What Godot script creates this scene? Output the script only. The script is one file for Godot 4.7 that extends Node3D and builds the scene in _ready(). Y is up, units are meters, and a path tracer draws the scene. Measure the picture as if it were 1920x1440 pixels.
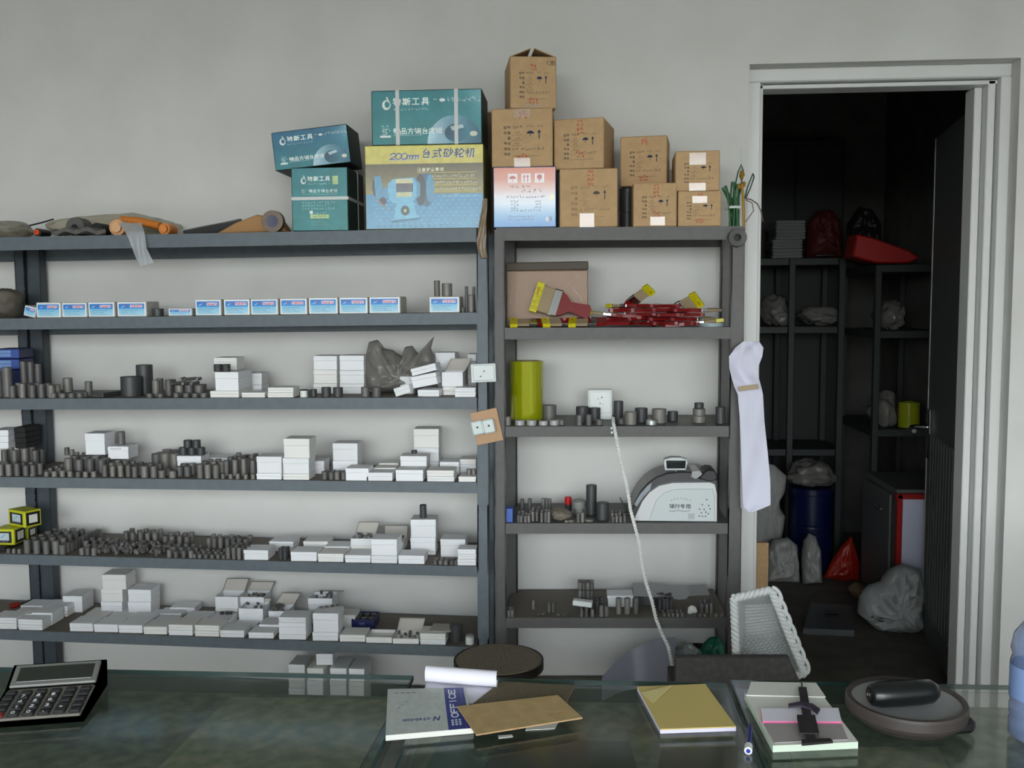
extends Node3D
# A hardware shop: two steel racks of small cartons and metal slugs behind a glass counter, and an open store-room door.

const F := 1800.0          # focal length in pixels of the 1920x1440 frame
const ZF := 0.32           # front plane of the racks; the back wall is z = 0
const CT := 0.80           # counter top height
var cam_at := Vector3(0, 1.5, 3.3)
var cam_b := Basis.from_euler(Vector3(deg_to_rad(-4.76), deg_to_rad(4.0), deg_to_rad(-0.4)))
var rng := RandomNumberGenerator.new()
var M := {}
var used := {}
var wboxes := []
var shelves := {}          # "L1".."L6", "R1".."R5": [left point, right point] of the top front edge
var cyl_cache := {}
const ORD := ["zeroth", "first", "second", "third", "fourth", "fifth", "sixth", "seventh", "eighth", "ninth", "tenth", "eleventh", "twelfth", "thirteenth", "fourteenth", "fifteenth", "sixteenth", "seventeenth", "eighteenth", "nineteenth", "twentieth", "twenty-first", "twenty-second", "twenty-third", "twenty-fourth"]


# ---------------------------------------------------------------- where things stand
func ray(px: float, py: float) -> Vector3:
	return cam_b * Vector3((px - 960.0) / F, -(py - 720.0) / F, -1.0)

func P(px: float, py: float, z: float) -> Vector3:      # where the sight line meets the upright plane z
	var d := ray(px, py)
	return cam_at + d * ((z - cam_at.z) / d.z)

func H(px: float, py: float, y: float) -> Vector3:      # where the sight line meets the level y
	var d := ray(px, py)
	return cam_at + d * ((y - cam_at.y) / d.y)

func mpp(px: float, py: float, z: float) -> float:      # metres per pixel there
	return (P(px + 1.0, py, z) - P(px, py, z)).length()

func sy(s: String, x: float) -> float:                  # the height of a shelf at x
	var a: Vector3 = shelves[s][0]
	var b: Vector3 = shelves[s][1]
	return lerpf(a.y, b.y, (x - a.x) / (b.x - a.x))


# ---------------------------------------------------------------- meshes
class Mb:
	var v := PackedVector3Array()
	var n := PackedVector3Array()
	var t := PackedVector2Array()
	var i := PackedInt32Array()

	func tri(a: Vector3, b: Vector3, c: Vector3, na: Vector3, nb: Vector3, nc: Vector3, ua := Vector2.ZERO, ub := Vector2.ZERO, uc := Vector2.ZERO) -> void:
		var k := v.size()
		v.append_array([a, b, c])
		n.append_array([na, nb, nc])
		t.append_array([ua, ub, uc])
		if (b - a).cross(c - a).dot(na + nb + nc) > 0.0:
			i.append_array([k, k + 2, k + 1])
		else:
			i.append_array([k, k + 1, k + 2])

	func quad(a: Vector3, b: Vector3, c: Vector3, d: Vector3, out: Vector3, ua := Vector2(0, 1), ub := Vector2(1, 1), uc := Vector2(1, 0), ud := Vector2(0, 0)) -> void:
		var nn := (c - a).cross(d - b).normalized()
		if nn.dot(out) < 0.0:
			nn = -nn
		tri(a, b, c, nn, nn, nn, ua, ub, uc)
		tri(a, c, d, nn, nn, nn, ua, uc, ud)

	func squad(a: Vector3, b: Vector3, c: Vector3, d: Vector3, na: Vector3, nb: Vector3, nc: Vector3, nd: Vector3, ua := Vector2(0, 1), ub := Vector2(1, 1), uc := Vector2(1, 0), ud := Vector2(0, 0)) -> void:
		tri(a, b, c, na, nb, nc, ua, ub, uc)
		tri(a, c, d, na, nc, nd, ua, uc, ud)

	func box(c: Vector3, s: Vector3, bev := 0.0, front: Mb = null, bs := Basis.IDENTITY) -> void:
		var h := s * 0.5
		bev = minf(bev, minf(h.x, minf(h.y, h.z)) * 0.8)
		for a in 3:
			var u := (a + 1) % 3
			var w := (a + 2) % 3
			for sg in [-1.0, 1.0]:
				var q := []
				for k in [[-1, -1], [1, -1], [1, 1], [-1, 1]]:
					var p := Vector3.ZERO
					p[a] = sg * h[a]
					p[u] = k[0] * (h[u] - bev)
					p[w] = k[1] * (h[w] - bev)
					q.append(c + bs * p)
				var o := Vector3.ZERO
				o[a] = sg
				var dst: Mb = front if front != null and a == 2 and sg > 0 else self
				if a == 0:
					dst.quad(q[0], q[3], q[2], q[1], bs * o)
				elif a == 1:
					dst.quad(q[0], q[3], q[2], q[1], bs * o)
				else:
					dst.quad(q[0], q[1], q[2], q[3], bs * o)
		if bev <= 0.0:
			return
		for a in 3:
			var u := (a + 1) % 3
			var w := (a + 2) % 3
			for su in [-1.0, 1.0]:
				for sw in [-1.0, 1.0]:
					var q := []
					for k in [[0, -1], [0, 1], [1, 1], [1, -1]]:
						var p := Vector3.ZERO
						p[a] = k[1] * (h[a] - bev)
						p[u] = su * (h[u] - (0.0 if k[0] == 0 else bev))
						p[w] = sw * (h[w] - (bev if k[0] == 0 else 0.0))
						q.append(c + bs * p)
					var o := Vector3.ZERO
					o[u] = su
					o[w] = sw
					quad(q[0], q[1], q[2], q[3], bs * o)
		for sx in [-1.0, 1.0]:
			for sY in [-1.0, 1.0]:
				for sz in [-1.0, 1.0]:
					var o := Vector3(sx, sY, sz)
					var pa := Vector3(sx * h.x, sY * (h.y - bev), sz * (h.z - bev))
					var pb := Vector3(sx * (h.x - bev), sY * h.y, sz * (h.z - bev))
					var pc := Vector3(sx * (h.x - bev), sY * (h.y - bev), sz * h.z)
					var nn := (bs * o).normalized()
					tri(c + bs * pa, c + bs * pb, c + bs * pc, nn, nn, nn)

	func slab(p0: Vector3, p1: Vector3, p2: Vector3, p3: Vector3, down: Vector3) -> void:   # a four-cornered plate of thickness down
		var m := (p0 + p1 + p2 + p3) * 0.25 + down * 0.5
		var q := [p0, p1, p2, p3]
		quad(p0, p1, p2, p3, -down)
		quad(p0 + down, p1 + down, p2 + down, p3 + down, down)
		for k in 4:
			var a: Vector3 = q[k]
			var b: Vector3 = q[(k + 1) % 4]
			quad(a + down, b + down, b, a, (a + b) * 0.5 + down * 0.5 - m)

	func lathe(prof: PackedVector2Array, seg := 16, c := Vector3.ZERO, bs := Basis.IDENTITY, smooth := false) -> void:
		var np := prof.size()
		var ns := []
		for k in np - 1:
			var d := prof[k + 1] - prof[k]
			ns.append(Vector2(d.y, -d.x).normalized())
		for k in np - 1:
			var n0: Vector2 = ns[k]
			var n1: Vector2 = ns[k]
			if smooth:
				if k > 0:
					n0 = (ns[k - 1] + ns[k]).normalized()
				if k < np - 2:
					n1 = (ns[k] + ns[k + 1]).normalized()
			for j in seg:
				var a0 := TAU * j / seg
				var a1 := TAU * (j + 1) / seg
				var e0 := Vector3(cos(a0), 0, sin(a0))
				var e1 := Vector3(cos(a1), 0, sin(a1))
				var A := e0 * prof[k].x + Vector3.UP * prof[k].y
				var B := e1 * prof[k].x + Vector3.UP * prof[k].y
				var C := e1 * prof[k + 1].x + Vector3.UP * prof[k + 1].y
				var D := e0 * prof[k + 1].x + Vector3.UP * prof[k + 1].y
				var nA := bs * (e0 * n0.x + Vector3.UP * n0.y)
				var nB := bs * (e1 * n0.x + Vector3.UP * n0.y)
				var nC := bs * (e1 * n1.x + Vector3.UP * n1.y)
				var nD := bs * (e0 * n1.x + Vector3.UP * n1.y)
				var u0 := float(j) / seg
				var u1 := float(j + 1) / seg
				var w0 := 1.0 - float(k) / (np - 1)
				var w1 := 1.0 - float(k + 1) / (np - 1)
				A = c + bs * A
				B = c + bs * B
				C = c + bs * C
				D = c + bs * D
				if prof[k].x > 1e-6:
					tri(A, B, C, nA, nB, nC, Vector2(u0, w0), Vector2(u1, w0), Vector2(u1, w1))
				if prof[k + 1].x > 1e-6:
					tri(A, C, D, nA, nC, nD, Vector2(u0, w0), Vector2(u1, w1), Vector2(u0, w1))

	func tube(pts: PackedVector3Array, r: float, seg := 8, r2 := -1.0) -> void:
		if r2 < 0.0:
			r2 = r
		var m := pts.size()
		var up := Vector3.UP
		var rings := []
		var nrm := []
		for k in m:
			var d := (pts[mini(k + 1, m - 1)] - pts[maxi(k - 1, 0)]).normalized()
			if k == 0 and absf(d.dot(up)) > 0.9:
				up = Vector3.RIGHT
			var x := up.cross(d).normalized()
			up = d.cross(x).normalized()
			var ring := PackedVector3Array()
			var rn := PackedVector3Array()
			var rr := lerpf(r, r2, float(k) / (m - 1))
			for j in seg:
				var a := TAU * j / seg
				var e := x * cos(a) + up * sin(a)
				ring.append(pts[k] + e * rr)
				rn.append(e)
			rings.append(ring)
			nrm.append(rn)
		for k in m - 1:
			for j in seg:
				var j2 := (j + 1) % seg
				squad(rings[k][j], rings[k][j2], rings[k + 1][j2], rings[k + 1][j], nrm[k][j], nrm[k][j2], nrm[k + 1][j2], nrm[k + 1][j])
		for e in [0, m - 1]:
			var o: Vector3 = (pts[0] - pts[1]) if e == 0 else (pts[m - 1] - pts[m - 2])
			o = o.normalized()
			for j in seg:
				tri(pts[e], rings[e][j], rings[e][(j + 1) % seg], o, o, o)

	func prism(poly: PackedVector2Array, z0: float, z1: float, front: Mb = null, bev := 0.0) -> void:   # outline in x, y; front face at z1
		var lo := poly[0]
		var hi := poly[0]
		for p in poly:
			lo = lo.min(p)
			hi = hi.max(p)
		var inner := poly
		if bev > 0.0:
			var off := Geometry2D.offset_polygon(poly, -bev, Geometry2D.JOIN_MITER)
			if off.size() == 1 and off[0].size() == poly.size():
				# line the two outlines up by nearest corner
				var best := 0
				for k in off[0].size():
					if off[0][k].distance_to(poly[0]) < off[0][best].distance_to(poly[0]):
						best = k
				inner = PackedVector2Array()
				for k in off[0].size():
					inner.append(off[0][(best + k) % off[0].size()])
				if inner[1].distance_to(poly[1]) > bev * 4.0 + 0.02:
					inner = poly
		var ix := Geometry2D.triangulate_polygon(inner)
		var dst: Mb = front if front != null else self
		for k in range(0, ix.size(), 3):
			var q := []
			var uv := []
			for j in 3:
				var p := inner[ix[k + j]]
				q.append(p)
				uv.append(Vector2((p.x - lo.x) / (hi.x - lo.x), (hi.y - p.y) / (hi.y - lo.y)))
			dst.tri(Vector3(q[0].x, q[0].y, z1), Vector3(q[1].x, q[1].y, z1), Vector3(q[2].x, q[2].y, z1), Vector3.BACK, Vector3.BACK, Vector3.BACK, uv[0], uv[1], uv[2])
		ix = Geometry2D.triangulate_polygon(poly)
		for k in range(0, ix.size(), 3):
			var a := poly[ix[k]]
			var b := poly[ix[k + 1]]
			var c := poly[ix[k + 2]]
			tri(Vector3(a.x, a.y, z0), Vector3(b.x, b.y, z0), Vector3(c.x, c.y, z0), Vector3.FORWARD, Vector3.FORWARD, Vector3.FORWARD)
		var cw := 1.0 if Geometry2D.is_polygon_clockwise(poly) else -1.0
		var zs := z1 - (bev if inner != poly else 0.0)
		for k in poly.size():
			var a := poly[k]
			var b := poly[(k + 1) % poly.size()]
			var d := (b - a).normalized()
			var o := Vector3(-d.y, d.x, 0) * cw
			quad(Vector3(a.x, a.y, z0), Vector3(b.x, b.y, z0), Vector3(b.x, b.y, zs), Vector3(a.x, a.y, zs), o)
			if inner != poly:
				var a2 := inner[k]
				var b2 := inner[(k + 1) % poly.size()]
				quad(Vector3(a.x, a.y, zs), Vector3(b.x, b.y, zs), Vector3(b2.x, b2.y, z1), Vector3(a2.x, a2.y, z1), o + Vector3.BACK)

	func sheet(g: Array, th: float) -> void:           # rows of points; both sides and the rim
		var nu: int = g.size()
		var nv: int = g[0].size()
		var ns := []
		for a in nu:
			var row := []
			for b in nv:
				var du: Vector3 = g[mini(a + 1, nu - 1)][b] - g[maxi(a - 1, 0)][b]
				var dv: Vector3 = g[a][mini(b + 1, nv - 1)] - g[a][maxi(b - 1, 0)]
				row.append(du.cross(dv).normalized())
			ns.append(row)
		for a in nu - 1:
			for b in nv - 1:
				var id := [[a, b], [a + 1, b], [a + 1, b + 1], [a, b + 1]]
				for s in [1.0, -1.0]:
					var p := []
					var q := []
					var uv := []
					for k in id:
						p.append(g[k[0]][k[1]] + ns[k[0]][k[1]] * th * 0.5 * s)
						q.append(ns[k[0]][k[1]] * s)
						uv.append(Vector2(float(k[0]) / (nu - 1), float(k[1]) / (nv - 1)))
					squad(p[0], p[1], p[2], p[3], q[0], q[1], q[2], q[3], uv[0], uv[1], uv[2], uv[3])
		var rim := []
		for a in nu - 1:
			rim.append([a, 0, a + 1, 0])
			rim.append([a, nv - 1, a + 1, nv - 1])
		for b in nv - 1:
			rim.append([0, b, 0, b + 1])
			rim.append([nu - 1, b, nu - 1, b + 1])
		var cen: Vector3 = g[nu / 2][nv / 2]
		for k in rim:
			var a: Vector3 = g[k[0]][k[1]]
			var b: Vector3 = g[k[2]][k[3]]
			var oa: Vector3 = ns[k[0]][k[1]] * th * 0.5
			var ob: Vector3 = ns[k[2]][k[3]] * th * 0.5
			quad(a - oa, b - ob, b + ob, a + oa, (a + b) * 0.5 - cen)

	func blob(c: Vector3, r: Vector3, sd: int, amp := 0.2, freq := 1.6, nu := 28, nv := 18, floor_at := -1e9) -> void:
		var fn := FastNoiseLite.new()
		fn.seed = sd
		fn.frequency = freq
		fn.fractal_octaves = 2
		var pts := []
		for a in nv + 1:
			var row := []
			for b in nu:
				var th := PI * a / nv
				var ph := TAU * b / nu
				var d := Vector3(sin(th) * cos(ph), cos(th), sin(th) * sin(ph))
				var k := 1.0 + amp * 0.55 * (0.5 - 1.6 * absf(fn.get_noise_3dv(d))) + amp * 0.9 * fn.get_noise_3dv(d * 0.6 + Vector3(7, 3, 1))
				var p := c + d * r * k
				p.y = maxf(p.y, floor_at)
				row.append(p)
			pts.append(row)
		var ns := []
		for a in nv + 1:
			var row := []
			for b in nu:
				var du: Vector3 = pts[a][(b + 1) % nu] - pts[a][(b + nu - 1) % nu]
				var dv: Vector3 = pts[mini(a + 1, nv)][b] - pts[maxi(a - 1, 0)][b]
				var q := du.cross(dv)
				if q.length() < 1e-12:
					q = pts[a][b] - c
				q = q.normalized()
				if q.dot(pts[a][b] - c) < 0.0:
					q = -q
				row.append(q)
			ns.append(row)
		for a in nv:
			for b in nu:
				var b2 := (b + 1) % nu
				squad(pts[a][b], pts[a][b2], pts[a + 1][b2], pts[a + 1][b], ns[a][b], ns[a][b2], ns[a + 1][b2], ns[a + 1][b], Vector2(float(b) / nu, float(a) / nv), Vector2(float(b + 1) / nu, float(a) / nv), Vector2(float(b + 1) / nu, float(a + 1) / nv), Vector2(float(b) / nu, float(a + 1) / nv))

	# a soft bag: the outline (star-shaped round c) swollen to the depth th, with folds
	func pillow(outline: Array, c: Vector3, th: float, sd: int, fold := 0.25, freq := 14.0) -> void:
		var fn := FastNoiseLite.new()
		fn.seed = sd
		fn.frequency = freq
		fn.fractal_octaves = 3
		var pts := []
		for k in outline.size():
			var a: Vector3 = outline[k]
			var b: Vector3 = outline[(k + 1) % outline.size()]
			for j in 5:
				pts.append(a.lerp(b, j / 5.0))
		var nn := pts.size()
		var nr := 12
		for side in [1.0, -1.0]:
			var g := []
			for r in nr + 1:
				var row := []
				var t := sin(PI / 2 * r / nr)
				for k in nn:
					var p: Vector3 = c.lerp(pts[k], t)
					var lift := sqrt(maxf(0.0, 1.0 - t * t))
					var f := 1.0 + fold * 3.0 * (0.35 - absf(fn.get_noise_2d(p.x, p.y * 0.7 + side * 3.0)))
					p.z = c.z + side * th * lift * f
					row.append(p)
				g.append(row)
			var ns := []
			for r in nr + 1:
				var row := []
				for k in nn:
					var du: Vector3 = g[r][(k + 1) % nn] - g[r][(k + nn - 1) % nn]
					var dv: Vector3 = g[mini(r + 1, nr)][k] - g[maxi(r - 1, 0)][k]
					var q := du.cross(dv)
					q = q.normalized() if q.length() > 1e-12 else Vector3(0, 0, side)
					if q.z * side < 0.0:
						q = -q
					row.append(q if r > 0 else Vector3(0, 0, side))
				ns.append(row)
			for r in nr:
				for k in nn:
					var k2 := (k + 1) % nn
					squad(g[r][k], g[r][k2], g[r + 1][k2], g[r + 1][k], ns[r][k], ns[r][k2], ns[r + 1][k2], ns[r + 1][k])

	func into(m: ArrayMesh, mat: Material) -> void:
		if v.is_empty():
			return
		var arr := []
		arr.resize(Mesh.ARRAY_MAX)
		arr[Mesh.ARRAY_VERTEX] = v
		arr[Mesh.ARRAY_NORMAL] = n
		arr[Mesh.ARRAY_TEX_UV] = t
		arr[Mesh.ARRAY_INDEX] = i
		m.add_surface_from_arrays(Mesh.PRIMITIVE_TRIANGLES, arr)
		m.surface_set_material(m.get_surface_count() - 1, mat)


func numbered(called: String) -> String:
	if not used.has(called):
		used[called] = 0
		return called
	used[called] += 1
	return "%s_%03d" % [called, used[called]]

func tag(o: Node, label: String, category: String, group := "") -> Node:
	o.set_meta("label", label)
	o.set_meta("category", category)
	if group:
		o.set_meta("group", group)
	return o

func thing(called: String, label: String, category: String, at := Vector3.ZERO, bs := Basis.IDENTITY, group := "") -> Node3D:
	var o := Node3D.new()
	o.name = numbered(called)
	add_child(o, true)
	o.transform = Transform3D(bs, at)
	tag(o, label, category, group)
	return o

func part(called: String, mb: Mb, mat: Material, parent: Node, front: Mb = null, fmat: Material = null) -> MeshInstance3D:
	var m := ArrayMesh.new()
	mb.into(m, mat)
	if front != null:
		front.into(m, fmat)
	return part_mesh(called, m, parent)

func part_mesh(called: String, m: Mesh, parent: Node) -> MeshInstance3D:
	var o := MeshInstance3D.new()
	o.name = numbered(called) if parent == self else called
	o.mesh = m
	o.cast_shadow = GeometryInstance3D.SHADOW_CASTING_SETTING_ON
	parent.add_child(o, true)
	return o

func single(called: String, label: String, category: String, mb: Mb, mat: Material, at := Vector3.ZERO, bs := Basis.IDENTITY, group := "", front: Mb = null, fmat: Material = null) -> MeshInstance3D:
	var o := part(called, mb, mat, self, front, fmat)
	o.transform = Transform3D(bs, at)
	tag(o, label, category, group)
	return o

func struct_part(called: String, mb: Mb, mat: Material, parent: Node = self) -> MeshInstance3D:
	var o := part(called, mb, mat, parent)
	if parent == self:
		o.set_meta("kind", "structure")
	return o

func short(label: String) -> String:       # at most sixteen words
	for w in [[" metal ", " "], ["grey ", ""], ["upright ", ""], [" the ", " "], ["columns ", ""], [" of ", " "], ["tall ", ""]]:
		if label.replace("-", "").split(" ", false).size() <= 16:
			break
		label = label.replace(w[0], w[1])
	return label

func rest(s: String, x0: float, x1: float) -> float:     # the height at which a thing this wide rests
	return maxf(sy(s, x0), sy(s, x1)) + 0.0007

func yaw(deg: float) -> Basis:
	return Basis(Vector3.UP, deg_to_rad(deg))


# a soft bag whose outline is given in pixels on the plane z
func soft_bag(called: String, label: String, cat: String, out: Array, cx: float, cy: float, z: float, th: float, low: float, material: Material, sd: int, fold := 0.25) -> MeshInstance3D:
	var o := []
	for q in out:
		var p := P(q[0], q[1], z)
		p.y = maxf(p.y, low)
		o.append(p)
	var m := Mb.new()
	m.pillow(o, P(cx, cy, z), th, sd, fold)
	return single(called, label, cat, m, material)


# ---------------------------------------------------------------- print: strokes and shapes computed into pictures
var GL := {
	"工": "22d2 828d 1ded", "具": "414a 41c1ca 44c4 47c7 1aea 5b2e abde", "特": "414e 2135 1565 1a69 83e3 b1b5 75f5 78f8 d6debe 8a9c",
	"斯": "313b 717b 1383 3575 3878 0b9b 4c2e 6c8e e1a3a88e a6f6 d6de", "精": "414e 1666 2224 6254 4619 4679 83f3 b1b7 85e5 77f7 898e 89d9de 8bdb 8cdc",
	"品": "51b1b65651 1868 686e1e18 98e8ee9e98", "方": "7183 14e4 64645a2e 68c8be9d", "钢": "3115 2464 1868 484d6b 828e 82e2eede 95cb d59c",
	"台": "7136 36c7 a4d8 49c9ce4e49", "虎": "7174 72b2 24e4 242a1e e4d6 66c5 8589c8 6a5e 6aaaaeee", "钳": "3115 2464 1868 484d6b 75f5 919e d1de 99d9 9ede",
	"式": "14e4 2888 585d 1e9c a1b8dded c1d3", "砂": "1262 4218 2868 686d2d28 b1b8 8375 d3f6 e78e", "轮": "1363 4128 1868 454e 1b7a b176 b1f6 989eeeed d89b",
	"机": "1565 414e 4619 4668 929a8e 92d2 d2deee", "银": "3115 2464 1868 484d6b 82d2d8 85d5 88d8 828e 8eac e9ca a8ee", "行": "5125 5518 373e 83e3 77f7 b7bd9d",
	"专": "33c3 16e6 7139 39c9 b98c 6b9e", "用": "323b1e 32d2 d2debe 36d6 3ada 828e", "注": "2133 1526 1e39 9182 74e4 b4be 79e9 6efe",
	"意": "8182 33d3 5356 b3a6 16e6 48c8cb4b48 3c2e 5d5ebe 8cad cdee", "安": "7182 2623e3e6 754bbe b6983e 18e8", "全": "7116 71e6 48b8 3bcb 787e 1eee",
	"事": "12e2 818e6e 34c4c63634 28e8 18c8cb 1bfb", "项": "1363 333b 1c6a 82f2 a2a5 849c 84e484 e4ec b7b9 b98e bbee",
	"型": "13a3 1696 323a1e 727a c2c7 e1e8 7a7e 3bdb 1eee", "号": "41b1b54541 17e7 5759c9c97e", "数": "414e 1565 1a6a 919e a4e4 d47e 95de", "量": "41b1b54541 16e6 48c8cc4c48 4aca 7878 1eee", "地": "1565 414d 1d6b 8474e5d9 8282ec b1ba 858dede9", "址": "1565 414d 1d6b a1ae 727e a7e7 6eee",
	"0": "4282b5ba8d4d1a1542", "1": "35626d", "2": "1542a2b5b71dbd", "3": "12b257b9bb9d3d1b", "4": "838d 831aca", "5": "b2221787b9bb8d1d", "6": "a2421a3d8dbb97481a", "7": "12b25d", "8": "4282a587472542 471a4d8dba87", "9": "b648164292b68d",
	"+": "18b8 636d", "-": "28a8", ".": "5c6d", "m": "1d16 184666686d 6896b6b8bd", "O": "4282b5ba8d4d1a1542", "F": "1d12b2 1797", "I": "626d", "C": "b48242151a4d8dbb", "E": "b2121dbd 1797", "N": "1d12bdb2", "o": "4686a9ab8d4d2b2946", "t": "525c8d 2696", "e": "2aaa8646294d9d", "b": "222d8dab8828", "k": "222d a62a 599d", "'": "6265"}

class Pic:
	var im: Image
	var w: int
	var h: int
	var gl: Dictionary
	var rg := RandomNumberGenerator.new()

	func _init(ww: int, hh: int, c: Color, glyphs: Dictionary, sd := 1) -> void:
		w = ww
		h = hh
		im = Image.create(w, h, false, Image.FORMAT_RGB8)
		im.fill(c)
		gl = glyphs
		rg.seed = sd

	func mix(x: int, y: int, c: Color, a: float) -> void:
		if a <= 0.0 or x < 0 or y < 0 or x >= w or y >= h:
			return
		im.set_pixel(x, y, im.get_pixel(x, y).lerp(c, minf(a, 1.0)))

	func rect(x0: float, y0: float, x1: float, y1: float, c: Color) -> void:
		im.fill_rect(Rect2i(int(x0), int(y0), int(x1) - int(x0), int(y1) - int(y0)), c)

	func ramp(x0: int, y0: int, x1: int, y1: int, ca: Color, cb: Color, across := false) -> void:
		for y in range(y0, y1):
			for x in range(x0, x1):
				var k := float(x - x0) / (x1 - x0) if across else float(y - y0) / (y1 - y0)
				im.set_pixel(x, y, ca.lerp(cb, k))

	func speckle(amount: float, freq: float, sd: int) -> void:
		var fn := FastNoiseLite.new()
		fn.seed = sd
		fn.frequency = freq
		fn.fractal_octaves = 4
		for y in h:
			for x in w:
				var k := 1.0 + amount * fn.get_noise_2d(x, y)
				var c := im.get_pixel(x, y)
				im.set_pixel(x, y, Color(clampf(c.r * k, 0, 1), clampf(c.g * k, 0, 1), clampf(c.b * k, 0, 1)))

	func line(a: Vector2, b: Vector2, wd: float, c: Color, al := 1.0) -> void:
		var r := wd * 0.5 + 1.0
		var ab := b - a
		var l2 := maxf(ab.length_squared(), 1e-6)
		for y in range(maxi(0, int(minf(a.y, b.y) - r)), mini(h, int(maxf(a.y, b.y) + r) + 1)):
			for x in range(maxi(0, int(minf(a.x, b.x) - r)), mini(w, int(maxf(a.x, b.x) + r) + 1)):
				var p := Vector2(x + 0.5, y + 0.5)
				var k := clampf((p - a).dot(ab) / l2, 0.0, 1.0)
				mix(x, y, c, clampf(wd * 0.5 - p.distance_to(a + ab * k) + 0.5, 0.0, 1.0) * al)

	func poly(pts: PackedVector2Array, c: Color, al := 1.0) -> void:
		var lo := pts[0]
		var hi := pts[0]
		for p in pts:
			lo = lo.min(p)
			hi = hi.max(p)
		for y in range(maxi(0, int(lo.y)), mini(h, int(hi.y) + 1)):
			for x in range(maxi(0, int(lo.x)), mini(w, int(hi.x) + 1)):
				if Geometry2D.is_point_in_polygon(Vector2(x + 0.5, y + 0.5), pts):
					mix(x, y, c, al)

	func oval(cx: float, cy: float, rx: float, ry: float, c: Color, c2 := Color(0, 0, 0, 0), ymax := 1e9) -> void:
		for y in range(maxi(0, int(cy - ry)), mini(h, int(minf(cy + ry, ymax)) + 1)):
			for x in range(maxi(0, int(cx - rx)), mini(w, int(cx + rx) + 1)):
				var d := Vector2((x + 0.5 - cx) / rx, (y + 0.5 - cy) / ry).length()
				var cc := c if c2.a == 0.0 else c.lerp(c2, clampf((x - cx + rx) / (2 * rx), 0, 1))
				mix(x, y, cc, clampf((1.0 - d) * minf(rx, ry) + 0.5, 0, 1))

	func text(s: String, x: float, y: float, size: float, c: Color, wd: float, slant := 0.0, sp := 1.0, al := 1.0, sx := 1.0) -> void:
		for ch in s:
			var k := size / 16.0
			if gl.has(ch):
				for tok in String(gl[ch]).split(" "):
					for j in range(0, tok.length() - 3, 2):
						var a := Vector2(tok.substr(j, 1).hex_to_int(), tok.substr(j + 1, 1).hex_to_int())
						var b := Vector2(tok.substr(j + 2, 1).hex_to_int(), tok.substr(j + 3, 1).hex_to_int())
						line(Vector2(x + (a.x * sx + (15 - a.y) * slant) * k, y + a.y * k), Vector2(x + (b.x * sx + (15 - b.y) * slant) * k, y + b.y * k), wd, c, al)
			elif ch == "?":
				for j in 5:
					var a := Vector2(rg.randi_range(1, 13), rg.randi_range(1, 14))
					var b := a + (Vector2(rg.randf_range(4, 9), 0) if rg.randf() < 0.55 else Vector2(0, rg.randf_range(4, 9)))
					b = b.min(Vector2(14, 15))
					line(Vector2(x, y) + a * k, Vector2(x, y) + b * k, wd, c, al)
			x += size * sp * (1.0 if ch.unicode_at(0) > 255 or ch == "?" else 0.72 * sx)

	func textv(s: String, o: Vector2, ux: Vector2, uy: Vector2, size: float, c: Color, wd: float, sp := 0.72) -> void:
		var k := size / 16.0
		for ch in s:
			if gl.has(ch):
				for tok in String(gl[ch]).split(" "):
					for j in range(0, tok.length() - 3, 2):
						var a := o + (ux * tok.substr(j, 1).hex_to_int() + uy * tok.substr(j + 1, 1).hex_to_int()) * k
						var b := o + (ux * tok.substr(j + 2, 1).hex_to_int() + uy * tok.substr(j + 3, 1).hex_to_int()) * k
						line(a, b, wd, c)
			o += ux * size * sp

	func umbrella(x: float, y: float, s: float, c: Color) -> void:
		oval(x, y, s * 0.5, s * 0.45, c, Color(0, 0, 0, 0), y)
		line(Vector2(x, y), Vector2(x, y + s * 0.45), maxf(1.2, s * 0.07), c)

	func arrow(x: float, y: float, s: float, c: Color) -> void:
		line(Vector2(x, y - s * 0.5), Vector2(x, y + s * 0.6), s * 0.13, c)
		poly(PackedVector2Array([Vector2(x, y - s * 0.75), Vector2(x + s * 0.24, y - s * 0.3), Vector2(x - s * 0.24, y - s * 0.3)]), c)

	func tex() -> ImageTexture:
		return ImageTexture.create_from_image(im)


# ---------------------------------------------------------------- materials
func mat(c: Color, rough := 0.7, metal := 0.0, spec := 0.5) -> StandardMaterial3D:
	var m := StandardMaterial3D.new()
	m.albedo_color = c
	m.roughness = rough
	m.metallic = metal
	m.metallic_specular = spec
	return m

func printed(t: Texture2D, rough := 0.5, spec := 0.5) -> StandardMaterial3D:
	var m := mat(Color.WHITE, rough, 0.0, spec)
	m.albedo_texture = t
	m.texture_repeat = false
	return m

func noise_tex(sd: int, freq: float, lo: Color, hi: Color, oct := 5, size := 256) -> ImageTexture:
	var fn := FastNoiseLite.new()
	fn.seed = sd
	fn.frequency = freq
	fn.fractal_octaves = oct
	var g := fn.get_seamless_image(size, size)
	var im := Image.create(size, size, false, Image.FORMAT_RGB8)
	for y in size:
		for x in size:
			im.set_pixel(x, y, lo.lerp(hi, g.get_pixel(x, y).r))
	return ImageTexture.create_from_image(im)

func grained(c: Color, rough: float, t: Texture2D, scale: float, metal := 0.0) -> StandardMaterial3D:
	var m := mat(c, rough, metal)
	m.albedo_texture = t
	m.uv1_triplanar = true
	m.uv1_world_triplanar = true
	m.uv1_scale = Vector3.ONE * scale
	return m

func clear(c: Color, a: float, rough := 0.05) -> StandardMaterial3D:
	var m := mat(Color(c.r, c.g, c.b, a), rough)
	m.transparency = BaseMaterial3D.TRANSPARENCY_ALPHA
	m.cull_mode = BaseMaterial3D.CULL_DISABLED
	return m


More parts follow.
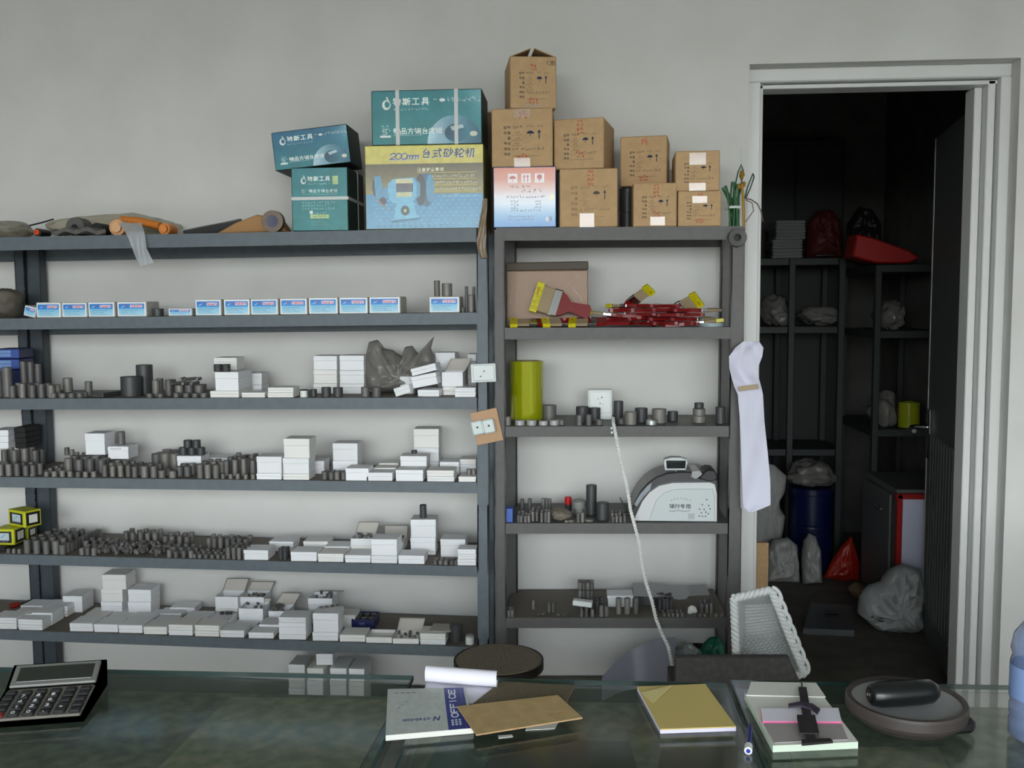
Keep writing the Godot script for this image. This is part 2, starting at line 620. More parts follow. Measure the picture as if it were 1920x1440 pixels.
func _ready() -> void:
	# camera
	var cam := Camera3D.new()
	cam.name = "camera"
	cam.fov = rad_to_deg(2.0 * atan(720.0 / F))
	cam.transform = Transform3D(cam_b, cam_at)
	cam.near = 0.05
	add_child(cam)
	cam.current = true
	# daylight from an overcast sky, entering through the open shop front behind the camera
	var env := Environment.new()
	var sky := Sky.new()
	var sm := ProceduralSkyMaterial.new()
	sm.sky_top_color = Color(0.80, 0.84, 0.88)
	sm.sky_horizon_color = Color(0.93, 0.94, 0.93)
	sm.ground_bottom_color = Color(0.70, 0.69, 0.67)
	sm.ground_horizon_color = Color(0.86, 0.86, 0.84)
	sm.sky_energy_multiplier = 3.0
	sky.sky_material = sm
	env.background_mode = Environment.BG_SKY
	env.sky = sky
	env.ambient_light_source = Environment.AMBIENT_SOURCE_SKY
	env.tonemap_mode = Environment.TONE_MAPPER_LINEAR
	env.tonemap_exposure = 1.0
	env.sdfgi_enabled = true
	env.ssao_enabled = true
	env.ssil_enabled = true
	var we := WorldEnvironment.new()
	we.name = "world_environment"
	we.environment = env
	add_child(we)

	rng.seed = 7
	make_materials()
	build_room()
	build_racks()
	build_store_room()
	build_counter()
	build_top_boxes()
	build_left_shelves()
	build_right_shelves()
	build_counter_things()
	name_white_boxes()


func make_materials() -> void:
	var dust := noise_tex(3, 0.02, Color(0.80, 0.80, 0.79), Color(1, 1, 1))
	var wear := noise_tex(5, 0.05, Color(0.91, 0.91, 0.91), Color(1, 1, 1), 5)
	var blotch := noise_tex(9, 0.012, Color(0.96, 0.96, 0.95), Color(1, 1, 1), 6, 512)
	M.wall = grained(Color(0.845, 0.843, 0.83), 0.85, blotch, 0.45)
	M.ceiling = mat(Color(0.72, 0.72, 0.70), 0.9)
	M.floor = grained(Color(0.78, 0.77, 0.74), 0.45, dust, 1.2)
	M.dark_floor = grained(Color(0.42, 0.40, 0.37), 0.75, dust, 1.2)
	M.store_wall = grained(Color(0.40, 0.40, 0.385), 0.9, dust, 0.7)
	M.blue_steel = grained(Color(0.375, 0.415, 0.44), 0.5, wear, 2.0)
	M.shaded_blue_steel = grained(Color(0.24, 0.28, 0.31), 0.5, wear, 2.0)  # blue steel with the shade on the back posts mixed into its colour
	M.grey_steel = grained(Color(0.345, 0.338, 0.33), 0.5, wear, 2.0)
	M.board = grained(Color(0.45, 0.42, 0.38), 0.7, wear, 3.0)
	M.frame_white = mat(Color(0.85, 0.85, 0.84), 0.4)
	M.frame_gap = mat(Color(0.12, 0.12, 0.12), 0.8)
	M.leaf = mat(Color(0.36, 0.37, 0.37), 0.5)
	M.alu = mat(Color(0.72, 0.74, 0.73), 0.35, 0.6)
	M.chrome = mat(Color(0.80, 0.80, 0.80), 0.18, 1.0)
	M.white_card = []
	for c in [Color(0.94, 0.945, 0.955), Color(0.915, 0.92, 0.925), Color(0.925, 0.92, 0.905)]:
		M.white_card.append(mat(c, 0.75))
	M.card_inside = mat(Color(0.74, 0.72, 0.69), 0.85)
	M.slug = []
	for c in [Color(0.43, 0.425, 0.415), Color(0.38, 0.375, 0.37), Color(0.49, 0.48, 0.46)]:
		M.slug.append(mat(c, 0.5, 0.25))
	M.slug_dark = mat(Color(0.27, 0.275, 0.28), 0.45, 0.2)
	M.brown = grained(Color(0.735, 0.605, 0.44), 0.8, wear, 5.0)
	M.kraft_dark = grained(Color(0.50, 0.43, 0.34), 0.8, wear, 5.0)
	M.black = mat(Color(0.07, 0.07, 0.075), 0.45)
	M.black_soft = mat(Color(0.10, 0.10, 0.10), 0.75)
	M.white_plastic = mat(Color(0.88, 0.90, 0.89), 0.35)
	M.paper = mat(Color(0.90, 0.89, 0.93), 0.8)
	M.paper_warm = mat(Color(0.86, 0.86, 0.83), 0.85)
	M.film = clear(Color(0.86, 0.87, 0.88), 0.42, 0.3)
	M.film_thin = clear(Color(0.90, 0.91, 0.92), 0.22, 0.12)
	M.bag_grey = clear(Color(0.52, 0.51, 0.49), 0.72, 0.26)
	M.glass = clear(Color(0.30, 0.40, 0.35), 0.13, 0.11)
	M.glass_edge = mat(Color(0.16, 0.29, 0.27), 0.15)


func build_room() -> void:
	# the opening in the back wall for the store-room door
	var tl := P(1404, 121, 0)
	var tr := P(1904, 108, 0)
	var x0 := P(1398, 700, 0).x
	var x1 := P(1893, 700, 0).x
	var top := (tl.y + tr.y) * 0.5
	var XL := -3.3
	var XR := 3.0
	var ZB := 6.6
	var CH := 3.6
	var T := 0.2
	var m := Mb.new()
	m.box(Vector3((XL - T + x0) / 2, CH / 2, -T / 2), Vector3(x0 - XL + T, CH, T))
	m.box(Vector3((XR + T + x1) / 2, CH / 2, -T / 2), Vector3(XR + T - x1, CH, T))
	m.box(Vector3((x0 + x1) / 2, (CH + top) / 2, -T / 2), Vector3(x1 - x0, CH - top, T))
	struct_part("wall_back", m, M.wall)
	m = Mb.new()
	m.box(Vector3(XL - T / 2, CH / 2, ZB / 2), Vector3(T, CH, ZB))
	struct_part("wall_left", m, M.wall)
	m = Mb.new()
	m.box(Vector3(XR + T / 2, CH / 2, ZB / 2), Vector3(T, CH, ZB))
	struct_part("wall_right", m, M.wall)
	# shop front: a wide roll-up opening
	var ox0 := -2.9
	var ox1 := 2.6
	var oh := 2.95
	m = Mb.new()
	m.box(Vector3((XL - T + ox0) / 2, CH / 2, ZB + T / 2), Vector3(ox0 - XL + T, CH, T))
	m.box(Vector3((XR + T + ox1) / 2, CH / 2, ZB + T / 2), Vector3(XR + T - ox1, CH, T))
	m.box(Vector3((ox0 + ox1) / 2, (CH + oh) / 2, ZB + T / 2), Vector3(ox1 - ox0, CH - oh, T))
	struct_part("wall_front", m, M.wall)
	m = Mb.new()
	m.box(Vector3((XL + XR) / 2, CH + T / 2, ZB / 2), Vector3(XR - XL + 2 * T, T, ZB + 2 * T))
	struct_part("ceiling", m, M.ceiling)
	m = Mb.new()
	m.box(Vector3((XL + XR) / 2, -T / 2, ZB / 2 + 0.1), Vector3(XR - XL + 2 * T, T, ZB + 0.6))
	struct_part("floor", m, M.floor)
	# the door frame: stepped white profiles, set back in the opening
	var d := Node3D.new()
	d.name = "door_1"
	add_child(d)
	d.set_meta("kind", "structure")
	var fz := -0.06
	var zt := P(1600, 155, fz)
	var cas := Mb.new()
	var xl := P(1412, 700, fz).x
	var jh := P(1600, 150, fz).y
	cas.box(Vector3((x0 + xl + 0.012) / 2, jh / 2, fz - 0.045), Vector3(xl + 0.012 - x0, jh, 0.09), 0.002)
	struct_part("jamb", cas, M.frame_white, d)
	var st := Mb.new()
	var xs := P(1425, 600, fz - 0.03).x
	st.box(Vector3((xl + xs) / 2, jh / 2, fz - 0.075), Vector3(xs - xl, jh, 0.09), 0.003)
	struct_part("door_stop", st, M.frame_white, d)
	var head := Mb.new()
	head.box(Vector3((x0 + x1) / 2, (top + P(1600, 150, fz).y) / 2, fz - 0.045), Vector3(x1 - x0, top - P(1600, 150, fz).y, 0.09), 0.004)
	struct_part("head", head, M.frame_white, d)
	head = Mb.new()
	var hy0 := P(1600, 152, fz).y
	var hy1 := P(1600, 163.5, fz - 0.03).y
	head.box(Vector3((x0 + x1) / 2, (hy0 + hy1) / 2, fz - 0.075), Vector3(x1 - x0, hy0 - hy1, 0.09), 0.002)
	struct_part("head_stop", head, M.frame_white, d)
	var xr := P(1862, 600, fz).x
	cas = Mb.new()
	cas.box(Vector3((x1 + xr) / 2, jh / 2, fz - 0.045), Vector3(x1 - xr, jh, 0.09), 0.002)
	struct_part("jamb", cas, M.frame_white, d)
	var xq := xr - 0.030
	st = Mb.new()
	st.box(Vector3(xr - 0.0165, hy0 / 2, fz - 0.08), Vector3(0.025, hy0, 0.10), 0.003)
	struct_part("door_stop", st, M.frame_white, d)
	st = Mb.new()
	st.box(Vector3(xq - 0.014, hy1 / 2, fz - 0.11), Vector3(0.026, hy1, 0.08), 0.003)
	struct_part("hinge_profile", st, M.frame_white, d)
	st = Mb.new()
	st.box(Vector3(xr - 0.025, hy1 / 2, fz - 0.13), Vector3(0.05, hy1, 0.05))
	struct_part("groove_backing", st, M.frame_gap, d)  # dark box added behind the profiles so the grooves read dark
	# the leaf, swung back into the store room
	var leaf := Node3D.new()
	leaf.name = "leaf"
	d.add_child(leaf)
	var hinge := Vector3(P(1826, 600, -0.22).x, 0.0, -0.22)
	var free := P(1750, 400, -1.05)
	var dir := Vector3(free.x - hinge.x, 0, free.z - hinge.z)
	var wd := dir.length()
	var bs := Basis(dir.normalized(), Vector3.UP, dir.normalized().cross(Vector3.UP))
	leaf.transform = Transform3D(bs, Vector3(hinge.x, 0.02, hinge.z))
	var lh := hy1 - 0.04
	m = Mb.new()
	m.box(Vector3(wd / 2, lh / 2, 0.02), Vector3(wd, lh, 0.035), 0.003)
	struct_part("panel", m, M.leaf, leaf)
	for k in 12:
		var rb := Mb.new()
		var w := (wd - 0.16) / 12.0
		rb.box(Vector3(0.08 + w * (k + 0.5), 0.52, -0.0), Vector3(w - 0.012, 0.78, 0.012), 0.003)
		struct_part("rib", rb, M.leaf, leaf)
	m = Mb.new()
	m.box(Vector3(wd + 0.004, lh / 2, 0.02), Vector3(0.012, lh, 0.042), 0.002)
	struct_part("edge_strip", m, M.alu, leaf)
	m = Mb.new()
	m.box(Vector3(wd - 0.06, 0.90, -0.004), Vector3(0.05, 0.22, 0.012), 0.004)
	struct_part("lock_plate", m, M.chrome, leaf)
	m = Mb.new()
	m.tube(PackedVector3Array([Vector3(wd - 0.06, 0.93, 0.0), Vector3(wd - 0.06, 0.93, -0.065), Vector3(wd - 0.075, 0.93, -0.078), Vector3(wd - 0.17, 0.925, -0.08)]), 0.010, 8)
	struct_part("handle", m, M.chrome, leaf)


func post(parent: Node, a0: float, a1: float, ya: float, b0: float, b1: float, yb: float, z: float, dp: float, material: Material, top_y: float) -> void:
	var m := Mb.new()
	var c := [P(a0, ya, z), P(a1, ya, z), P(b1, yb, z), P(b0, yb, z)]
	var q := []
	for k in [[0, 3, top_y], [1, 2, top_y], [1, 2, 0.0], [0, 3, 0.0]]:
		var p0: Vector3 = c[k[0]]
		var p1: Vector3 = c[k[1]]
		q.append(p0.lerp(p1, (k[2] - p0.y) / (p1.y - p0.y)))
	# an angle section: a front flange and a side flange
	m.slab(q[0], q[1], q[2], q[3], Vector3(0, 0, -0.004))
	var t := Vector3(0.004, 0, 0)
	m.slab(q[0], q[0] + t, q[3] + t, q[3], Vector3(0, 0, -dp))
	m.slab(q[1] - t, q[1], q[2], q[2] - t, Vector3(0, 0, -dp))
	m.slab(q[0] + Vector3(0, 0, -dp), q[1] + Vector3(0, 0, -dp), q[2] + Vector3(0, 0, -dp), q[3] + Vector3(0, 0, -dp), Vector3(0, 0, -0.003))
	part("post", m, material, parent)


func shelf(parent: Node, key: String, xa: float, ya: float, xb: float, yb: float, h: float, hb: float, material: Material, board: Material, panels := 1) -> void:
	var a := P(xa, ya, ZF)
	var b := P(xb, yb, ZF)
	shelves[key] = [a, b]
	var m := Mb.new()
	var dn := Vector3(0, -h, 0)
	m.slab(a, b, b + dn, a + dn, Vector3(0, 0, -0.004))
	part("front_beam", m, material, parent)
	for k in panels:
		m = Mb.new()
		var p := a.lerp(b, float(k) / panels) + (Vector3(0.002, 0, 0) if k else Vector3.ZERO)
		var q := a.lerp(b, float(k + 1) / panels)
		var z0 := Vector3(0, 0, -0.0045)
		var z1 := Vector3(0, 0, -ZF + 0.02)
		m.slab(p + z0, q + z0, q + z1, p + z1, Vector3(0, -0.012, 0))
		part("shelf_board", m, board, parent)
	m = Mb.new()
	var zb := Vector3(0, 0.0, -ZF + 0.016)
	dn = Vector3(0, -hb, 0)
	m.slab(a + zb, b + zb, b + zb + dn, a + zb + dn, Vector3(0, 0, -0.004))
	part("back_beam", m, material, parent)


func build_racks() -> void:
	var o := thing("steel_rack", "long blue-grey steel rack of six shelves along the left part of the white wall", "shelving")
	var rows := [[445, 427.5, 0.042, 0.062], [597.5, 586, 0.036, 0.062], [747.5, 745.5, 0.036, 0.056], [894.5, 905, 0.034, 0.05], [1039, 1062.5, 0.033, 0.045], [1181, 1214, 0.033, 0.045], [1322, 1362, 0.033, 0.045]]
	for k in rows.size():
		var r = rows[k]
		var sl: float = (r[1] - r[0]) / 893.0
		var x_at := -260.0
		shelf(o, "L%d" % (k + 1), x_at, r[0] + sl * x_at, 894.0, r[1], r[2], r[3], M.blue_steel, M.board)
	post(o, 893.5, 914.5, 480, 895.5, 916.5, 1150, ZF, 0.04, M.blue_steel, shelves.L1[1].y)
	post(o, 908, 926, 480, 909, 927, 1150, 0.06, 0.04, M.blue_steel, shelves.L1[1].y)
	post(o, 28, 46, 520, 56, 75, 1100, 0.058, 0.04, M.shaded_blue_steel, shelves.L1[0].y - 0.02)  # both left back posts: shade painted in as a darker tone
	post(o, 51, 75, 520, 77, 100, 1100, 0.058, 0.04, M.shaded_blue_steel, shelves.L1[0].y - 0.02)
	o = thing("steel_rack", "narrower dark grey steel rack standing between the long rack and the door", "shelving")
	rows = [[427, 424, 0.040, 0.045, 930, 1394], [614.7, 613.3, 0.036, 0.04, 946, 1372], [799.7, 799, 0.033, 0.04, 947, 1370], [981.4, 981.4, 0.033, 0.05, 948, 1367], [1158.6, 1158.6, 0.033, 0.05, 949, 1363], [1338, 1337, 0.033, 0.05, 950, 1360]]
	for k in rows.size():
		var r = rows[k]
		shelf(o, "R%d" % (k + 1), r[4], r[0], r[5], r[1], r[2], r[3], M.grey_steel, M.board if k > 3 else M.grey_steel, 3 if k == 0 else 1)
	var ty: float = (shelves.R1[0].y + shelves.R1[1].y) / 2 - 0.004
	post(o, 925, 946, 450, 928.5, 949.5, 1200, ZF + 0.001, 0.035, M.grey_steel, ty)
	post(o, 1371.5, 1396.5, 480, 1362, 1388, 1180, ZF + 0.001, 0.035, M.grey_steel, ty)
	post(o, 944, 967, 480, 947, 970, 1100, 0.055, 0.035, M.grey_steel, ty - 0.02)
	post(o, 1353, 1374, 480, 1344, 1366, 1100, 0.055, 0.035, M.grey_steel, ty - 0.02)


# ---------------------------------------------------------------- the dark store room behind the door
func bag(called: String, label: String, cat: String, px: float, py: float, base_y: float, z: float, wpx: float, hpx: float, dep: float, material: Material, sd: int, amp := 0.3, freq := 1.1, grp := "") -> MeshInstance3D:
	# px, py: the middle of its foot in the photograph; on a floor (z = 0 means: find the depth from base_y)
	var at := H(px, py, base_y) if z == 0.0 else P(px, py, z)
	if z != 0.0:
		at.y = base_y
	var k := mpp(px, py, at.z)
	var m := Mb.new()
	var r := Vector3(wpx * k / 2, hpx * k / 2, dep / 2)
	m.blob(Vector3(0, r.y * 0.92, 0), r, sd, amp, freq, 36, 24, 0.0)
	return single(called, label, cat, m, material, at, Basis.IDENTITY, grp)

func build_store_room() -> void:
	var xr := 1.93
	var xl := 0.2
	var zb := -3.0
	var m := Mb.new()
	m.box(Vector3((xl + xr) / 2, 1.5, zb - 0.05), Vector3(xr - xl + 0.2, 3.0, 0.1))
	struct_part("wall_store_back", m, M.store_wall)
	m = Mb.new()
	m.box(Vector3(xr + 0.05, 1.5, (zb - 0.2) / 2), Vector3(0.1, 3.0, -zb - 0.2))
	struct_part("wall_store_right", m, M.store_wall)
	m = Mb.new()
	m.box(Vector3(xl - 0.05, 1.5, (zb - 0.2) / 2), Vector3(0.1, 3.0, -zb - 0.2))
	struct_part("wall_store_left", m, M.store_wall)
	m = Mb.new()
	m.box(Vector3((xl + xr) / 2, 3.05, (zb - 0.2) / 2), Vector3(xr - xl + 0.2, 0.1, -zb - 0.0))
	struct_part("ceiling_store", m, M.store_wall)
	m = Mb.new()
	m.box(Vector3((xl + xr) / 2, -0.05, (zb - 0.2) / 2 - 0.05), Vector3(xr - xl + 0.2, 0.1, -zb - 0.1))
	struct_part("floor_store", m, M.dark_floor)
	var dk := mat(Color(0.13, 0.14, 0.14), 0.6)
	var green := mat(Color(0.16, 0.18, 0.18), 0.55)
	# a dark cabinet against the far wall
	var c0 := P(1400, 265, zb + 0.32)
	var c1 := P(1585, 265, zb + 0.32)
	var o := thing("tall_cabinet", "tall dark cabinet against the far wall of the dim store room", "cabinet", Vector3((c0.x + c1.x) / 2, 0, zb + 0.17))
	var cw := c1.x - c0.x
	m = Mb.new()
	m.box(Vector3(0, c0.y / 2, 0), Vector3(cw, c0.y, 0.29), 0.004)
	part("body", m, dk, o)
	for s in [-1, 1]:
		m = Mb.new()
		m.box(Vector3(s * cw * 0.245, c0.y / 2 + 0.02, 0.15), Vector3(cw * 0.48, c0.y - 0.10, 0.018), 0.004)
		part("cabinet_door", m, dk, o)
	# rack in front of it
	var zf := -2.25
	var ys := [P(1500, 484, zf).y, P(1500, 612, zf).y, P(1500, 842, zf).y]
	o = thing("store_rack", "dark green steel rack in the left part of the store room", "shelving", Vector3(0, 0, 0))
	var rx0 := P(1390, 600, zf).x
	var rx1 := P(1583, 600, zf).x
	for y in ys:
		m = Mb.new()
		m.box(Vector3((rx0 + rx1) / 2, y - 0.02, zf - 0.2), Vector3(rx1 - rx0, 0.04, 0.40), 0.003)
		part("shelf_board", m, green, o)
	for q in [[P(1483, 600, zf).x, zf], [rx1 - 0.02, zf], [P(1483, 600, zf).x, zf - 0.38], [rx1 - 0.02, zf - 0.38]]:
		m = Mb.new()
		m.box(Vector3(q[0], (ys[0] - 0.001) / 2, q[1] + 0.008), Vector3(0.035, ys[0] - 0.001, 0.03), 0.003)
		part("post", m, green, o)
	# folded bundles on its top shelf
	var cloth := mat(Color(0.52, 0.53, 0.53), 0.9)
	var y0: float = ys[0]
	var bl := ["lowest grey folded bundle on top of the store-room rack", "second grey folded bundle from the bottom of the store-room pile", "third grey folded bundle from the bottom of the store-room pile", "topmost grey folded bundle in the store-room pile"]
	var bh := [0.055, 0.05, 0.055, 0.05]
	for k in 4:
		m = Mb.new()
		var cx := P(1474 + k * 1.0 - (k % 2) * 3, 440, zf - 0.1).x
		for l in 3:
			m.box(Vector3(0, bh[k] * (l + 0.5) / 3.0, 0), Vector3(0.172 - 0.004 * (l % 2), bh[k] / 3.0 - 0.001, 0.20), 0.007)
		single("folded_bundle", bl[k], "bundle", m, cloth, Vector3(cx, y0 + 0.001, zf - 0.12), yaw(k * 3.0 - 4), "grey folded bundles on the store-room rack")
		y0 += bh[k] + 0.001
	soft_bag("dark_red_bag", "dark red lumpy bag beside the grey bundles on the store-room rack", "bag", [[1512, 484], [1513, 420], [1530, 396], [1556, 392], [1574, 410], [1578, 484]], 1545, 440, zf - 0.15, 0.08, ys[0] + 0.001, mat(Color(0.30, 0.08, 0.07), 0.6), 31, 0.3)
	bag("black_bag", "black crumpled bag on the middle shelf of the left store-room rack", "bag", 1455, 605, ys[1] + 0.001, zf - 0.15, 56, 56, 0.22, M.bag_grey, 32, 0.4)
	bag("clear_bag", "clear crinkled bag on the middle shelf by the store-room post", "bag", 1535, 605, ys[1] + 0.001, zf - 0.15, 66, 40, 0.22, M.bag_grey, 33, 0.4)
	m = Mb.new()
	m.tube(PackedVector3Array([P(1530, 479, zf + 0.02), P(1568, 477.5, zf + 0.02)]), 0.006, 8)
	single("metal_rod", "bright metal rod along the front edge of the store-room rack top", "rod", m, M.chrome)
	# rack along the right wall, shelf boards running back
	o = thing("store_rack", "dark green steel rack along the right wall of the store room", "shelving", Vector3(0, 0, 0))
	var zr0 := -1.86
	var xa := P(1640, 600, zr0).x
	var xb := xr - 0.02
	var ys2 := [P(1680, 496, zr0).y, P(1680, 620, zr0).y, P(1680, 805, zr0).y]
	for y in ys2:
		m = Mb.new()
		m.box(Vector3((xa + xb) / 2, y - 0.02, (zr0 - 2.52) / 2), Vector3(xb - xa, 0.04, zr0 + 2.52), 0.003)
		part("shelf_board", m, green, o)
	for q in [[xa + 0.015, zr0 - 0.01], [xb - 0.02, zr0 - 0.01], [xa + 0.015, -2.50], [xb - 0.02, -2.50]]:
		m = Mb.new()
		m.box(Vector3(q[0], ys2[0] / 2 - 0.001, q[1]), Vector3(0.032, ys2[0], 0.032), 0.003)
		part("post", m, green, o)
	var cx2 := (xa + xb) / 2
	var red := mat(Color(0.62, 0.07, 0.05), 0.55)
	var rb := Mb.new()
	var rp := [[1596, 482], [1604, 440], [1632, 446], [1700, 470], [1722, 484], [1700, 494], [1640, 494]]
	var rpoly := PackedVector2Array()
	for q in rp:
		var w := P(q[0], q[1], zr0)
		rpoly.append(Vector2(w.x, maxf(w.y, ys2[0])))
	rb.prism(rpoly, zr0 - 0.14, zr0 + 0.03, null, 0.008)
	single("red_bag", "bright red folded bag lying on top of the right store-room rack", "bag", rb, red, Vector3(0, 0.001, 0))
	soft_bag("black_bag", "black lumpy bag behind the red bag on the right store-room rack", "bag", [[1590, 490], [1588, 420], [1610, 388], [1634, 392], [1650, 420], [1652, 490]], 1620, 440, zr0 - 0.34, 0.09, ys2[0] + 0.001, mat(Color(0.06, 0.06, 0.06), 0.5), 34, 0.3)
	bag("clear_bag", "clear crinkled bag on the middle shelf of the right store-room rack", "bag", 1668, 615, ys2[1] + 0.001, zr0 - 0.16, 54, 60, 0.25, M.bag_grey, 35, 0.4)
	bag("clear_bag", "clear bag heaped left of the yellow-green roll in the store room", "bag", 1652, 800, ys2[2] + 0.001, zr0 - 0.18, 52, 66, 0.22, M.bag_grey, 37, 0.45)
	var roll := mat(Color(0.55, 0.58, 0.10), 0.15)
	m = Mb.new()
	var rr := mpp(1705, 760, zr0 - 0.1) * 20
	m.lathe(PackedVector2Array([Vector2(0, 0), Vector2(rr, 0), Vector2(rr, 0.135), Vector2(rr * 0.5, 0.135), Vector2(rr * 0.5, 0.11), Vector2(0, 0.11)]), 24)
	var ra := P(1704, 790, zr0 - 0.1)
	single("tape_roll", "yellow-green shiny tape roll on the right store-room rack", "tape", m, roll, Vector3(ra.x, ys2[2] + 0.001, ra.z))
	# floor things
	var wov := mat(Color(0.66, 0.66, 0.64), 0.7)
	soft_bag("white_sack", "pale sack standing at the far left of the store-room floor", "sack", [[1404, 900], [1425, 866], [1452, 872], [1474, 892], [1472, 915], [1460, 930], [1462, 952], [1472, 968], [1458, 1062], [1404, 1062]], 1440, 960, -2.10, 0.07, 0.001, wov, 41, 0.2)
	soft_bag("woven_bag", "pale crumpled bag on the store-room floor, nearest the door's left side", "bag", [[1432, 1090], [1437, 1035], [1450, 1012], [1478, 1008], [1494, 1022], [1497, 1052], [1498, 1092]], 1465, 1055, -1.86, 0.09, 0.001, wov, 42, 0.3)
	soft_bag("woven_bag", "pale bag with a raised top beside the red bag on the store-room floor", "bag", [[1505, 1094], [1504, 1045], [1508, 1014], [1517, 1000], [1529, 1006], [1538, 1030], [1540, 1092]], 1519, 1050, -1.82, 0.08, 0.001, wov, 43, 0.3)
	# blue drum with a clear bag over it
	var dz := -2.08
	var da := P(1520, 1000, dz)
	var dr := mpp(1520, 1000, dz) * 40
	var db := mat(Color(0.05, 0.08, 0.25), 0.3)
	o = thing("plastic_drum", "dark blue plastic drum behind the pale bags in the store room", "drum", Vector3(da.x, 0, dz))
	m = Mb.new()
	m.lathe(PackedVector2Array([Vector2(0, 0.002), Vector2(dr * 0.95, 0.002), Vector2(dr, 0.03), Vector2(dr, 0.12), Vector2(dr * 0.97, 0.13), Vector2(dr, 0.14), Vector2(dr, 0.26), Vector2(dr * 0.97, 0.27), Vector2(dr, 0.28), Vector2(dr, 0.45), Vector2(dr * 0.9, 0.47), Vector2(0, 0.47)]), 28)
	part("body", m, db, o)
	m = Mb.new()
	m.lathe(PackedVector2Array([Vector2(dr * 1.0, 0.44), Vector2(dr * 1.04, 0.445), Vector2(dr * 1.04, 0.475), Vector2(dr * 0.92, 0.48)]), 28)
	part("rim", m, db, o)
	bag("clear_bag", "clear crinkled bag sitting on the blue drum", "bag", 1520, 930, 0.485, dz, 86, 46, 0.24, M.bag_grey, 44, 0.45)
	# red and orange printed bag
	soft_bag("red_orange_bag", "red and orange bag slumped on the store-room floor by the grey cabinet", "bag", [[1545, 1082], [1560, 1050], [1578, 1024], [1596, 1006], [1604, 1030], [1612, 1056], [1610, 1088], [1580, 1094]], 1584, 1060, -1.88, 0.04, 0.001, mat(Color(0.62, 0.12, 0.05), 0.4), 45, 0.25)
	bag("brown_parcel", "small brown lump on the floor before the red and orange bag", "parcel", 1608, 1118, 0.001, 0, 32, 28, 0.09, mat(Color(0.45, 0.38, 0.28), 0.8), 46, 0.25)
	# grey cabinet with a white sheet in a red frame
	var gz := -1.32
	var g0 := P(1677, 900, gz)
	var gt := P(1690, 918, gz)
	o = thing("low_cabinet", "grey low cabinet along the right side of the store room", "cabinet", Vector3(0, 0, 0))
	m = Mb.new()
	var gx := g0.x
	m.box(Vector3((gx + xr) / 2, gt.y / 2, gz - 0.25), Vector3(xr - gx - 0.02, gt.y, 0.5), 0.004)
	part("body", m, mat(Color(0.36, 0.36, 0.36), 0.5), o)
	m = Mb.new()
	m.box(Vector3(gx - 0.004, gt.y / 2, gz - 0.25), Vector3(0.012, gt.y - 0.06, 0.44), 0.003)
	part("cabinet_door", m, mat(Color(0.36, 0.36, 0.36), 0.5), o)
	m = Mb.new()
	m.tube(PackedVector3Array([Vector3(gx - 0.02, gt.y - 0.12, gz - 0.12), Vector3(gx - 0.02, gt.y - 0.12, gz - 0.24)]), 0.007, 8)
	part("handle", m, M.chrome, o)
	o = thing("framed_board", "white board in a red frame leaning on the grey store-room cabinet", "board", Vector3(0, 0, 0))
	var fz := gz + 0.025
	var f0 := P(1682, 930, fz)
	var f1 := P(1742, 930, fz)
	var fb := P(1690, 1100, fz)
	m = Mb.new()
	m.box(Vector3((f0.x + f1.x) / 2 + 0.02, (f0.y + fb.y) / 2, fz), Vector3(f1.x - f0.x + 0.04, f0.y - fb.y, 0.02), 0.002)
	part("sheet", m, mat(Color(0.80, 0.81, 0.88), 0.5), o)
	m = Mb.new()
	m.box(Vector3(f0.x + 0.01, (f0.y + fb.y) / 2, fz + 0.004), Vector3(0.026, f0.y - fb.y + 0.02, 0.026), 0.003)
	part("frame_side", m, red, o)
	m = Mb.new()
	m.box(Vector3((f0.x + f1.x) / 2 + 0.02, f0.y, fz + 0.004), Vector3(f1.x - f0.x + 0.06, 0.026, 0.026), 0.003)
	part("frame_top", m, red, o)
	m = Mb.new()
	m.box(Vector3((f0.x + f1.x) / 2 + 0.02, fb.y / 2, fz), Vector3(f1.x - f0.x + 0.02, fb.y, 0.03), 0.003)
	part("foot", m, red, o)
	# big clear sack of plastic by the door leaf
	soft_bag("plastic_sack", "large crumpled clear plastic sack on the floor beside the open door", "sack", [[1608, 1150], [1612, 1118], [1632, 1098], [1655, 1090], [1672, 1066], [1696, 1058], [1722, 1066], [1730, 1100], [1730, 1170], [1722, 1196], [1680, 1192], [1640, 1178]], 1675, 1135, -1.08, 0.11, 0.001, clear(Color(0.66, 0.67, 0.66), 0.85, 0.3), 47, 0.32)
	# plastic tray on the floor
	var tq := [H(1506, 1178, 0.03), H(1602, 1182, 0.03), H(1600, 1135, 0.03), H(1520, 1130, 0.03)]
	o = thing("plastic_tray", "flat translucent plastic tray on the store-room floor", "tray", Vector3(0, 0, 0))
	m = Mb.new()
	m.slab(tq[0], tq[1], tq[2], tq[3], Vector3(0, -0.028, 0))
	part("tray_body", m, clear(Color(0.40, 0.42, 0.42), 0.6, 0.3), o)
	m = Mb.new()
	var cc: Vector3 = (tq[0] + tq[2]) * 0.5
	m.box(cc + Vector3(0.01, 0.006, 0), Vector3(0.06, 0.012, 0.02), 0.004)
	part("grip", m, M.black, o)
	# strip of cardboard just inside the door
	m = Mb.new()
	var b0 := P(1419, 1016, -0.24)
	var b1 := P(1438, 1016, -0.24)
	m.box(Vector3((b0.x + b1.x) / 2 - 0.02, b0.y / 2, -0.24), Vector3(b1.x - b0.x + 0.05, b0.y - 0.002, 0.02), 0.002)
	single("cardboard_sheet", "brown cardboard sheet standing just inside the left door jamb", "cardboard", m, M.brown)


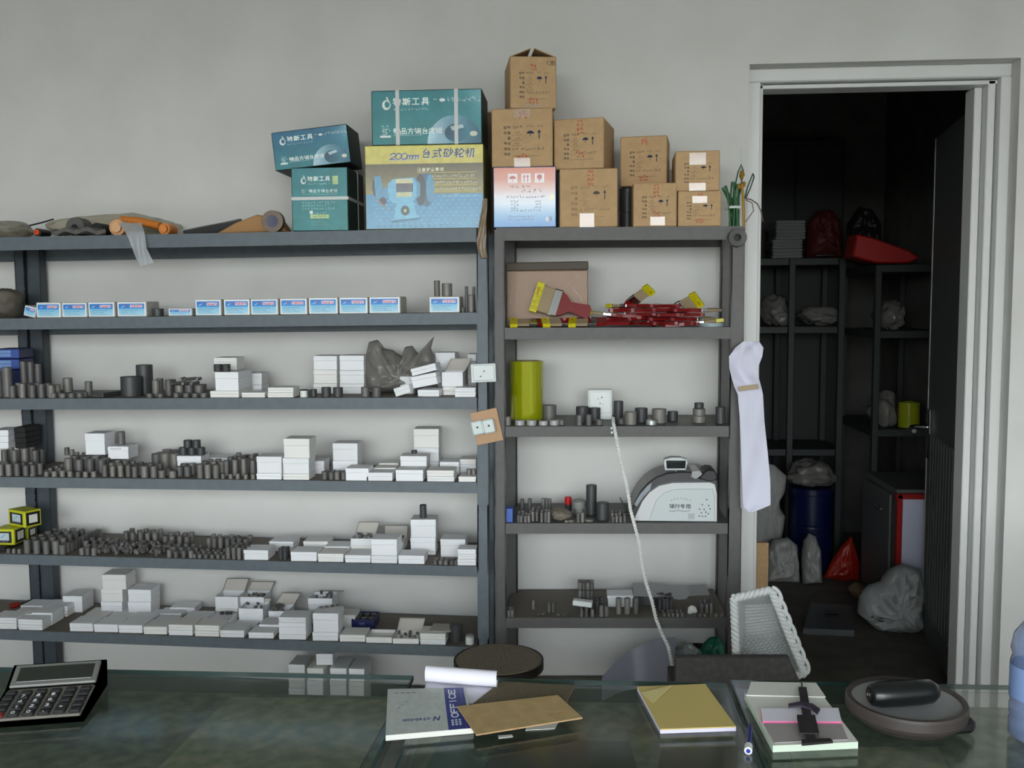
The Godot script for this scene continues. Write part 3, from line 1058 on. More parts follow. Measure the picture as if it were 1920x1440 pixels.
# ---------------------------------------------------------------- glass counter
const LIN := 0.766        # the cloth-lined shelf just under the glass
func plate(called: String, label: String, cat: String, c: Array, y: float, th: float, material: Material, top: Material = null, grp := "") -> MeshInstance3D:
	# corners in the photograph: front left, front right, back right, back left; lies at height y, th thick
	var q := []
	for k in 4:
		q.append(H(c[k * 2], c[k * 2 + 1], y + th))
	var at: Vector3 = (q[0] + q[1] + q[2] + q[3]) * 0.25
	at.y = y
	var m := Mb.new()
	var f := Mb.new()
	f.quad(q[0] - at, q[1] - at, q[2] - at, q[3] - at, Vector3.UP)
	for k in 4:
		var a: Vector3 = q[k] - at
		var b: Vector3 = q[(k + 1) % 4] - at
		var dn := Vector3(0, -th, 0)
		m.quad(a + dn, b + dn, b, a, (a + b) * 0.5 * Vector3(1, 0, 1))
	m.quad(q[0] - at - Vector3(0, th, 0), q[1] - at - Vector3(0, th, 0), q[2] - at - Vector3(0, th, 0), q[3] - at - Vector3(0, th, 0), Vector3.DOWN)
	return single(called, label, cat, m, material, at, Basis.IDENTITY, grp, f, top if top else material)

func glass_case(label: String, x0: float, x1: float, zb: float, zf: float, felt: Material) -> void:
	var o := thing("glass_counter", label, "counter", Vector3(0, 0, 0))
	var m := Mb.new()
	var xm := (x0 + x1) / 2
	var w := x1 - x0
	var zm := (zb + zf) / 2
	var d := zf - zb
	m.box(Vector3(xm, 0.05, zm), Vector3(w, 0.10, d), 0.004)
	part("plinth", m, M.wood_dark, o)
	m = Mb.new()
	m.box(Vector3(xm, LIN - 0.008, zm), Vector3(w - 0.016, 0.015, d - 0.03), 0.001)
	part("lined_shelf", m, felt, o)
	m = Mb.new()
	m.box(Vector3(xm, CT - 0.004, zm), Vector3(w, 0.008, d))
	part("top_pane", m, M.glass, o)
	m = Mb.new()
	m.box(Vector3(xm, CT - 0.004, zb - 0.001), Vector3(w, 0.0082, 0.002))
	part("polished_edge", m, M.glass_edge, o)
	for s in [x0, x1]:
		m = Mb.new()
		m.box(Vector3(s, CT - 0.004, zm), Vector3(0.003, 0.0084, d))
		part("polished_edge", m, M.glass_edge, o)
		m = Mb.new()
		m.box(Vector3(s + (0.005 if s == x0 else -0.005), 0.445, zm), Vector3(0.005, 0.69, d - 0.01))
		part("side_pane", m, M.glass, o)
	for z in [zb + 0.008, zf - 0.008]:
		m = Mb.new()
		m.box(Vector3(xm, 0.445, z), Vector3(w - 0.02, 0.69, 0.005))
		part("front_pane" if z > zm else "back_pane", m, M.glass, o)

func build_counter() -> void:
	M.wood_dark = grained(Color(0.20, 0.22, 0.20), 0.6, noise_tex(15, 0.03, Color(0.7, 0.7, 0.7), Color(1, 1, 1)), 2.0)
	var felt := grained(Color(0.56, 0.61, 0.53), 0.9, noise_tex(21, 0.035, Color(0.6, 0.6, 0.6), Color(1, 1, 0.95)), 2.5)
	var olive := grained(Color(0.72, 0.71, 0.59), 0.85, noise_tex(23, 0.03, Color(0.66, 0.72, 0.66), Color(1, 1, 1), 6), 3.0)
	var zf := 2.25
	var za := H(600, 1264, CT).z
	var zc := H(1150, 1277, CT).z
	var zd := H(1600, 1280, CT).z
	var s1 := H(735, 1355, CT).x
	var s2 := H(775, 1355, CT).x
	var s3 := H(1398, 1360, CT).x
	glass_case("left glass-topped display counter, under the calculator", -2.2, s1, za, zf, felt)
	glass_case("middle glass-topped display counter, under the notebook and yellow pad", s2, s3 - 0.006, zc, zf, felt)
	glass_case("right glass-topped display counter, under the note pads and round stand", s3 + 0.006, 2.2, zd, zf, felt)
	# sheets lying inside
	plate("lining_sheet", "olive mottled sheet lying inside the left glass counter", "sheet", [235, 1500, 640, 1500, 745, 1312, 432, 1306], LIN, 0.003, olive)
	plate("dark_tray", "dark flat tray inside the middle glass counter under the torn label", "tray", [880, 1480, 1210, 1490, 1180, 1390, 940, 1385], LIN, 0.012, mat(Color(0.10, 0.13, 0.12), 0.4))
	plate("lining_sheet", "pale green sheet inside the middle glass counter left of the dark tray", "sheet", [770, 1490, 880, 1490, 930, 1380, 830, 1380], LIN, 0.002, mat(Color(0.30, 0.40, 0.35), 0.8))
	plate("lining_sheet", "brown paper sheet inside the middle glass counter below the yellow pad", "sheet", [1225, 1490, 1380, 1490, 1385, 1400, 1240, 1400], LIN, 0.002, mat(Color(0.34, 0.30, 0.20), 0.85))
	plate("lining_sheet", "grey green sheet inside the right glass counter below the note pads", "sheet", [1500, 1490, 1800, 1490, 1760, 1400, 1480, 1400], LIN, 0.002, olive)


func build_counter_things() -> void:
	var m := Mb.new()
	var f := Mb.new()
	var y := CT + 0.0005
	# --- calculator
	var fr := H(157, 1340, y + 0.012)
	var ux := yaw(13.5) * Vector3.RIGHT
	var wd := 0.158
	var uz := ux.cross(Vector3.UP)
	var bs := Basis(ux, Vector3.UP, uz * 0.76)
	var at := fr - ux * wd / 2 + uz * -0.105 * 0.76
	at.y = y
	var o := thing("calculator", "black desk calculator with silver keypad and tilted display, on the left glass counter", "calculator", at, bs)
	var silver := mat(Color(0.50, 0.48, 0.45), 0.35, 0.5)
	var dark := mat(Color(0.10, 0.10, 0.105), 0.4)
	var sl := Basis(Vector3.RIGHT, deg_to_rad(9.0))
	m.prism(PackedVector2Array([Vector2(-0.105, 0.0), Vector2(0.105, 0.0), Vector2(0.105, 0.009), Vector2(-0.03, 0.022), Vector2(-0.10, 0.050), Vector2(-0.112, 0.046)]), -wd / 2, wd / 2)
	var rot := Mb.new()
	for k in m.v.size():
		m.v[k] = Vector3(m.v[k].z, m.v[k].y, m.v[k].x)
		m.n[k] = Vector3(m.n[k].z, m.n[k].y, m.n[k].x)
	part("body", m, dark, o)
	m = Mb.new()
	var kb := Basis(Vector3.RIGHT, atan2(0.013, 0.135))
	var kc := Vector3(0, 0.0165, 0.036)
	m.box(kc, Vector3(wd - 0.012, 0.006, 0.132), 0.003, null, kb)
	part("keypad_plate", m, silver, o)
	var dbs := Basis(Vector3.RIGHT, atan2(0.028, 0.07))
	var dc := Vector3(0, 0.038, -0.064)
	m = Mb.new()
	m.box(dc, Vector3(wd - 0.012, 0.006, 0.062), 0.002, null, dbs)
	part("display_bezel", m, mat(Color(0.42, 0.42, 0.40), 0.35), o)
	m = Mb.new()
	m.box(dc + dbs * Vector3(0, 0.002, 0), Vector3(wd - 0.03, 0.005, 0.042), 0.001, null, dbs)
	part("display", m, mat(Color(0.17, 0.18, 0.16), 0.2), o)
	var keys := ["", "7", "8", "9", "", "", "", "4", "5", "6", "", "", "", "1", "2", "3", "+", "", "", "0", "0", ".", "", ""]
	for r in 5:
		for c in 6:
			var kp := Vector3(-0.0615 + c * 0.0246, 0.0045, -0.042 + r * 0.0235)
			if r == 0 and c < 4 and c > 0 and c != 2:
				kp.z += 0.002
			m = Mb.new()
			var tall := c == 4 and r == 3
			if c == 4 and r == 4:
				continue
			m.box(kc + kb * (kp + Vector3(0, 0, 0.011 if tall else 0.0)), Vector3(0.019, 0.007, 0.0395 if tall else 0.0165), 0.0025, null, kb)
			var is_red: bool = c == 0 and r == 4
			var kk := part("key", m, mat(Color(0.45, 0.13, 0.09), 0.45) if is_red else dark, o)
			if is_red:
				kk.set_meta("label", "red clear key")
			var ch: String = keys[(r - 1) * 6 + c] if r > 0 else ""
			if ch:
				var tm := TextMesh.new()
				var fo := SystemFont.new()
				fo.font_names = PackedStringArray(["Droid Sans"])
				tm.font = fo
				tm.text = ch
				tm.font_size = 16
				tm.pixel_size = 0.00085
				tm.depth = 0.0004
				tm.material = M.white_plastic
				var t := part_mesh("legend", tm, kk)
				t.transform = Transform3D(kb * Basis(Vector3.RIGHT, -PI / 2), kc + kb * (kp + Vector3(0, 0.0038, 0.011 if tall else 0.0)))
	# --- notebook with a blue band
	var pc := Pic.new(420, 320, Color(0.73, 0.76, 0.74), GL, 3)
	var navy := Color(0.08, 0.14, 0.42)
	pc.speckle(0.05, 0.02, 5)
	pc.rect(300, 0, 405, 320, Color(0.10, 0.17, 0.50))
	pc.rect(385, 0, 388, 320, Color(0.3, 0.36, 0.62))
	pc.textv("OFFICE", Vector2(318, 232), Vector2(0, -1), Vector2(1, 0), 46, Color(0.9, 0.92, 0.95), 7.0, 0.80)
	for r in 3:
		for c in 3:
			pc.rect(318 + r * 18, 246 + c * 16, 330 + r * 18, 257 + c * 16, Color(0.85, 0.88, 0.93))
	for k in 6:
		pc.line(Vector2(326 + k * 7, 22), Vector2(328 + k * 7, 32), 1.5, Color(0.7, 0.75, 0.85))
	pc.textv("N", Vector2(258, 246), Vector2(-1, 0), Vector2(0.25, -1), 38, navy, 7.0)
	pc.textv("otebook", Vector2(214, 240), Vector2(-1, 0), Vector2(0.25, -1), 27, navy, 3.6, 0.74)
	for k in 4:
		pc.line(Vector2(40 + k * 30, 30), Vector2(58 + k * 30, 33), 4, Color(0.25, 0.28, 0.33))
	for q in [[95, 100], [60, 138], [75, 122], [52, 150]]:
		pc.line(Vector2(q[0], q[1]), Vector2(q[0] + 9, q[1] - 7), 2.5, Color(0.25, 0.28, 0.38))
	plate("notebook", "white notebook with a dark blue band, lying upside down on the middle counter", "notebook", [723, 1379, 888, 1365, 874, 1289, 727, 1292], y, 0.009, M.paper_warm, printed(pc.tex(), 0.45))
	# --- rolled white form and its sheet
	plate("printed_form", "white form sheet with faint ruled lines under the notebook's back corner", "paper", [790, 1316, 912, 1320, 935, 1290, 800, 1276], y + 0.0005, 0.0008, M.paper)
	var grid := []
	for a in 25:
		var ang := -2.6 + a * (4.6 / 24)
		var row := []
		for b in 5:
			var p := H(lerpf(799, 932, b / 4.0), lerpf(1279, 1290, b / 4.0), y + 0.002)
			row.append(p + Vector3(0, 0.017 + sin(ang) * 0.014, cos(ang) * 0.014))
		grid.append(row)
	m = Mb.new()
	m.sheet(grid, 0.0006)
	single("rolled_paper", "white sheet of paper curled into a roll behind the notebook", "paper", m, M.paper)
	plate("worn_board", "worn brown board lying partly under the kraft envelope", "board", [870, 1332, 1054, 1333, 1077, 1285, 940, 1277], y + 0.0015, 0.004, M.kraft_dark, grained(Color(0.50, 0.455, 0.37), 0.9, noise_tex(33, 0.08, Color(0.6, 0.58, 0.55), Color(1, 1, 1)), 12.0))
	pc = Pic.new(400, 160, Color(0.71, 0.61, 0.42), GL, 3)
	pc.speckle(0.06, 0.015, 8)
	var stamp := Color(0.66, 0.42, 0.27)
	pc.text("??????", 290, 108, 14, stamp, 1.3)
	pc.rect(20, 128, 90, 130, Color(0.66, 0.52, 0.34))
	pc.text("???", 40, 110, 14, stamp, 1.2, 0.0, 1.0, 0.5)
	plate("kraft_envelope", "tan kraft envelope lying across the notebook's right end", "envelope", [893, 1377, 1092, 1345, 1046, 1303, 857, 1324], y + 0.0105, 0.0025, M.brown, printed(pc.tex(), 0.75))
	plate("torn_paper", "small torn white scrap in front of the kraft envelope", "paper", [935, 1384, 962, 1381, 960, 1377, 934, 1379], y, 0.0008, M.paper_warm)
	plate("torn_paper", "long torn white scrap half under the envelope's right end", "paper", [985, 1369, 1040, 1366, 1048, 1352, 990, 1356], y + 0.0002, 0.0008, M.paper_warm)
	# --- yellow legal pad
	o = thing("legal_pad", "yellow writing pad with a folded corner on the middle counter", "note pad", Vector3.ZERO)
	var q := [H(1238, 1369, y + 0.006), H(1380, 1364, y + 0.006), H(1322, 1284, y + 0.006), H(1195, 1289, y + 0.006)]
	m = Mb.new()
	m.slab(q[0], q[1], q[2], q[3], Vector3(0, -0.006, 0))
	part("pages", m, mat(Color(0.84, 0.82, 0.90), 0.8), o)
	m = Mb.new()
	var u2 := Vector3(0, 0.002, 0)
	m.slab(q[0] + u2, q[1] + u2, q[2] + u2, q[3] + u2, Vector3(0, -0.0018, 0))
	part("top_sheet", m, mat(Color(0.80, 0.72, 0.44), 0.8), o)
	m = Mb.new()
	var e0 := H(1202, 1298, y + 0.010)
	var e1 := H(1262, 1284, y + 0.012)
	var e2 := H(1225, 1318, y + 0.009)
	m.tri(e0, e1, e2, Vector3.UP, Vector3.UP, Vector3.UP)
	m.tri(e0 - u2 * 0.3, e1 - u2 * 0.3, e2 - u2 * 0.3, Vector3.DOWN, Vector3.DOWN, Vector3.DOWN)
	for e in [[e0, e1], [e1, e2], [e2, e0]]:
		m.quad(e[0] - u2 * 0.3, e[1] - u2 * 0.3, e[1], e[0], (e[0] + e[1]) * 0.5 - (e0 + e1 + e2) / 3.0)
	part("folded_corner", m, mat(Color(0.86, 0.80, 0.56), 0.8), o)
	# --- white pad, loose sheets, vernier caliper
	plate("paper_pad", "thick white paper pad with green-edged front, under the caliper", "note pad", [1449, 1398, 1609, 1391, 1540, 1300, 1396, 1300], y, 0.011, mat(Color(0.80, 0.86, 0.78), 0.8), M.paper_warm)
	plate("loose_sheets", "greyish loose sheets behind the thick white pad", "paper", [1400, 1303, 1548, 1306, 1530, 1280, 1408, 1278], y + 0.0115, 0.002, M.paper_warm)
	plate("receipt_slip", "white receipt slips with a pink edge crossing the white pad", "paper", [1430, 1352, 1578, 1353, 1572, 1327, 1426, 1328], y + 0.0115, 0.004, mat(Color(0.88, 0.42, 0.62), 0.8), M.paper)
	plate("carbon_sheet", "grey sheet in front of the receipt slips on the white pad", "paper", [1452, 1392, 1590, 1386, 1578, 1357, 1432, 1356], y + 0.0115, 0.0015, mat(Color(0.62, 0.60, 0.59), 0.8))
	o = thing("vernier_caliper", "dark steel vernier caliper lying across the white pad and slips", "caliper", Vector3.ZERO)
	var cy := y + 0.0165
	var steel := mat(Color(0.24, 0.23, 0.235), 0.4, 0.6)
	m = Mb.new()
	m.slab(H(1512, 1388, cy + 0.004), H(1530, 1388, cy + 0.004), H(1512, 1288, cy + 0.004), H(1497, 1288, cy + 0.004), Vector3(0, -0.004, 0))
	part("beam", m, steel, o)
	m = Mb.new()
	m.tube(PackedVector3Array([H(1503, 1278, cy + 0.002), H(1504, 1290, cy + 0.002)]), 0.0015, 6)
	part("depth_rod", m, steel, o)
	m = Mb.new()
	var vs := []
	for k in [[1478, 1324, 1478, 1319], [1500, 1322, 1500, 1315], [1522, 1328, 1524, 1319], [1533, 1337, 1538, 1329]]:
		vs.append([H(k[0], k[1], cy + 0.007), H(k[2], k[3], cy + 0.007)])
	for k in 3:
		m.slab(vs[k][0], vs[k + 1][0], vs[k + 1][1], vs[k][1], Vector3(0, -0.003, 0))
	part("jaw", m, mat(Color(0.33, 0.29, 0.36), 0.35, 0.5), o)
	m = Mb.new()
	m.slab(H(1500, 1374, cy + 0.006), H(1536, 1374, cy + 0.006), H(1528, 1340, cy + 0.006), H(1494, 1340, cy + 0.006), Vector3(0, -0.0055, 0))
	part("slider", m, steel, o)
	m = Mb.new()
	m.slab(H(1503, 1394, cy + 0.004), H(1562, 1389, cy + 0.004), H(1556, 1384, cy + 0.004), H(1503, 1386, cy + 0.004), Vector3(0, -0.004, 0))
	part("jaw", m, steel, o)
	# --- round stand with a dark handpiece
	var dc2 := H(1699, 1317, y + 0.03)
	var R := (H(1808, 1317, y + 0.03) - dc2).length()
	o = thing("round_stand", "round grey-topped stand with a thick dark rim, on the right counter", "stand", Vector3(dc2.x, y, dc2.z))
	m = Mb.new()
	m.lathe(PackedVector2Array([Vector2(0, 0), Vector2(R * 0.80, 0), Vector2(R * 0.86, 0.004), Vector2(R * 0.97, 0.014), Vector2(R, 0.020), Vector2(R, 0.034), Vector2(R * 0.98, 0.038), Vector2(R * 0.90, 0.038), Vector2(R * 0.895, 0.033)]), 56, Vector3.ZERO, Basis.IDENTITY, false)
	part("rim", m, mat(Color(0.25, 0.225, 0.21), 0.45), o)
	m = Mb.new()
	m.lathe(PackedVector2Array([Vector2(R * 0.9, 0.0335), Vector2(R * 0.6, 0.030), Vector2(0, 0.029)]), 56, Vector3.ZERO, Basis.IDENTITY, true)
	part("dish", m, mat(Color(0.60, 0.60, 0.60), 0.35), o)
	var hp := H(1694, 1296, y + 0.055)
	var hl := (H(1755, 1290, y + 0.055) - H(1628, 1298, y + 0.055))
	var hb := Basis.IDENTITY
	var hx := hl.normalized()
	hb = Basis(Vector3.UP.cross(hx).normalized().cross(hx).normalized() * -1.0, hx, Vector3.UP.cross(hx).normalized())
	var L := hl.length()
	var hr := 0.021
	o = thing("hand_piece", "dark rounded handpiece with an open round end, resting on the round stand", "tool", Vector3(hp.x, y + 0.031 + hr, hp.z), hb)
	m = Mb.new()
	m.lathe(PackedVector2Array([Vector2(0.009, -L * 0.45), Vector2(0.012, -L * 0.5), Vector2(0.017, -L * 0.47), Vector2(hr, -L * 0.36), Vector2(hr * 1.02, -L * 0.1), Vector2(hr, L * 0.2), Vector2(hr * 0.92, L * 0.4), Vector2(hr * 0.6, L * 0.485), Vector2(0, L * 0.5)]), 28, Vector3.ZERO, Basis.IDENTITY, true)
	part("shell", m, mat(Color(0.075, 0.085, 0.09), 0.28), o)
	m = Mb.new()
	m.lathe(PackedVector2Array([Vector2(0, -L * 0.43), Vector2(0.009, -L * 0.43), Vector2(0.0095, -L * 0.46), Vector2(0.0105, -L * 0.495)]), 20)
	part("socket", m, mat(Color(0.30, 0.28, 0.27), 0.3, 0.7), o)
	m = Mb.new()
	m.box(Vector3(0, 0.014, 0), Vector3(0.062, 0.026, 0.03), 0.008)
	single("black_plug", "small black plug lying against the front right of the round stand", "plug", m, M.black, H(1785, 1368, y) + Vector3(0, 0.0, 0.012), yaw(12))
	# --- pen
	var p0 := H(1403, 1408, y + 0.006)
	var p1 := H(1407, 1355, y + 0.006)
	o = thing("ballpoint_pen", "blue and white ballpoint pen lying between the yellow pad and white pad", "pen", Vector3.ZERO)
	m = Mb.new()
	m.tube(PackedVector3Array([p0.lerp(p1, 0.18), p0.lerp(p1, 0.7)]), 0.0045, 12)
	part("barrel", m, mat(Color(0.06, 0.12, 0.45), 0.25), o)
	m = Mb.new()
	m.tube(PackedVector3Array([p0, p0.lerp(p1, 0.02), p0.lerp(p1, 0.17)]), 0.0062, 14)
	part("end_cap", m, M.white_plastic, o)
	m = Mb.new()
	m.tube(PackedVector3Array([p0.lerp(p1, -0.012), p0.lerp(p1, 0.0)]), 0.0034, 12)
	part("plug", m, mat(Color(0.08, 0.18, 0.60), 0.3), o)
	m = Mb.new()
	m.tube(PackedVector3Array([p0.lerp(p1, 0.7), p1]), 0.0045, 12, 0.001)
	part("tip", m, mat(Color(0.06, 0.12, 0.45), 0.25), o)
	# --- water bottle at the right end
	var bp := H(1966, 1408, y)
	var br := 0.041
	o = thing("water_bottle", "clear blue plastic water bottle at the right end of the counter", "bottle", Vector3(bp.x, y, bp.z - br))
	var bottle := clear(Color(0.46, 0.54, 0.70), 0.5, 0.1)
	m = Mb.new()
	m.lathe(PackedVector2Array([Vector2(0, 0.004), Vector2(br * 0.8, 0), Vector2(br, 0.008), Vector2(br, 0.03), Vector2(br * 0.95, 0.036), Vector2(br, 0.042), Vector2(br, 0.055), Vector2(br * 0.95, 0.061), Vector2(br, 0.067), Vector2(br, 0.125), Vector2(br * 0.93, 0.135), Vector2(br, 0.145), Vector2(br * 0.9, 0.17), Vector2(br * 0.5, 0.195), Vector2(br * 0.42, 0.20), Vector2(br * 0.42, 0.215)]), 28, Vector3.ZERO, Basis.IDENTITY, true)
	part("body", m, bottle, o)
	m = Mb.new()
	m.lathe(PackedVector2Array([Vector2(br + 0.0006, 0.07), Vector2(br + 0.0006, 0.122)]), 28)
	part("label", m, mat(Color(0.50, 0.60, 0.78), 0.4), o)
	m = Mb.new()
	m.lathe(PackedVector2Array([Vector2(br * 0.5, 0.205), Vector2(br * 0.5, 0.226), Vector2(0, 0.227)]), 20)
	part("cap", m, mat(Color(0.10, 0.22, 0.60), 0.4), o)


# ---------------------------------------------------------------- cartons on top of the racks
func carton(called: String, label: String, cat: String, x0: float, y0: float, x1: float, y1: float, z: float, dep: float, face: Material, side: Material, yw := 0.0, base := -1.0, roll := 0.0, grp := "") -> Node3D:
	# the front face spans these pixels on the plane z; base is the height it stands on
	var xm := (x0 + x1) / 2
	var b := P(xm, y1, z)
	var t := P(xm, y0, z)
	if base > 0.0:
		b.y = base
	var w := (P(x1, (y0 + y1) / 2, z) - P(x0, (y0 + y1) / 2, z)).length() / cos(deg_to_rad(yw))
	var h := t.y - b.y
	var bs := yaw(yw) * Basis(Vector3.BACK, deg_to_rad(roll))
	var o := thing(called, label, cat, b - bs.z * dep / 2, bs, grp)
	var m := Mb.new()
	var f := Mb.new()
	m.box(Vector3(0, h / 2, 0), Vector3(w, h, dep), 0.0025, f)
	part("carton_body", m, side, o, f, face)
	o.set_meta("size", Vector3(w, h, dep))
	return o

func strap(o: Node3D, called: String, c: Vector3, s: Vector3, material: Material) -> void:
	var m := Mb.new()
	m.box(c, s, 0.0004)
	part(called, m, material, o)

func brown_face(v: int) -> StandardMaterial3D:
	var p := Pic.new(300, 330, Color(0.735, 0.605, 0.44), GL, 60 + v)
	p.speckle(0.05, 0.012, 70 + v)
	var ink := Color(0.24, 0.22, 0.20)
	var blue := Color(0.13, 0.17, 0.27)
	var al := 1.0
	if v == 2:
		ink = Color(0.52, 0.43, 0.32)
		blue = Color(0.30, 0.28, 0.28)
	var rows := ["型号", "数量", "重量", "号数", "地址", "地址"]
	for k in 6:
		var y := 96.0 + k * 31
		p.text(rows[k], 56, y, 19, ink, 1.7)
		if k == 4:
			p.text("????????", 100, y, 20, ink, 1.6, 0, 1.02)
		elif k == 0:
			p.text("???", 104, y, 16, ink, 1.6)
		else:
			p.text("??" if k < 4 else "", 116, y + 2, 12, ink, 1.3)
		if k > 0 and k != 4:
			p.line(Vector2(100, y + 22), Vector2(150 if k < 4 else 240, y + 22), 1.4, ink, al)
	p.umbrella(192, 142, 36, blue)
	p.arrow(236, 148, 38, blue)
	p.text("??", 176, 92, 15, ink, 1.2)
	p.text("??", 224, 92, 15, ink, 1.2)
	var red := Color(0.70, 0.17, 0.11)
	if v == 3:
		for k in 4:
			p.text("??", 138, 4 + k * 26, 21, red, 2.6)
		p.text("??", 136, 210, 24, red, 2.4)
		p.text("??", 140, 236, 24, red, 2.2)
	elif v == 2:
		for k in 4:
			p.text("??", 140, 4 + k * 24, 20, red, 2.2)
	else:
		p.text("??", 132, 44 if v == 0 else 8, 24, red, 3.0)
		p.text("??", 136, 66 if v == 0 else 34, 22, red, 2.4)
		p.text("???", 120, 264 if v == 0 else 258, 22, red, 3.0)
		p.text("???", 118, 288 if v == 0 else 282, 22, red, 2.4)
	if v == 0:
		p.text("135", 232, 22, 34, ink, 3.0, 0.15, 0.9)
	return printed(p.tex(), 0.75)

func teal_face(w: int, h: int, v: int) -> StandardMaterial3D:
	var a := Color(0.09, 0.41, 0.55) if v == 0 else Color(0.11, 0.50, 0.53)
	var b := Color(0.62, 0.76, 0.80)
	var p := Pic.new(w, h, a, GL, 80 + v)
	p.ramp(0, 0, w, h, a, a.lerp(Color(0.12, 0.52, 0.52), 0.8))
	if v < 2:
		for y in h:
			for x in range(int(w * 0.55), w):
				var k := clampf((float(x) / w - 0.62) * 2.2, 0, 1) * clampf(1.15 - float(y) / h * 1.1, 0.1, 1)
				p.mix(x, y, b, k * k)
		var gx := w * 0.755
		p.oval(gx, h * 0.99, w * 0.25, h * 0.52, Color(0.72, 0.85, 0.90), Color(0.10, 0.36, 0.46))
		p.oval(gx + w * 0.02, h * 0.80, w * 0.11, h * 0.17, Color(0.10, 0.30, 0.38), Color(0.20, 0.50, 0.58))
		p.poly(PackedVector2Array([Vector2(gx - w * 0.04, h * 0.68), Vector2(gx + w * 0.07, h * 0.64), Vector2(gx + w * 0.09, h * 0.70), Vector2(gx - w * 0.02, h * 0.76)]), Color(0.78, 0.85, 0.86), 0.9)
		p.oval(w * 0.93, h * 0.82, w * 0.035, h * 0.05, Color(0.82, 0.85, 0.78))
	var wt := Color(0.90, 0.93, 0.92)
	var s := h * 0.15 if v < 2 else h * 0.085
	var ox := w * (0.19 if v < 2 else 0.28)
	var oy := h * (0.13 if v < 2 else 0.13)
	p.oval(ox - s * 0.75, oy + s * 0.85, s * 0.5, s * 0.62, wt)
	p.oval(ox - s * 0.66, oy + s * 0.78, s * 0.30, s * 0.40, a)
	p.line(Vector2(ox - s * 0.7, oy - s * 0.1), Vector2(ox - s * 0.45, oy + s * 0.5), s * 0.16, wt)
	p.text("特斯工具", ox, oy, s, wt, s * 0.13, 0.0, 1.12)
	p.text("??????????", ox, oy + s * 1.25, s * 0.36, wt, 1.2, 0, 1.2)
	if v < 2:
		p.text("-", w * 0.56, oy - s * 0.1, s * 0.7, wt, 3.0)
		p.oval(w * 0.645, oy + s * 0.35, s * 0.34, s * 0.22, wt)
		p.text("???????", w * 0.69, oy, s * 0.62, wt, 1.7, 0, 0.9)
		p.text("??", w * 0.075, h * 0.64, s * 0.5, wt, 1.6)
		p.text("5'", w * 0.09, h * 0.71, s * 0.8, wt, 3.0)
		p.rect(w * 0.07, h * 0.83, w * 0.17, h * 0.87, wt)
		p.text("精品方钢台虎钳", w * 0.19, h * 0.69, s * 0.85, wt, s * 0.10, 0, 0.98)
		p.line(Vector2(w * 0.19, h * 0.83), Vector2(w * 0.46, h * 0.825), 1.6, wt)
	else:
		p.rect(w * 0.74, oy, w * 0.84, oy + s * 1.6, Color(0.72, 0.82, 0.55))
		p.text("5'", w * 0.17, h * 0.335, s * 0.8, wt, 2.2)
		p.text("精品方钢台虎钳", w * 0.30, h * 0.335, s * 0.75, wt, 2.0, 0, 1.05)
		p.line(Vector2(w * 0.18, h * 0.42), Vector2(w * 0.8, h * 0.42), 1.3, wt)
		for k in 3:
			p.text("????????????" if k != 1 else "??????????", w * 0.17, h * (0.53 + k * 0.05), s * 0.45, wt, 1.1, 0, 1.2)
		p.oval(w * 0.34, h * 0.71, s * 0.35, s * 0.35, wt)
		p.text("?????", w * 0.40, h * 0.70, s * 0.45, wt, 1.1)
		p.rect(w * 0.32, h * 0.745, w * 0.66, h * 0.81, Color(0.72, 0.82, 0.55))
		p.text("??????", w * 0.36, h * 0.755, s * 0.45, Color(0.10, 0.40, 0.40), 1.2)
		for k in 3:
			p.line(Vector2(w * 0.34, h * (0.85 + k * 0.03)), Vector2(w * (0.58 + 0.04 * k), h * (0.85 + k * 0.03)), 1.4, Color(0.6, 0.78, 0.74))
	p.speckle(0.10, 0.01, 90 + v)
	return printed(p.tex(), 0.35)

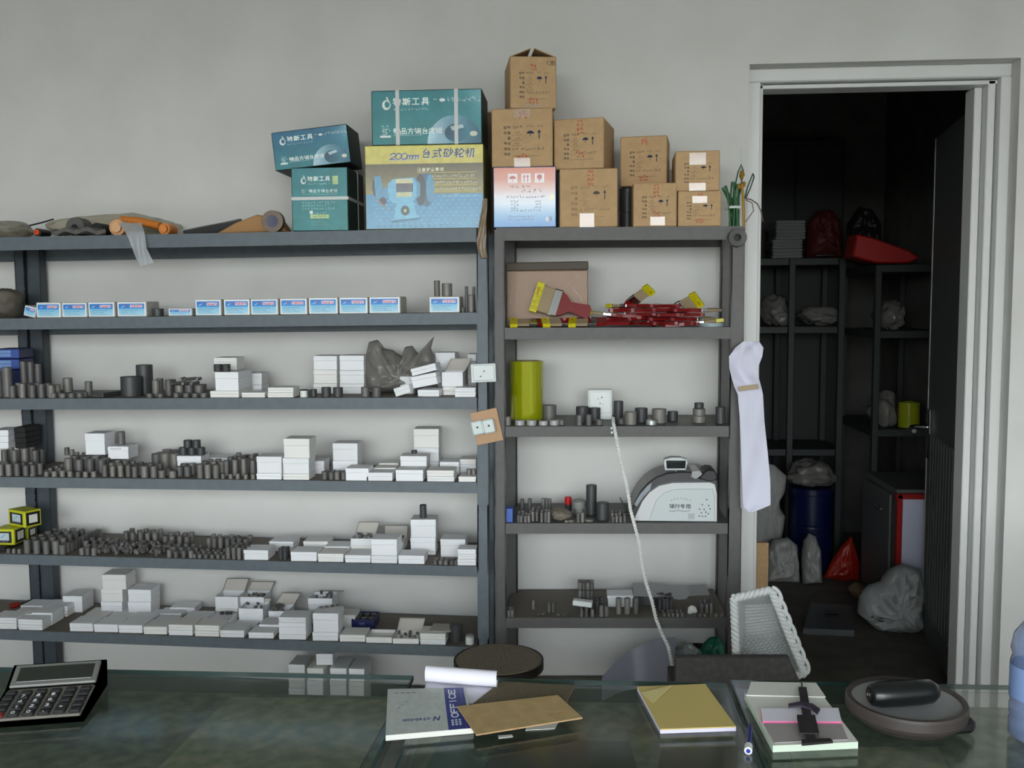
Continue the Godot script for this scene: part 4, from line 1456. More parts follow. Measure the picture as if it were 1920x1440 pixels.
func grinder_face() -> StandardMaterial3D:
	var p := Pic.new(640, 450, Color(0.5, 0.45, 0.2), GL, 12)
	p.ramp(0, 98, 640, 262, Color(0.33, 0.29, 0.13), Color(0.56, 0.52, 0.24))
	p.ramp(0, 262, 640, 450, Color(0.22, 0.55, 0.72), Color(0.33, 0.62, 0.76))
	p.ramp(0, 0, 640, 98, Color(0.84, 0.80, 0.32), Color(0.80, 0.75, 0.30))
	for r in 8:
		for c in 19:
			p.rect(40 + c * 32 + (r % 2) * 14, 275 + r * 21, 52 + c * 32 + (r % 2) * 14, 278 + r * 21, Color(0.52, 0.76, 0.85))
	var dk := Color(0.16, 0.17, 0.20)
	var shade := Color(0.80, 0.82, 0.80)
	p.text("200mm", 132, 38, 46, shade, 9.0, 0.2, 0.94)
	p.text("200mm", 130, 36, 46, Color(0.20, 0.22, 0.45), 5.0, 0.2, 0.94)
	p.text("台式砂轮机", 307, 18, 56, shade, 9.0, 0.12, 1.06)
	p.text("台式砂轮机", 304, 16, 56, dk, 6.0, 0.12, 1.06)
	var wt := Color(0.92, 0.90, 0.78)
	p.text("注意安全事项", 283, 120, 22, wt, 2.4, 0.1, 1.1)
	for k in 4:
		p.line(Vector2(285 + k * 22, 147 + k * 34), Vector2(605, 147 + k * 34), 3.0, Color(0.85, 0.78, 0.30))
		if k < 3:
			p.text("????????????????", 345 + k * 16, 158 + k * 35, 16, wt, 1.6, 0, 0.98)
	p.text("????????????", 415, 268, 13, Color(0.75, 0.9, 0.95), 1.3, 0, 1.25)
	for k in 12:
		p.text("?", 60 + k * 34, 428, 16, Color(0.15, 0.35, 0.5), 2.0)
	# the bench grinder
	var bl := Color(0.42, 0.72, 0.84)
	var bd := Color(0.15, 0.42, 0.55)
	var bm := Color(0.28, 0.58, 0.72)
	p.oval(62, 220, 26, 62, Color(0.10, 0.15, 0.20))
	p.poly(PackedVector2Array([Vector2(46, 165), Vector2(80, 160), Vector2(92, 200), Vector2(86, 290), Vector2(54, 292)]), bm)
	p.oval(330, 240, 44, 92, bd, Color(0.12, 0.30, 0.42))
	p.oval(300, 240, 30, 86, Color(0.10, 0.16, 0.20))
	p.oval(352, 232, 22, 78, bm)
	p.rect(90, 225, 150, 268, bm)
	p.poly(PackedVector2Array([Vector2(120, 205), Vector2(150, 180), Vector2(262, 172), Vector2(278, 210), Vector2(278, 270), Vector2(258, 305), Vector2(150, 312), Vector2(124, 285)]), bl)
	p.poly(PackedVector2Array([Vector2(262, 172), Vector2(298, 205), Vector2(298, 270), Vector2(258, 305), Vector2(278, 270), Vector2(278, 210)]), bm)
	p.rect(165, 180, 256, 206, Color(0.82, 0.80, 0.62))
	p.rect(168, 204, 258, 250, Color(0.13, 0.13, 0.16))
	for k in 6:
		p.line(Vector2(172, 210 + k * 7), Vector2(252, 209 + k * 7), 2.0, Color(0.6, 0.62, 0.62))
	p.rect(168, 252, 250, 276, Color(0.78, 0.78, 0.58))
	p.oval(92, 300, 20, 22, Color(0.18, 0.17, 0.17))
	p.line(Vector2(62, 290), Vector2(112, 340), 8, Color(0.55, 0.48, 0.42))
	p.poly(PackedVector2Array([Vector2(165, 312), Vector2(262, 306), Vector2(276, 375), Vector2(298, 390), Vector2(296, 402), Vector2(140, 418), Vector2(132, 406), Vector2(152, 395)]), bl)
	p.poly(PackedVector2Array([Vector2(132, 406), Vector2(298, 390), Vector2(296, 402), Vector2(140, 418)]), bd)
	p.oval(214, 352, 24, 27, Color(0.10, 0.25, 0.24))
	p.oval(214, 352, 8, 9, Color(0.75, 0.78, 0.50))
	p.speckle(0.07, 0.02, 19)
	return printed(p.tex(), 0.25)

func fade_face() -> StandardMaterial3D:
	var p := Pic.new(320, 312, Color.WHITE, GL, 14)
	p.ramp(0, 0, 320, 60, Color(0.83, 0.45, 0.33), Color(0.85, 0.54, 0.44))
	p.ramp(0, 60, 320, 150, Color(0.85, 0.54, 0.44), Color(0.90, 0.89, 0.92))
	p.ramp(0, 150, 320, 190, Color(0.90, 0.89, 0.92), Color(0.85, 0.90, 0.95))
	p.ramp(0, 190, 320, 312, Color(0.85, 0.90, 0.95), Color(0.14, 0.50, 0.78))
	var ink := Color(0.16, 0.18, 0.28)
	var red := Color(0.72, 0.18, 0.16)
	for k in 3:
		p.rect(74 + k * 70, 32, 122 + k * 70, 80, Color(0.93, 0.93, 0.93))
		p.rect(78 + k * 70, 36, 118 + k * 70, 76, Color(0.90, 0.86, 0.86))
	p.umbrella(98, 58, 34, red)
	p.arrow(158, 58, 28, red)
	p.arrow(176, 58, 28, red)
	p.oval(238, 50, 13, 13, red)
	p.line(Vector2(238, 56), Vector2(238, 72), 4, red)
	p.text("????", 86, 90, 19, ink, 2.0, 0.12, 1.5)
	p.text("????", 146, 112, 19, ink, 2.0, 0.12, 1.5)
	p.text("?????????????", 66, 146, 15, ink, 1.6, 0.15, 1.05)
	for k in 4:
		p.text("???" if k < 3 else "???????????", 88, 172 + k * 16, 13, ink, 1.5, 0, 1.1)
		if k < 3:
			p.text("???", 214, 172 + k * 16, 12, ink, 1.4, 0, 0.9)
	for k in 2:
		p.text("????????????", 72, 252 + k * 16, 10, ink, 1.2, 0, 1.15)
	p.oval(300, 158, 14, 14, Color(0.96, 0.93, 0.78))
	p.oval(286, 272, 16, 15, Color(0.93, 0.95, 0.97), Color(0.12, 0.25, 0.40))
	return printed(p.tex(), 0.2)

func lying_roll(called: String, label: String, x: float, y: float, dpx: float, z0: float, len: float, material: Material, core: Material, base: float, hole := 0.35, grp := "") -> void:
	var k := mpp(x, y, z0)
	var r := dpx * k / 2
	var a := P(x, y, z0)
	var o := thing(called, label, "roll", Vector3(a.x, base + r, z0), Basis(Vector3.RIGHT, -PI / 2), grp)
	var m := Mb.new()
	m.lathe(PackedVector2Array([Vector2(r * hole, 0), Vector2(r * 0.97, 0), Vector2(r, -0.004), Vector2(r, -len), Vector2(0, -len)]), 24, Vector3.ZERO, Basis(Vector3.RIGHT, PI))
	part("roll_body", m, material, o)
	m = Mb.new()
	m.lathe(PackedVector2Array([Vector2(0, 0.006), Vector2(r * hole, 0.006), Vector2(r * hole, 0.0)]), 16, Vector3.ZERO, Basis.IDENTITY)
	for q in m.v.size():
		m.v[q].y = -m.v[q].y
	part("roll_core", m, core, o)

func build_top_boxes() -> void:
	var bf := [brown_face(0), brown_face(1), brown_face(2), brown_face(3)]
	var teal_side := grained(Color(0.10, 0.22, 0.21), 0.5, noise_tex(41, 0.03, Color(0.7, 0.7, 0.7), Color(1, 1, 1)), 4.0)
	var strap_m := mat(Color(0.80, 0.81, 0.80), 0.35)
	var tape := clear(Color(0.82, 0.74, 0.64), 0.14, 0.15)
	var m: Mb
	# --- over the long rack
	var yb := sy("L1", P(610, 430, ZF).x) + 0.0006
	var t2 := teal_face(320, 360, 2)
	var o := carton("vise_carton", "square teal carton with one white strap, standing on the long rack", "carton", 548, 313.5, 654, 431, ZF - 0.01, 0.22, t2, teal_side, 0.0, yb)
	var sz: Vector3 = o.get_meta("size")
	strap(o, "strap", Vector3(0, sz.y * 0.515, 0.0), Vector3(sz.x + 0.002, 0.010, sz.z + 0.002), strap_m)
	strap(o, "strap", Vector3(0, sz.y * 0.5, -sz.z * 0.12), Vector3(sz.x + 0.0022, sz.y + 0.0016, 0.010), strap_m)
	var top2 := yb + sz.y
	o = carton("vise_carton", "teal blue carton tilted to the left on top of the square teal carton", "carton", 516, 240, 659, 319, ZF - 0.045, 0.16, teal_face(480, 260, 0), teal_side, 0.0, top2 + 0.0068, 5.6)
	o.position.x -= 0.0
	yb = sy("L1", P(797, 428, ZF).x) + 0.0006
	o = carton("grinder_carton", "yellow and blue carton picturing a bench grinder, standing on the long rack", "carton", 685, 271, 908, 428, ZF - 0.01, 0.24, grinder_face(), grained(Color(0.55, 0.52, 0.28), 0.5, noise_tex(42, 0.03, Color(0.7, 0.7, 0.7), Color(1, 1, 1)), 4.0), 0.0, yb)
	sz = o.get_meta("size")
	o = carton("vise_carton", "teal carton with two white straps on top of the yellow and blue carton", "carton", 697, 168, 904, 272, ZF - 0.022, 0.19, teal_face(480, 250, 1), teal_side, 0.0, yb + sz.y + 0.001)
	sz = o.get_meta("size")
	for px in [746, 856]:
		var xx: float = -sz.x / 2 + sz.x * (px - 697.0) / 207.0
		strap(o, "strap", Vector3(xx, sz.y / 2, 0), Vector3(0.012, sz.y + 0.0012, sz.z + 0.002), strap_m)
	# a brown board standing behind it
	m = Mb.new()
	var b0 := P(904, 212, 0.05)
	var b1 := P(924, 212, 0.05)
	m.box(Vector3((b0.x + b1.x) / 2 - 0.02, (b0.y - yb) / 2, 0), Vector3(b1.x - b0.x + 0.05, b0.y - yb, 0.03), 0.003)
	var bb := single("cardboard_box", "narrow brown cardboard box standing upright behind the two-strap teal carton", "carton", m, M.kraft_dark, Vector3(0, yb, 0.045))
	# --- over the narrow rack
	yb = sy("R1", P(985, 426, ZF).x) + 0.0006
	var blue_side := mat(Color(0.24, 0.40, 0.56), 0.4)
	o = carton("pump_carton", "orange to blue printed carton with three handling symbols, on the narrow rack", "carton", 925, 312.5, 1043, 428, ZF - 0.008, 0.2, fade_face(), blue_side, 0.0, yb)
	sz = o.get_meta("size")
	var t1 := yb + sz.y + 0.0006
	var g := "brown cartons over the narrow rack"
	o = carton("brown_carton", "brown carton directly on top of the orange to blue carton", "carton", 922, 203, 1036.5, 312, ZF - 0.012, 0.2, bf[1], M.brown, 0.0, t1, 0.0, g)
	sz = o.get_meta("size")
	strap(o, "packing_tape", Vector3(0, sz.y * 0.07, sz.z / 2 + 0.0009), Vector3(0.05, sz.y * 0.16, 0.0006), tape)
	strap(o, "packing_tape", Vector3(0, sz.y * 0.92, sz.z / 2 + 0.0009), Vector3(0.05, sz.y * 0.15, 0.0006), tape)
	t1 += sz.y + 0.0006
	o = carton("brown_carton", "highest brown carton with its top flaps raised and 135 written on it", "carton", 957, 105.5, 1043, 202, ZF - 0.02, 0.2, bf[0], M.brown, 9.0, t1, 0.0, g)
	sz = o.get_meta("size")
	strap(o, "packing_tape", Vector3(0, sz.y * 0.05, sz.z / 2 + 0.0009), Vector3(0.05, sz.y * 0.09, 0.0006), tape)
	for s in [-1, 1]:
		m = Mb.new()
		var hx: float = s * sz.x / 2
		var ix: float = s * 0.006
		m.slab(Vector3(hx, sz.y, sz.z / 2 - 0.004), Vector3(ix, sz.y + 0.028, sz.z / 2 - 0.012), Vector3(ix, sz.y + 0.028, -sz.z / 2 + 0.012), Vector3(hx, sz.y, -sz.z / 2 + 0.004), Vector3(0, -0.003, 0))
		part("flap", m, M.brown, o)
	yb = sy("R1", P(1105, 426, ZF).x) + 0.0006
	o = carton("brown_carton", "faded brown carton standing between the printed carton and dark tubes", "carton", 1049, 316, 1158, 427, ZF - 0.012, 0.2, bf[2], M.brown, -1.0, yb, 0.0, g)
	sz = o.get_meta("size")
	strap(o, "packing_tape", Vector3(-0.005, sz.y * 0.12, sz.z / 2 + 0.0009), Vector3(0.045, sz.y * 0.24, 0.0006), tape)
	t1 = yb + sz.y + 0.0006
	o = carton("brown_carton", "brown carton turned sideways on top of the faded brown carton", "carton", 1038, 222, 1132, 316, ZF - 0.02, 0.2, bf[3], M.brown, -11.0, t1, 0.0, g)
	# dark tubes carrying a carton
	yb = sy("R1", P(1180, 426, ZF).x) + 0.0006
	var zt := ZF - 0.17
	var ty := 0.0
	for k in 2:
		var a := P(1176 + k * 62, 360, zt + k * 0.01)
		m = Mb.new()
		var r := 0.023
		ty = P(1176, 354, zt).y - yb
		m.lathe(PackedVector2Array([Vector2(0, 0), Vector2(r, 0), Vector2(r, ty * 0.4), Vector2(r * 0.94, ty * 0.41), Vector2(r * 0.94, ty * 0.43), Vector2(r, ty * 0.44), Vector2(r, ty), Vector2(0, ty)]), 20)
		single("dark_tube", ["dark tube standing just right of the faded brown carton", "dark tube hidden behind the small taped carton"][k], "tube", m, M.slug_dark, Vector3(a.x, yb, a.z))
	o = carton("brown_carton", "brown carton raised on dark tubes, behind the small taped carton", "carton", 1163, 255, 1250, 353, ZF - 0.105, 0.16, bf[1], M.brown, -8.0, yb + ty + 0.001, 0.0, g)
	yb = sy("R1", P(1228, 426, ZF).x) + 0.0006
	o = carton("brown_carton", "small taped brown carton standing before the raised carton", "carton", 1187, 343, 1269, 423, ZF - 0.012, 0.085, bf[3], M.brown, 1.0, yb, 0.0, g)
	sz = o.get_meta("size")
	strap(o, "packing_tape", Vector3(0.008, sz.y * 0.13, sz.z / 2 + 0.0009), Vector3(0.045, sz.y * 0.2, 0.0006), tape)
	yb = sy("R1", P(1310, 426, ZF).x) + 0.0006
	o = carton("brown_carton", "lower brown carton of the pair beside the green wire bundle", "carton", 1271, 358, 1352, 424, ZF - 0.012, 0.17, bf[1], M.brown, 0.0, yb, 0.0, g)
	sz = o.get_meta("size")
	strap(o, "packing_tape", Vector3(0, sz.y * 0.76, sz.z / 2 + 0.0009), Vector3(0.045, sz.y * 0.2, 0.0006), tape)
	t1 = yb + sz.y + 0.0006
	o = carton("brown_carton", "upper brown carton of the pair beside the green wire bundle", "carton", 1266, 282.5, 1349, 358, ZF - 0.014, 0.17, bf[0 + 1], M.brown, -2.0, t1, 0.0, g)
	sz = o.get_meta("size")
	strap(o, "packing_tape", Vector3(0, sz.y * 0.8, sz.z / 2 + 0.0009), Vector3(0.05, sz.y * 0.3, 0.0006), tape)
	strap(o, "packing_tape", Vector3(0, sz.y * 0.1, sz.z / 2 + 0.0009), Vector3(0.05, sz.y * 0.2, 0.0006), tape)
	# --- green wire bundle, yellow rod
	yb = sy("R1", P(1375, 426, ZF).x) + 0.0006
	var green := mat(Color(0.07, 0.36, 0.15), 0.35)
	o = thing("wire_bundle", "bundle of green wires standing at the right end of the narrow rack", "wire", Vector3.ZERO)
	for k in 16:
		m = Mb.new()
		var x0 := 1368 + rng.randf_range(0, 18)
		var x1 := 1352 + rng.randf_range(0, 42)
		var zz := 0.2 + rng.randf_range(0, 0.07)
		var pts := PackedVector3Array()
		for s in 9:
			var tt := s / 8.0
			var q := P(lerpf(x0, x1, tt * tt), lerpf(425, 340 + absf(x1 - 1374) * 0.6, tt), zz)
			if s == 0:
				q.y = yb
			pts.append(q)
		m.tube(pts, 0.0028, 6)
		part("wire", m, green, o)
	m = Mb.new()
	var tie := P(1375, 390, 0.235)
	m.lathe(PackedVector2Array([Vector2(0.022, -0.004), Vector2(0.025, 0), Vector2(0.022, 0.004)]), 16, tie, Basis.from_scale(Vector3(1, 1, 1.6)))
	part("tie", m, M.white_plastic, o)
	for lp in [[[1378, 350], [1384, 322], [1390, 308], [1393, 318], [1390, 345]], [[1396, 372], [1402, 350], [1412, 325], [1414, 332], [1406, 355], [1398, 372]]]:
		m = Mb.new()
		var pts := PackedVector3Array()
		for q in lp:
			pts.append(P(q[0], q[1], 0.235))
		m.tube(pts, 0.0024, 6)
		part("wire_loop", m, mat(Color(0.10, 0.30, 0.22), 0.4), o)
	m = Mb.new()
	m.tube(PackedVector3Array([P(1389, 280, 0.22), P(1389.5, 310, 0.22), P(1390, 340, 0.225)]), 0.0012, 6)
	part("bare_wire", m, M.alu, o)
	o = thing("yellow_rod", "yellow rod with a knotted top beside the green wires", "rod", Vector3.ZERO)
	m = Mb.new()
	var yr := P(1395, 425, 0.298)
	yr.y = yb
	m.tube(PackedVector3Array([yr, P(1393, 365, 0.296), P(1391, 345, 0.294)]), 0.004, 8)
	part("rod_body", m, mat(Color(0.62, 0.46, 0.10), 0.5), o)
	for kn in [[1391, 328, 8, 14], [1386, 350, 6, 10], [1395, 345, 6, 9]]:
		m = Mb.new()
		m.blob(P(kn[0], kn[1], 0.294), Vector3(kn[2], kn[3], kn[2]) * 0.0009, int(kn[0]), 0.4, 2.0, 14, 10)
		part("knot", m, mat(Color(0.55, 0.40, 0.10), 0.6), o)
	m = Mb.new()
	m.tube(PackedVector3Array([P(1397, 372, 0.27), P(1408, 374, 0.275), P(1420, 382, 0.28), P(1427, 396, 0.28), P(1431, 416, 0.28)]), 0.0022, 6)
	m.tube(PackedVector3Array([P(1398, 375, 0.27), P(1410, 380, 0.275), P(1413, 395, 0.275), P(1404, 408, 0.27), P(1398, 416, 0.27)]), 0.0016, 6)
	part("loose_wire", m, mat(Color(0.36, 0.31, 0.29), 0.5), o)
	# --- dark roll of tape hung at the corner of the narrow rack
	var tc := P(1381, 446, ZF + 0.004)
	var tr := mpp(1381, 446, ZF) * 17.5
	o = thing("tape_roll", "dark grey roll of tape hung on the narrow rack's top right corner", "tape", tc, Basis(Vector3.RIGHT, PI / 2))
	m = Mb.new()
	m.lathe(PackedVector2Array([Vector2(tr * 0.42, 0.0), Vector2(tr * 0.42, 0.02), Vector2(tr * 0.95, 0.022), Vector2(tr, 0.018), Vector2(tr, 0.0)]), 28)
	part("tape_body", m, mat(Color(0.27, 0.265, 0.26), 0.5), o)
	m = Mb.new()
	m.lathe(PackedVector2Array([Vector2(tr * 0.43, 0.0195), Vector2(tr * 0.36, 0.0195), Vector2(tr * 0.36, 0.004), Vector2(0, 0.004)]), 20)
	part("core", m, mat(Color(0.14, 0.14, 0.14), 0.6), o)
	build_top_left()

func build_top_left() -> void:
	var m := Mb.new()
	var y0 := sy("L1", P(250, 438, ZF).x) + 0.0008
	var felt := mat(Color(0.37, 0.36, 0.35), 0.9)
	var orange := mat(Color(0.80, 0.47, 0.14), 0.5)
	bag("wrapped_bundle", "beige plastic wrapped bundle at the far left end of the top shelf", "bundle", 10, 444, sy("L1", P(10, 440, ZF).x) + 0.0008, 0.19, 96, 36, 0.16, clear(Color(0.56, 0.54, 0.48), 0.86, 0.35), 51, 0.22)
	var o := thing("dark_tube", "short dark tube with an orange end lying on the top shelf", "tube", Vector3.ZERO)
	var a := P(70, 433, ZF - 0.02)
	a.y = y0 + 0.0125
	m.lathe(PackedVector2Array([Vector2(0, 0), Vector2(0.0125, 0), Vector2(0.0125, 0.06), Vector2(0, 0.06)]), 20, a + Vector3(0, 0, -0.06), Basis(Vector3.RIGHT, PI / 2))
	part("tube_body", m, M.black, o)
	m = Mb.new()
	m.lathe(PackedVector2Array([Vector2(0.0085, 0), Vector2(0.0085, 0.006), Vector2(0.004, 0.006), Vector2(0.004, 0.001), Vector2(0, 0.001)]), 18, a, Basis(Vector3.RIGHT, PI / 2))
	part("end_ring", m, mat(Color(0.85, 0.28, 0.08), 0.45), o)
	m = Mb.new()
	m.tube(PackedVector3Array([P(55, 423, 0.24), P(80, 417, 0.2), P(100, 411, 0.15)]), 0.003, 6)
	part("rod", m, mat(Color(0.10, 0.13, 0.22), 0.4), o)
	lying_roll("felt_roll", "larger grey felt roll lying end-on among the top shelf bundles", 140, 418, 35, 0.265, 0.055, felt, M.black_soft, y0, 0.25, "rolls on the top shelf")
	lying_roll("felt_roll", "smaller flat dark roll between the felt roll and orange tubes", 181, 430, 24, 0.275, 0.06, M.black_soft, M.black, y0, 0.2, "rolls on the top shelf")
	lying_roll("orange_tube", "pale orange tube seen end-on above the hanging plastic strip", 219, 421, 30, 0.27, 0.06, mat(Color(0.84, 0.62, 0.42), 0.5), mat(Color(0.88, 0.68, 0.50), 0.6), y0, 0.6, "rolls on the top shelf")
	lying_roll("orange_tube", "deep orange tube end-on at the right of the wrapped bundle", 308, 430, 22, 0.28, 0.06, orange, mat(Color(0.86, 0.50, 0.15), 0.5), y0, 0.6, "rolls on the top shelf")
	m = Mb.new()
	m.tube(PackedVector3Array([P(228, 412, 0.199), P(262, 415, 0.201), P(300, 424, 0.204)]), 0.013, 12)
	single("orange_tube", "orange tube slanting behind the two end-on orange tubes", "roll", m, orange, Vector3.ZERO, Basis.IDENTITY, "rolls on the top shelf")
	# flat dark bundle in front
	var g := []
	for i in 13:
		var row := []
		for j in 5:
			var px := 97 + i * 8.4
			var q := P(px, 440, 0.277 + j * 0.0085)
			q.y = y0 + 0.017 + 0.006 * sin(i * 1.3 + j) - 0.0008 * absf(i - 6)
			row.append(q)
		g.append(row)
	m = Mb.new()
	m.sheet(g, 0.014)
	single("grey_cloth", "flat grey folded cloth lying in front of the grey felt roll", "cloth", m, felt, Vector3(0, -0.001, 0))
	bag("plastic_wrap", "long beige plastic wrap bundled over the rolls on the top shelf", "plastic", 215, 440, y0, 0.12, 235, 47, 0.13, clear(Color(0.68, 0.64, 0.53), 0.5, 0.26), 53, 0.26, 1.2)
	# film draped over the edge
	g = []
	var path := [[236, 418, 0.27], [240, 424, 0.30], [247, 434, ZF + 0.006], [253, 450, ZF + 0.012], [258, 468, ZF + 0.013], [264, 484, ZF + 0.012], [272, 499, ZF + 0.016]]
	for i in 22:
		var t := i / 21.0 * 6.0
		var k := mini(int(t), 5)
		var fr := t - k
		var w := lerpf(46, 26, clampf(t / 4.0, 0, 1))
		var row := []
		for j in 9:
			var u := j / 8.0
			var px: float = lerpf(path[k][0], path[k + 1][0], fr) + (u - 0.35) * w
			var py: float = lerpf(path[k][1], path[k + 1][1], fr) - u * 3.0 * clampf(t - 3, 0, 2)
			var z: float = lerpf(path[k][2], path[k + 1][2], fr) + 0.005 * sin(u * 9.0 + t * 1.1) + 0.003
			row.append(P(px, py, maxf(z, ZF + 0.004) if py > 434 else z))
		g.append(row)
	m = Mb.new()
	m.sheet(g, 0.0006)
	single("plastic_strip", "clear plastic strip hanging over the front edge of the top shelf", "plastic", m, clear(Color(0.80, 0.82, 0.83), 0.45, 0.3))
	# wrapped dark roll, kraft parcel, tape roll
	m = Mb.new()
	var y1 := sy("L1", P(430, 436, ZF).x)
	var w0 := P(345, 436, 0.21)
	var w1 := P(452, 408, 0.09)
	w0.y = y1 + 0.010
	w1.y = y1 + 0.034
	m.tube(PackedVector3Array([w0, w0.lerp(w1, 0.3), w0.lerp(w1, 0.7), w1]), 0.009, 14, 0.032)
	single("wrapped_roll", "dark plastic wrapped roll tapering along the top shelf", "roll", m, mat(Color(0.26, 0.26, 0.265), 0.3))
	m = Mb.new()
	var kp := PackedVector2Array()
	var pk0 := P(404, 436, 0.27)
	for q in [[404, 434.5], [440, 418], [482, 402], [520, 410], [536, 433]]:
		var w := P(q[0], q[1], 0.27)
		kp.append(Vector2(w.x, maxf(w.y, y1 + 0.001) if q[1] < 434 else sy("L1", w.x) + 0.001))
	m.prism(kp, 0.195, 0.27, null, 0.004)
	single("kraft_parcel", "brown kraft paper parcel lying beside the square teal carton", "parcel", m, mat(Color(0.66, 0.50, 0.33), 0.8))
	var c := P(512, 411, 0.29)
	var r := mpp(512, 411, 0.29) * 20
	o = thing("tape_roll", "brown tape roll with a bluish core leaning by the square teal carton", "tape", Vector3(c.x, sy("L1", c.x) + 0.001 + r, 0.287), Basis(Vector3.RIGHT, PI / 2))
	m = Mb.new()
	m.lathe(PackedVector2Array([Vector2(r * 0.55, -0.01), Vector2(r * 0.55, 0.012), Vector2(r, 0.012), Vector2(r, -0.012)]), 28)
	part("tape_body", m, mat(Color(0.40, 0.32, 0.24), 0.35), o)
	m = Mb.new()
	m.lathe(PackedVector2Array([Vector2(r * 0.56, 0.011), Vector2(0, 0.009)]), 20)
	part("core", m, mat(Color(0.30, 0.31, 0.40), 0.5), o)
	# torn brown tape hanging from the end of the top shelf
	g = []
	for q in [[372, 906, 914], [395, 903, 913], [418, 899, 911], [436, 896, 912], [455, 893, 911], [470, 896, 912], [484, 902, 915]]:
		var row := []
		for j in 6:
			var p := P(lerpf(q[1], q[2], j / 5.0), q[0], ZF + 0.014)
			p.z += 0.004 * sin(j * 1.7 + q[0] * 0.05)
			row.append(p)
		g.append(row)
	m = Mb.new()
	m.sheet(g, 0.0008)
	single("torn_tape", "torn strip of brown tape hanging down at the right end of the top shelf", "tape", m, mat(Color(0.50, 0.44, 0.34), 0.35))


# ---------------------------------------------------------------- white boxes and metal slugs
var open_count := {}

func wdep(z: float, d: float) -> float:
	return minf(d, z - 0.03)

# a plain lidded white box; its front face spans x0..x1 up to ytop on the plane z, standing on the height base
func white_box(s: String, x0: float, x1: float, ytop: float, z: float, base: float, row: String, lvl: int, yw := 0.0, dep := 0.075, roll := 0.0) -> Dictionary:
	var xm := (x0 + x1) / 2
	var a := P(xm, ytop, z)
	var h := maxf(a.y - base, 0.008)
	var w := (x1 - x0) * mpp(xm, ytop, z) - 0.0016
	dep = wdep(z, dep)
	var bs := yaw(yw) * Basis(Vector3.BACK, deg_to_rad(roll))
	var o := Node3D.new()
	o.name = numbered("white_box")
	add_child(o, true)
	o.transform = Transform3D(bs, Vector3(a.x, base, z) - bs.z * dep / 2)
	var k := rng.randi() % 3
	var lid := h * (0.36 if h > 0.03 else 0.5)
	var m := Mb.new()
	m.box(Vector3(0, (h - lid) / 2, 0), Vector3(w - 0.0014, h - lid, dep - 0.0014), 0.0008)
	part("base_tray", m, M.white_card[k], o)
	m = Mb.new()
	m.box(Vector3(0, h - lid / 2, 0), Vector3(w, lid - 0.0006, dep), 0.001)
	part("lid", m, M.white_card[k], o)
	var d := {"node": o, "shelf": s, "row": row, "x": a.x, "level": lvl, "open": false, "top": base + h + 0.0004, "z": z, "dep": dep, "w": w}
	wboxes.append(d)
	return d

# a white box standing open with its lid raised at the back and slugs inside
func open_box(s: String, x0: float, x1: float, ytop: float, z: float, base: float, row: String, lvl: int, lid_top: float, fill: int, lid_dx := 6.0, dep := 0.075) -> Dictionary:
	var xm := (x0 + x1) / 2
	var a := P(xm, ytop, z)
	var h := maxf(a.y - base, 0.01)
	var w := (x1 - x0) * mpp(xm, ytop, z) - 0.0016
	dep = wdep(z, dep)
	var o := Node3D.new()
	o.name = numbered("white_box")
	add_child(o, true)
	o.position = Vector3(a.x, base, z - dep / 2)
	var k := rng.randi() % 3
	var t := 0.0012
	var m := Mb.new()
	m.box(Vector3(0, h / 2, dep / 2 - t / 2), Vector3(w, h, t))
	m.box(Vector3(0, h / 2, -dep / 2 + t / 2), Vector3(w, h, t))
	for sg in [-1, 1]:
		m.box(Vector3(sg * (w - t) / 2, h / 2, 0), Vector3(t, h, dep - 2 * t))
	m.box(Vector3(0, t / 2, 0), Vector3(w - 2 * t, t, dep - 2 * t))
	part("tray", m, M.white_card[k], o)
	# the lid: a shallow cover turned up on its hinge
	var zl := z - dep + 0.004
	var lt := P(xm, lid_top, zl).y - base
	var sh := lid_dx * mpp(xm, ytop, z)
	m = Mb.new()
	var p := [Vector3(-w / 2, h, -dep / 2), Vector3(w / 2, h, -dep / 2), Vector3(w / 2 + sh, lt, -dep / 2 - 0.003), Vector3(-w / 2 + sh, lt, -dep / 2 - 0.003)]
	m.slab(p[0], p[1], p[2], p[3], Vector3(0, 0, -t))
	for e in [[1, 2], [2, 3], [3, 0]]:
		var q0: Vector3 = p[e[0]]
		var q1: Vector3 = p[e[1]]
		var inn: Vector3 = ((p[0] + p[1] + p[2] + p[3]) * 0.25 - (q0 + q1) * 0.5).normalized() * t
		m.slab(q0 + Vector3(0, 0, 0.008), q1 + Vector3(0, 0, 0.008), q1, q0, inn)
	part("raised_lid", m, M.card_inside, o)
	open_count[s] = open_count.get(s, 0) + 1
	var nth: int = open_count[s]
	for i in fill:
		var r := 0.0048
		var hh := 0.011
		var cx := a.x + rng.randf_range(-0.5, 0.5) * (w - 0.014)
		var cz := z - 0.008 - rng.randf_range(0.0, 1.0) * (dep - 0.016)
		var lay := rng.randf() < 0.5
		slug_at(Vector3(cx, base + h - 0.006 + rng.randf_range(0, 0.003), cz), r, hh, "grey metal pellet in the %s open white box from left, %s shelf" % [ORD[nth], sname(s)], "metal_pellet", "pellets in the %s open white box of the %s shelf" % [ORD[nth], sname(s)], lay)
	var d := {"node": o, "shelf": s, "row": row, "x": a.x, "level": lvl, "open": true, "top": base + h + 0.0004, "z": z, "dep": dep, "w": w}
	wboxes.append(d)
	return d

func sname(s: String) -> String:
	return ORD[s.substr(1).to_int()]

func shelf_z(s: String, xm: float, yb: float) -> float:     # below ten: already a depth; else the foot's pixel row
	if yb < 10.0:
		return yb
	var x := P(xm, yb, ZF).x
	return clampf(H(xm, yb, sy(s, x)).z, 0.10, ZF - 0.006)

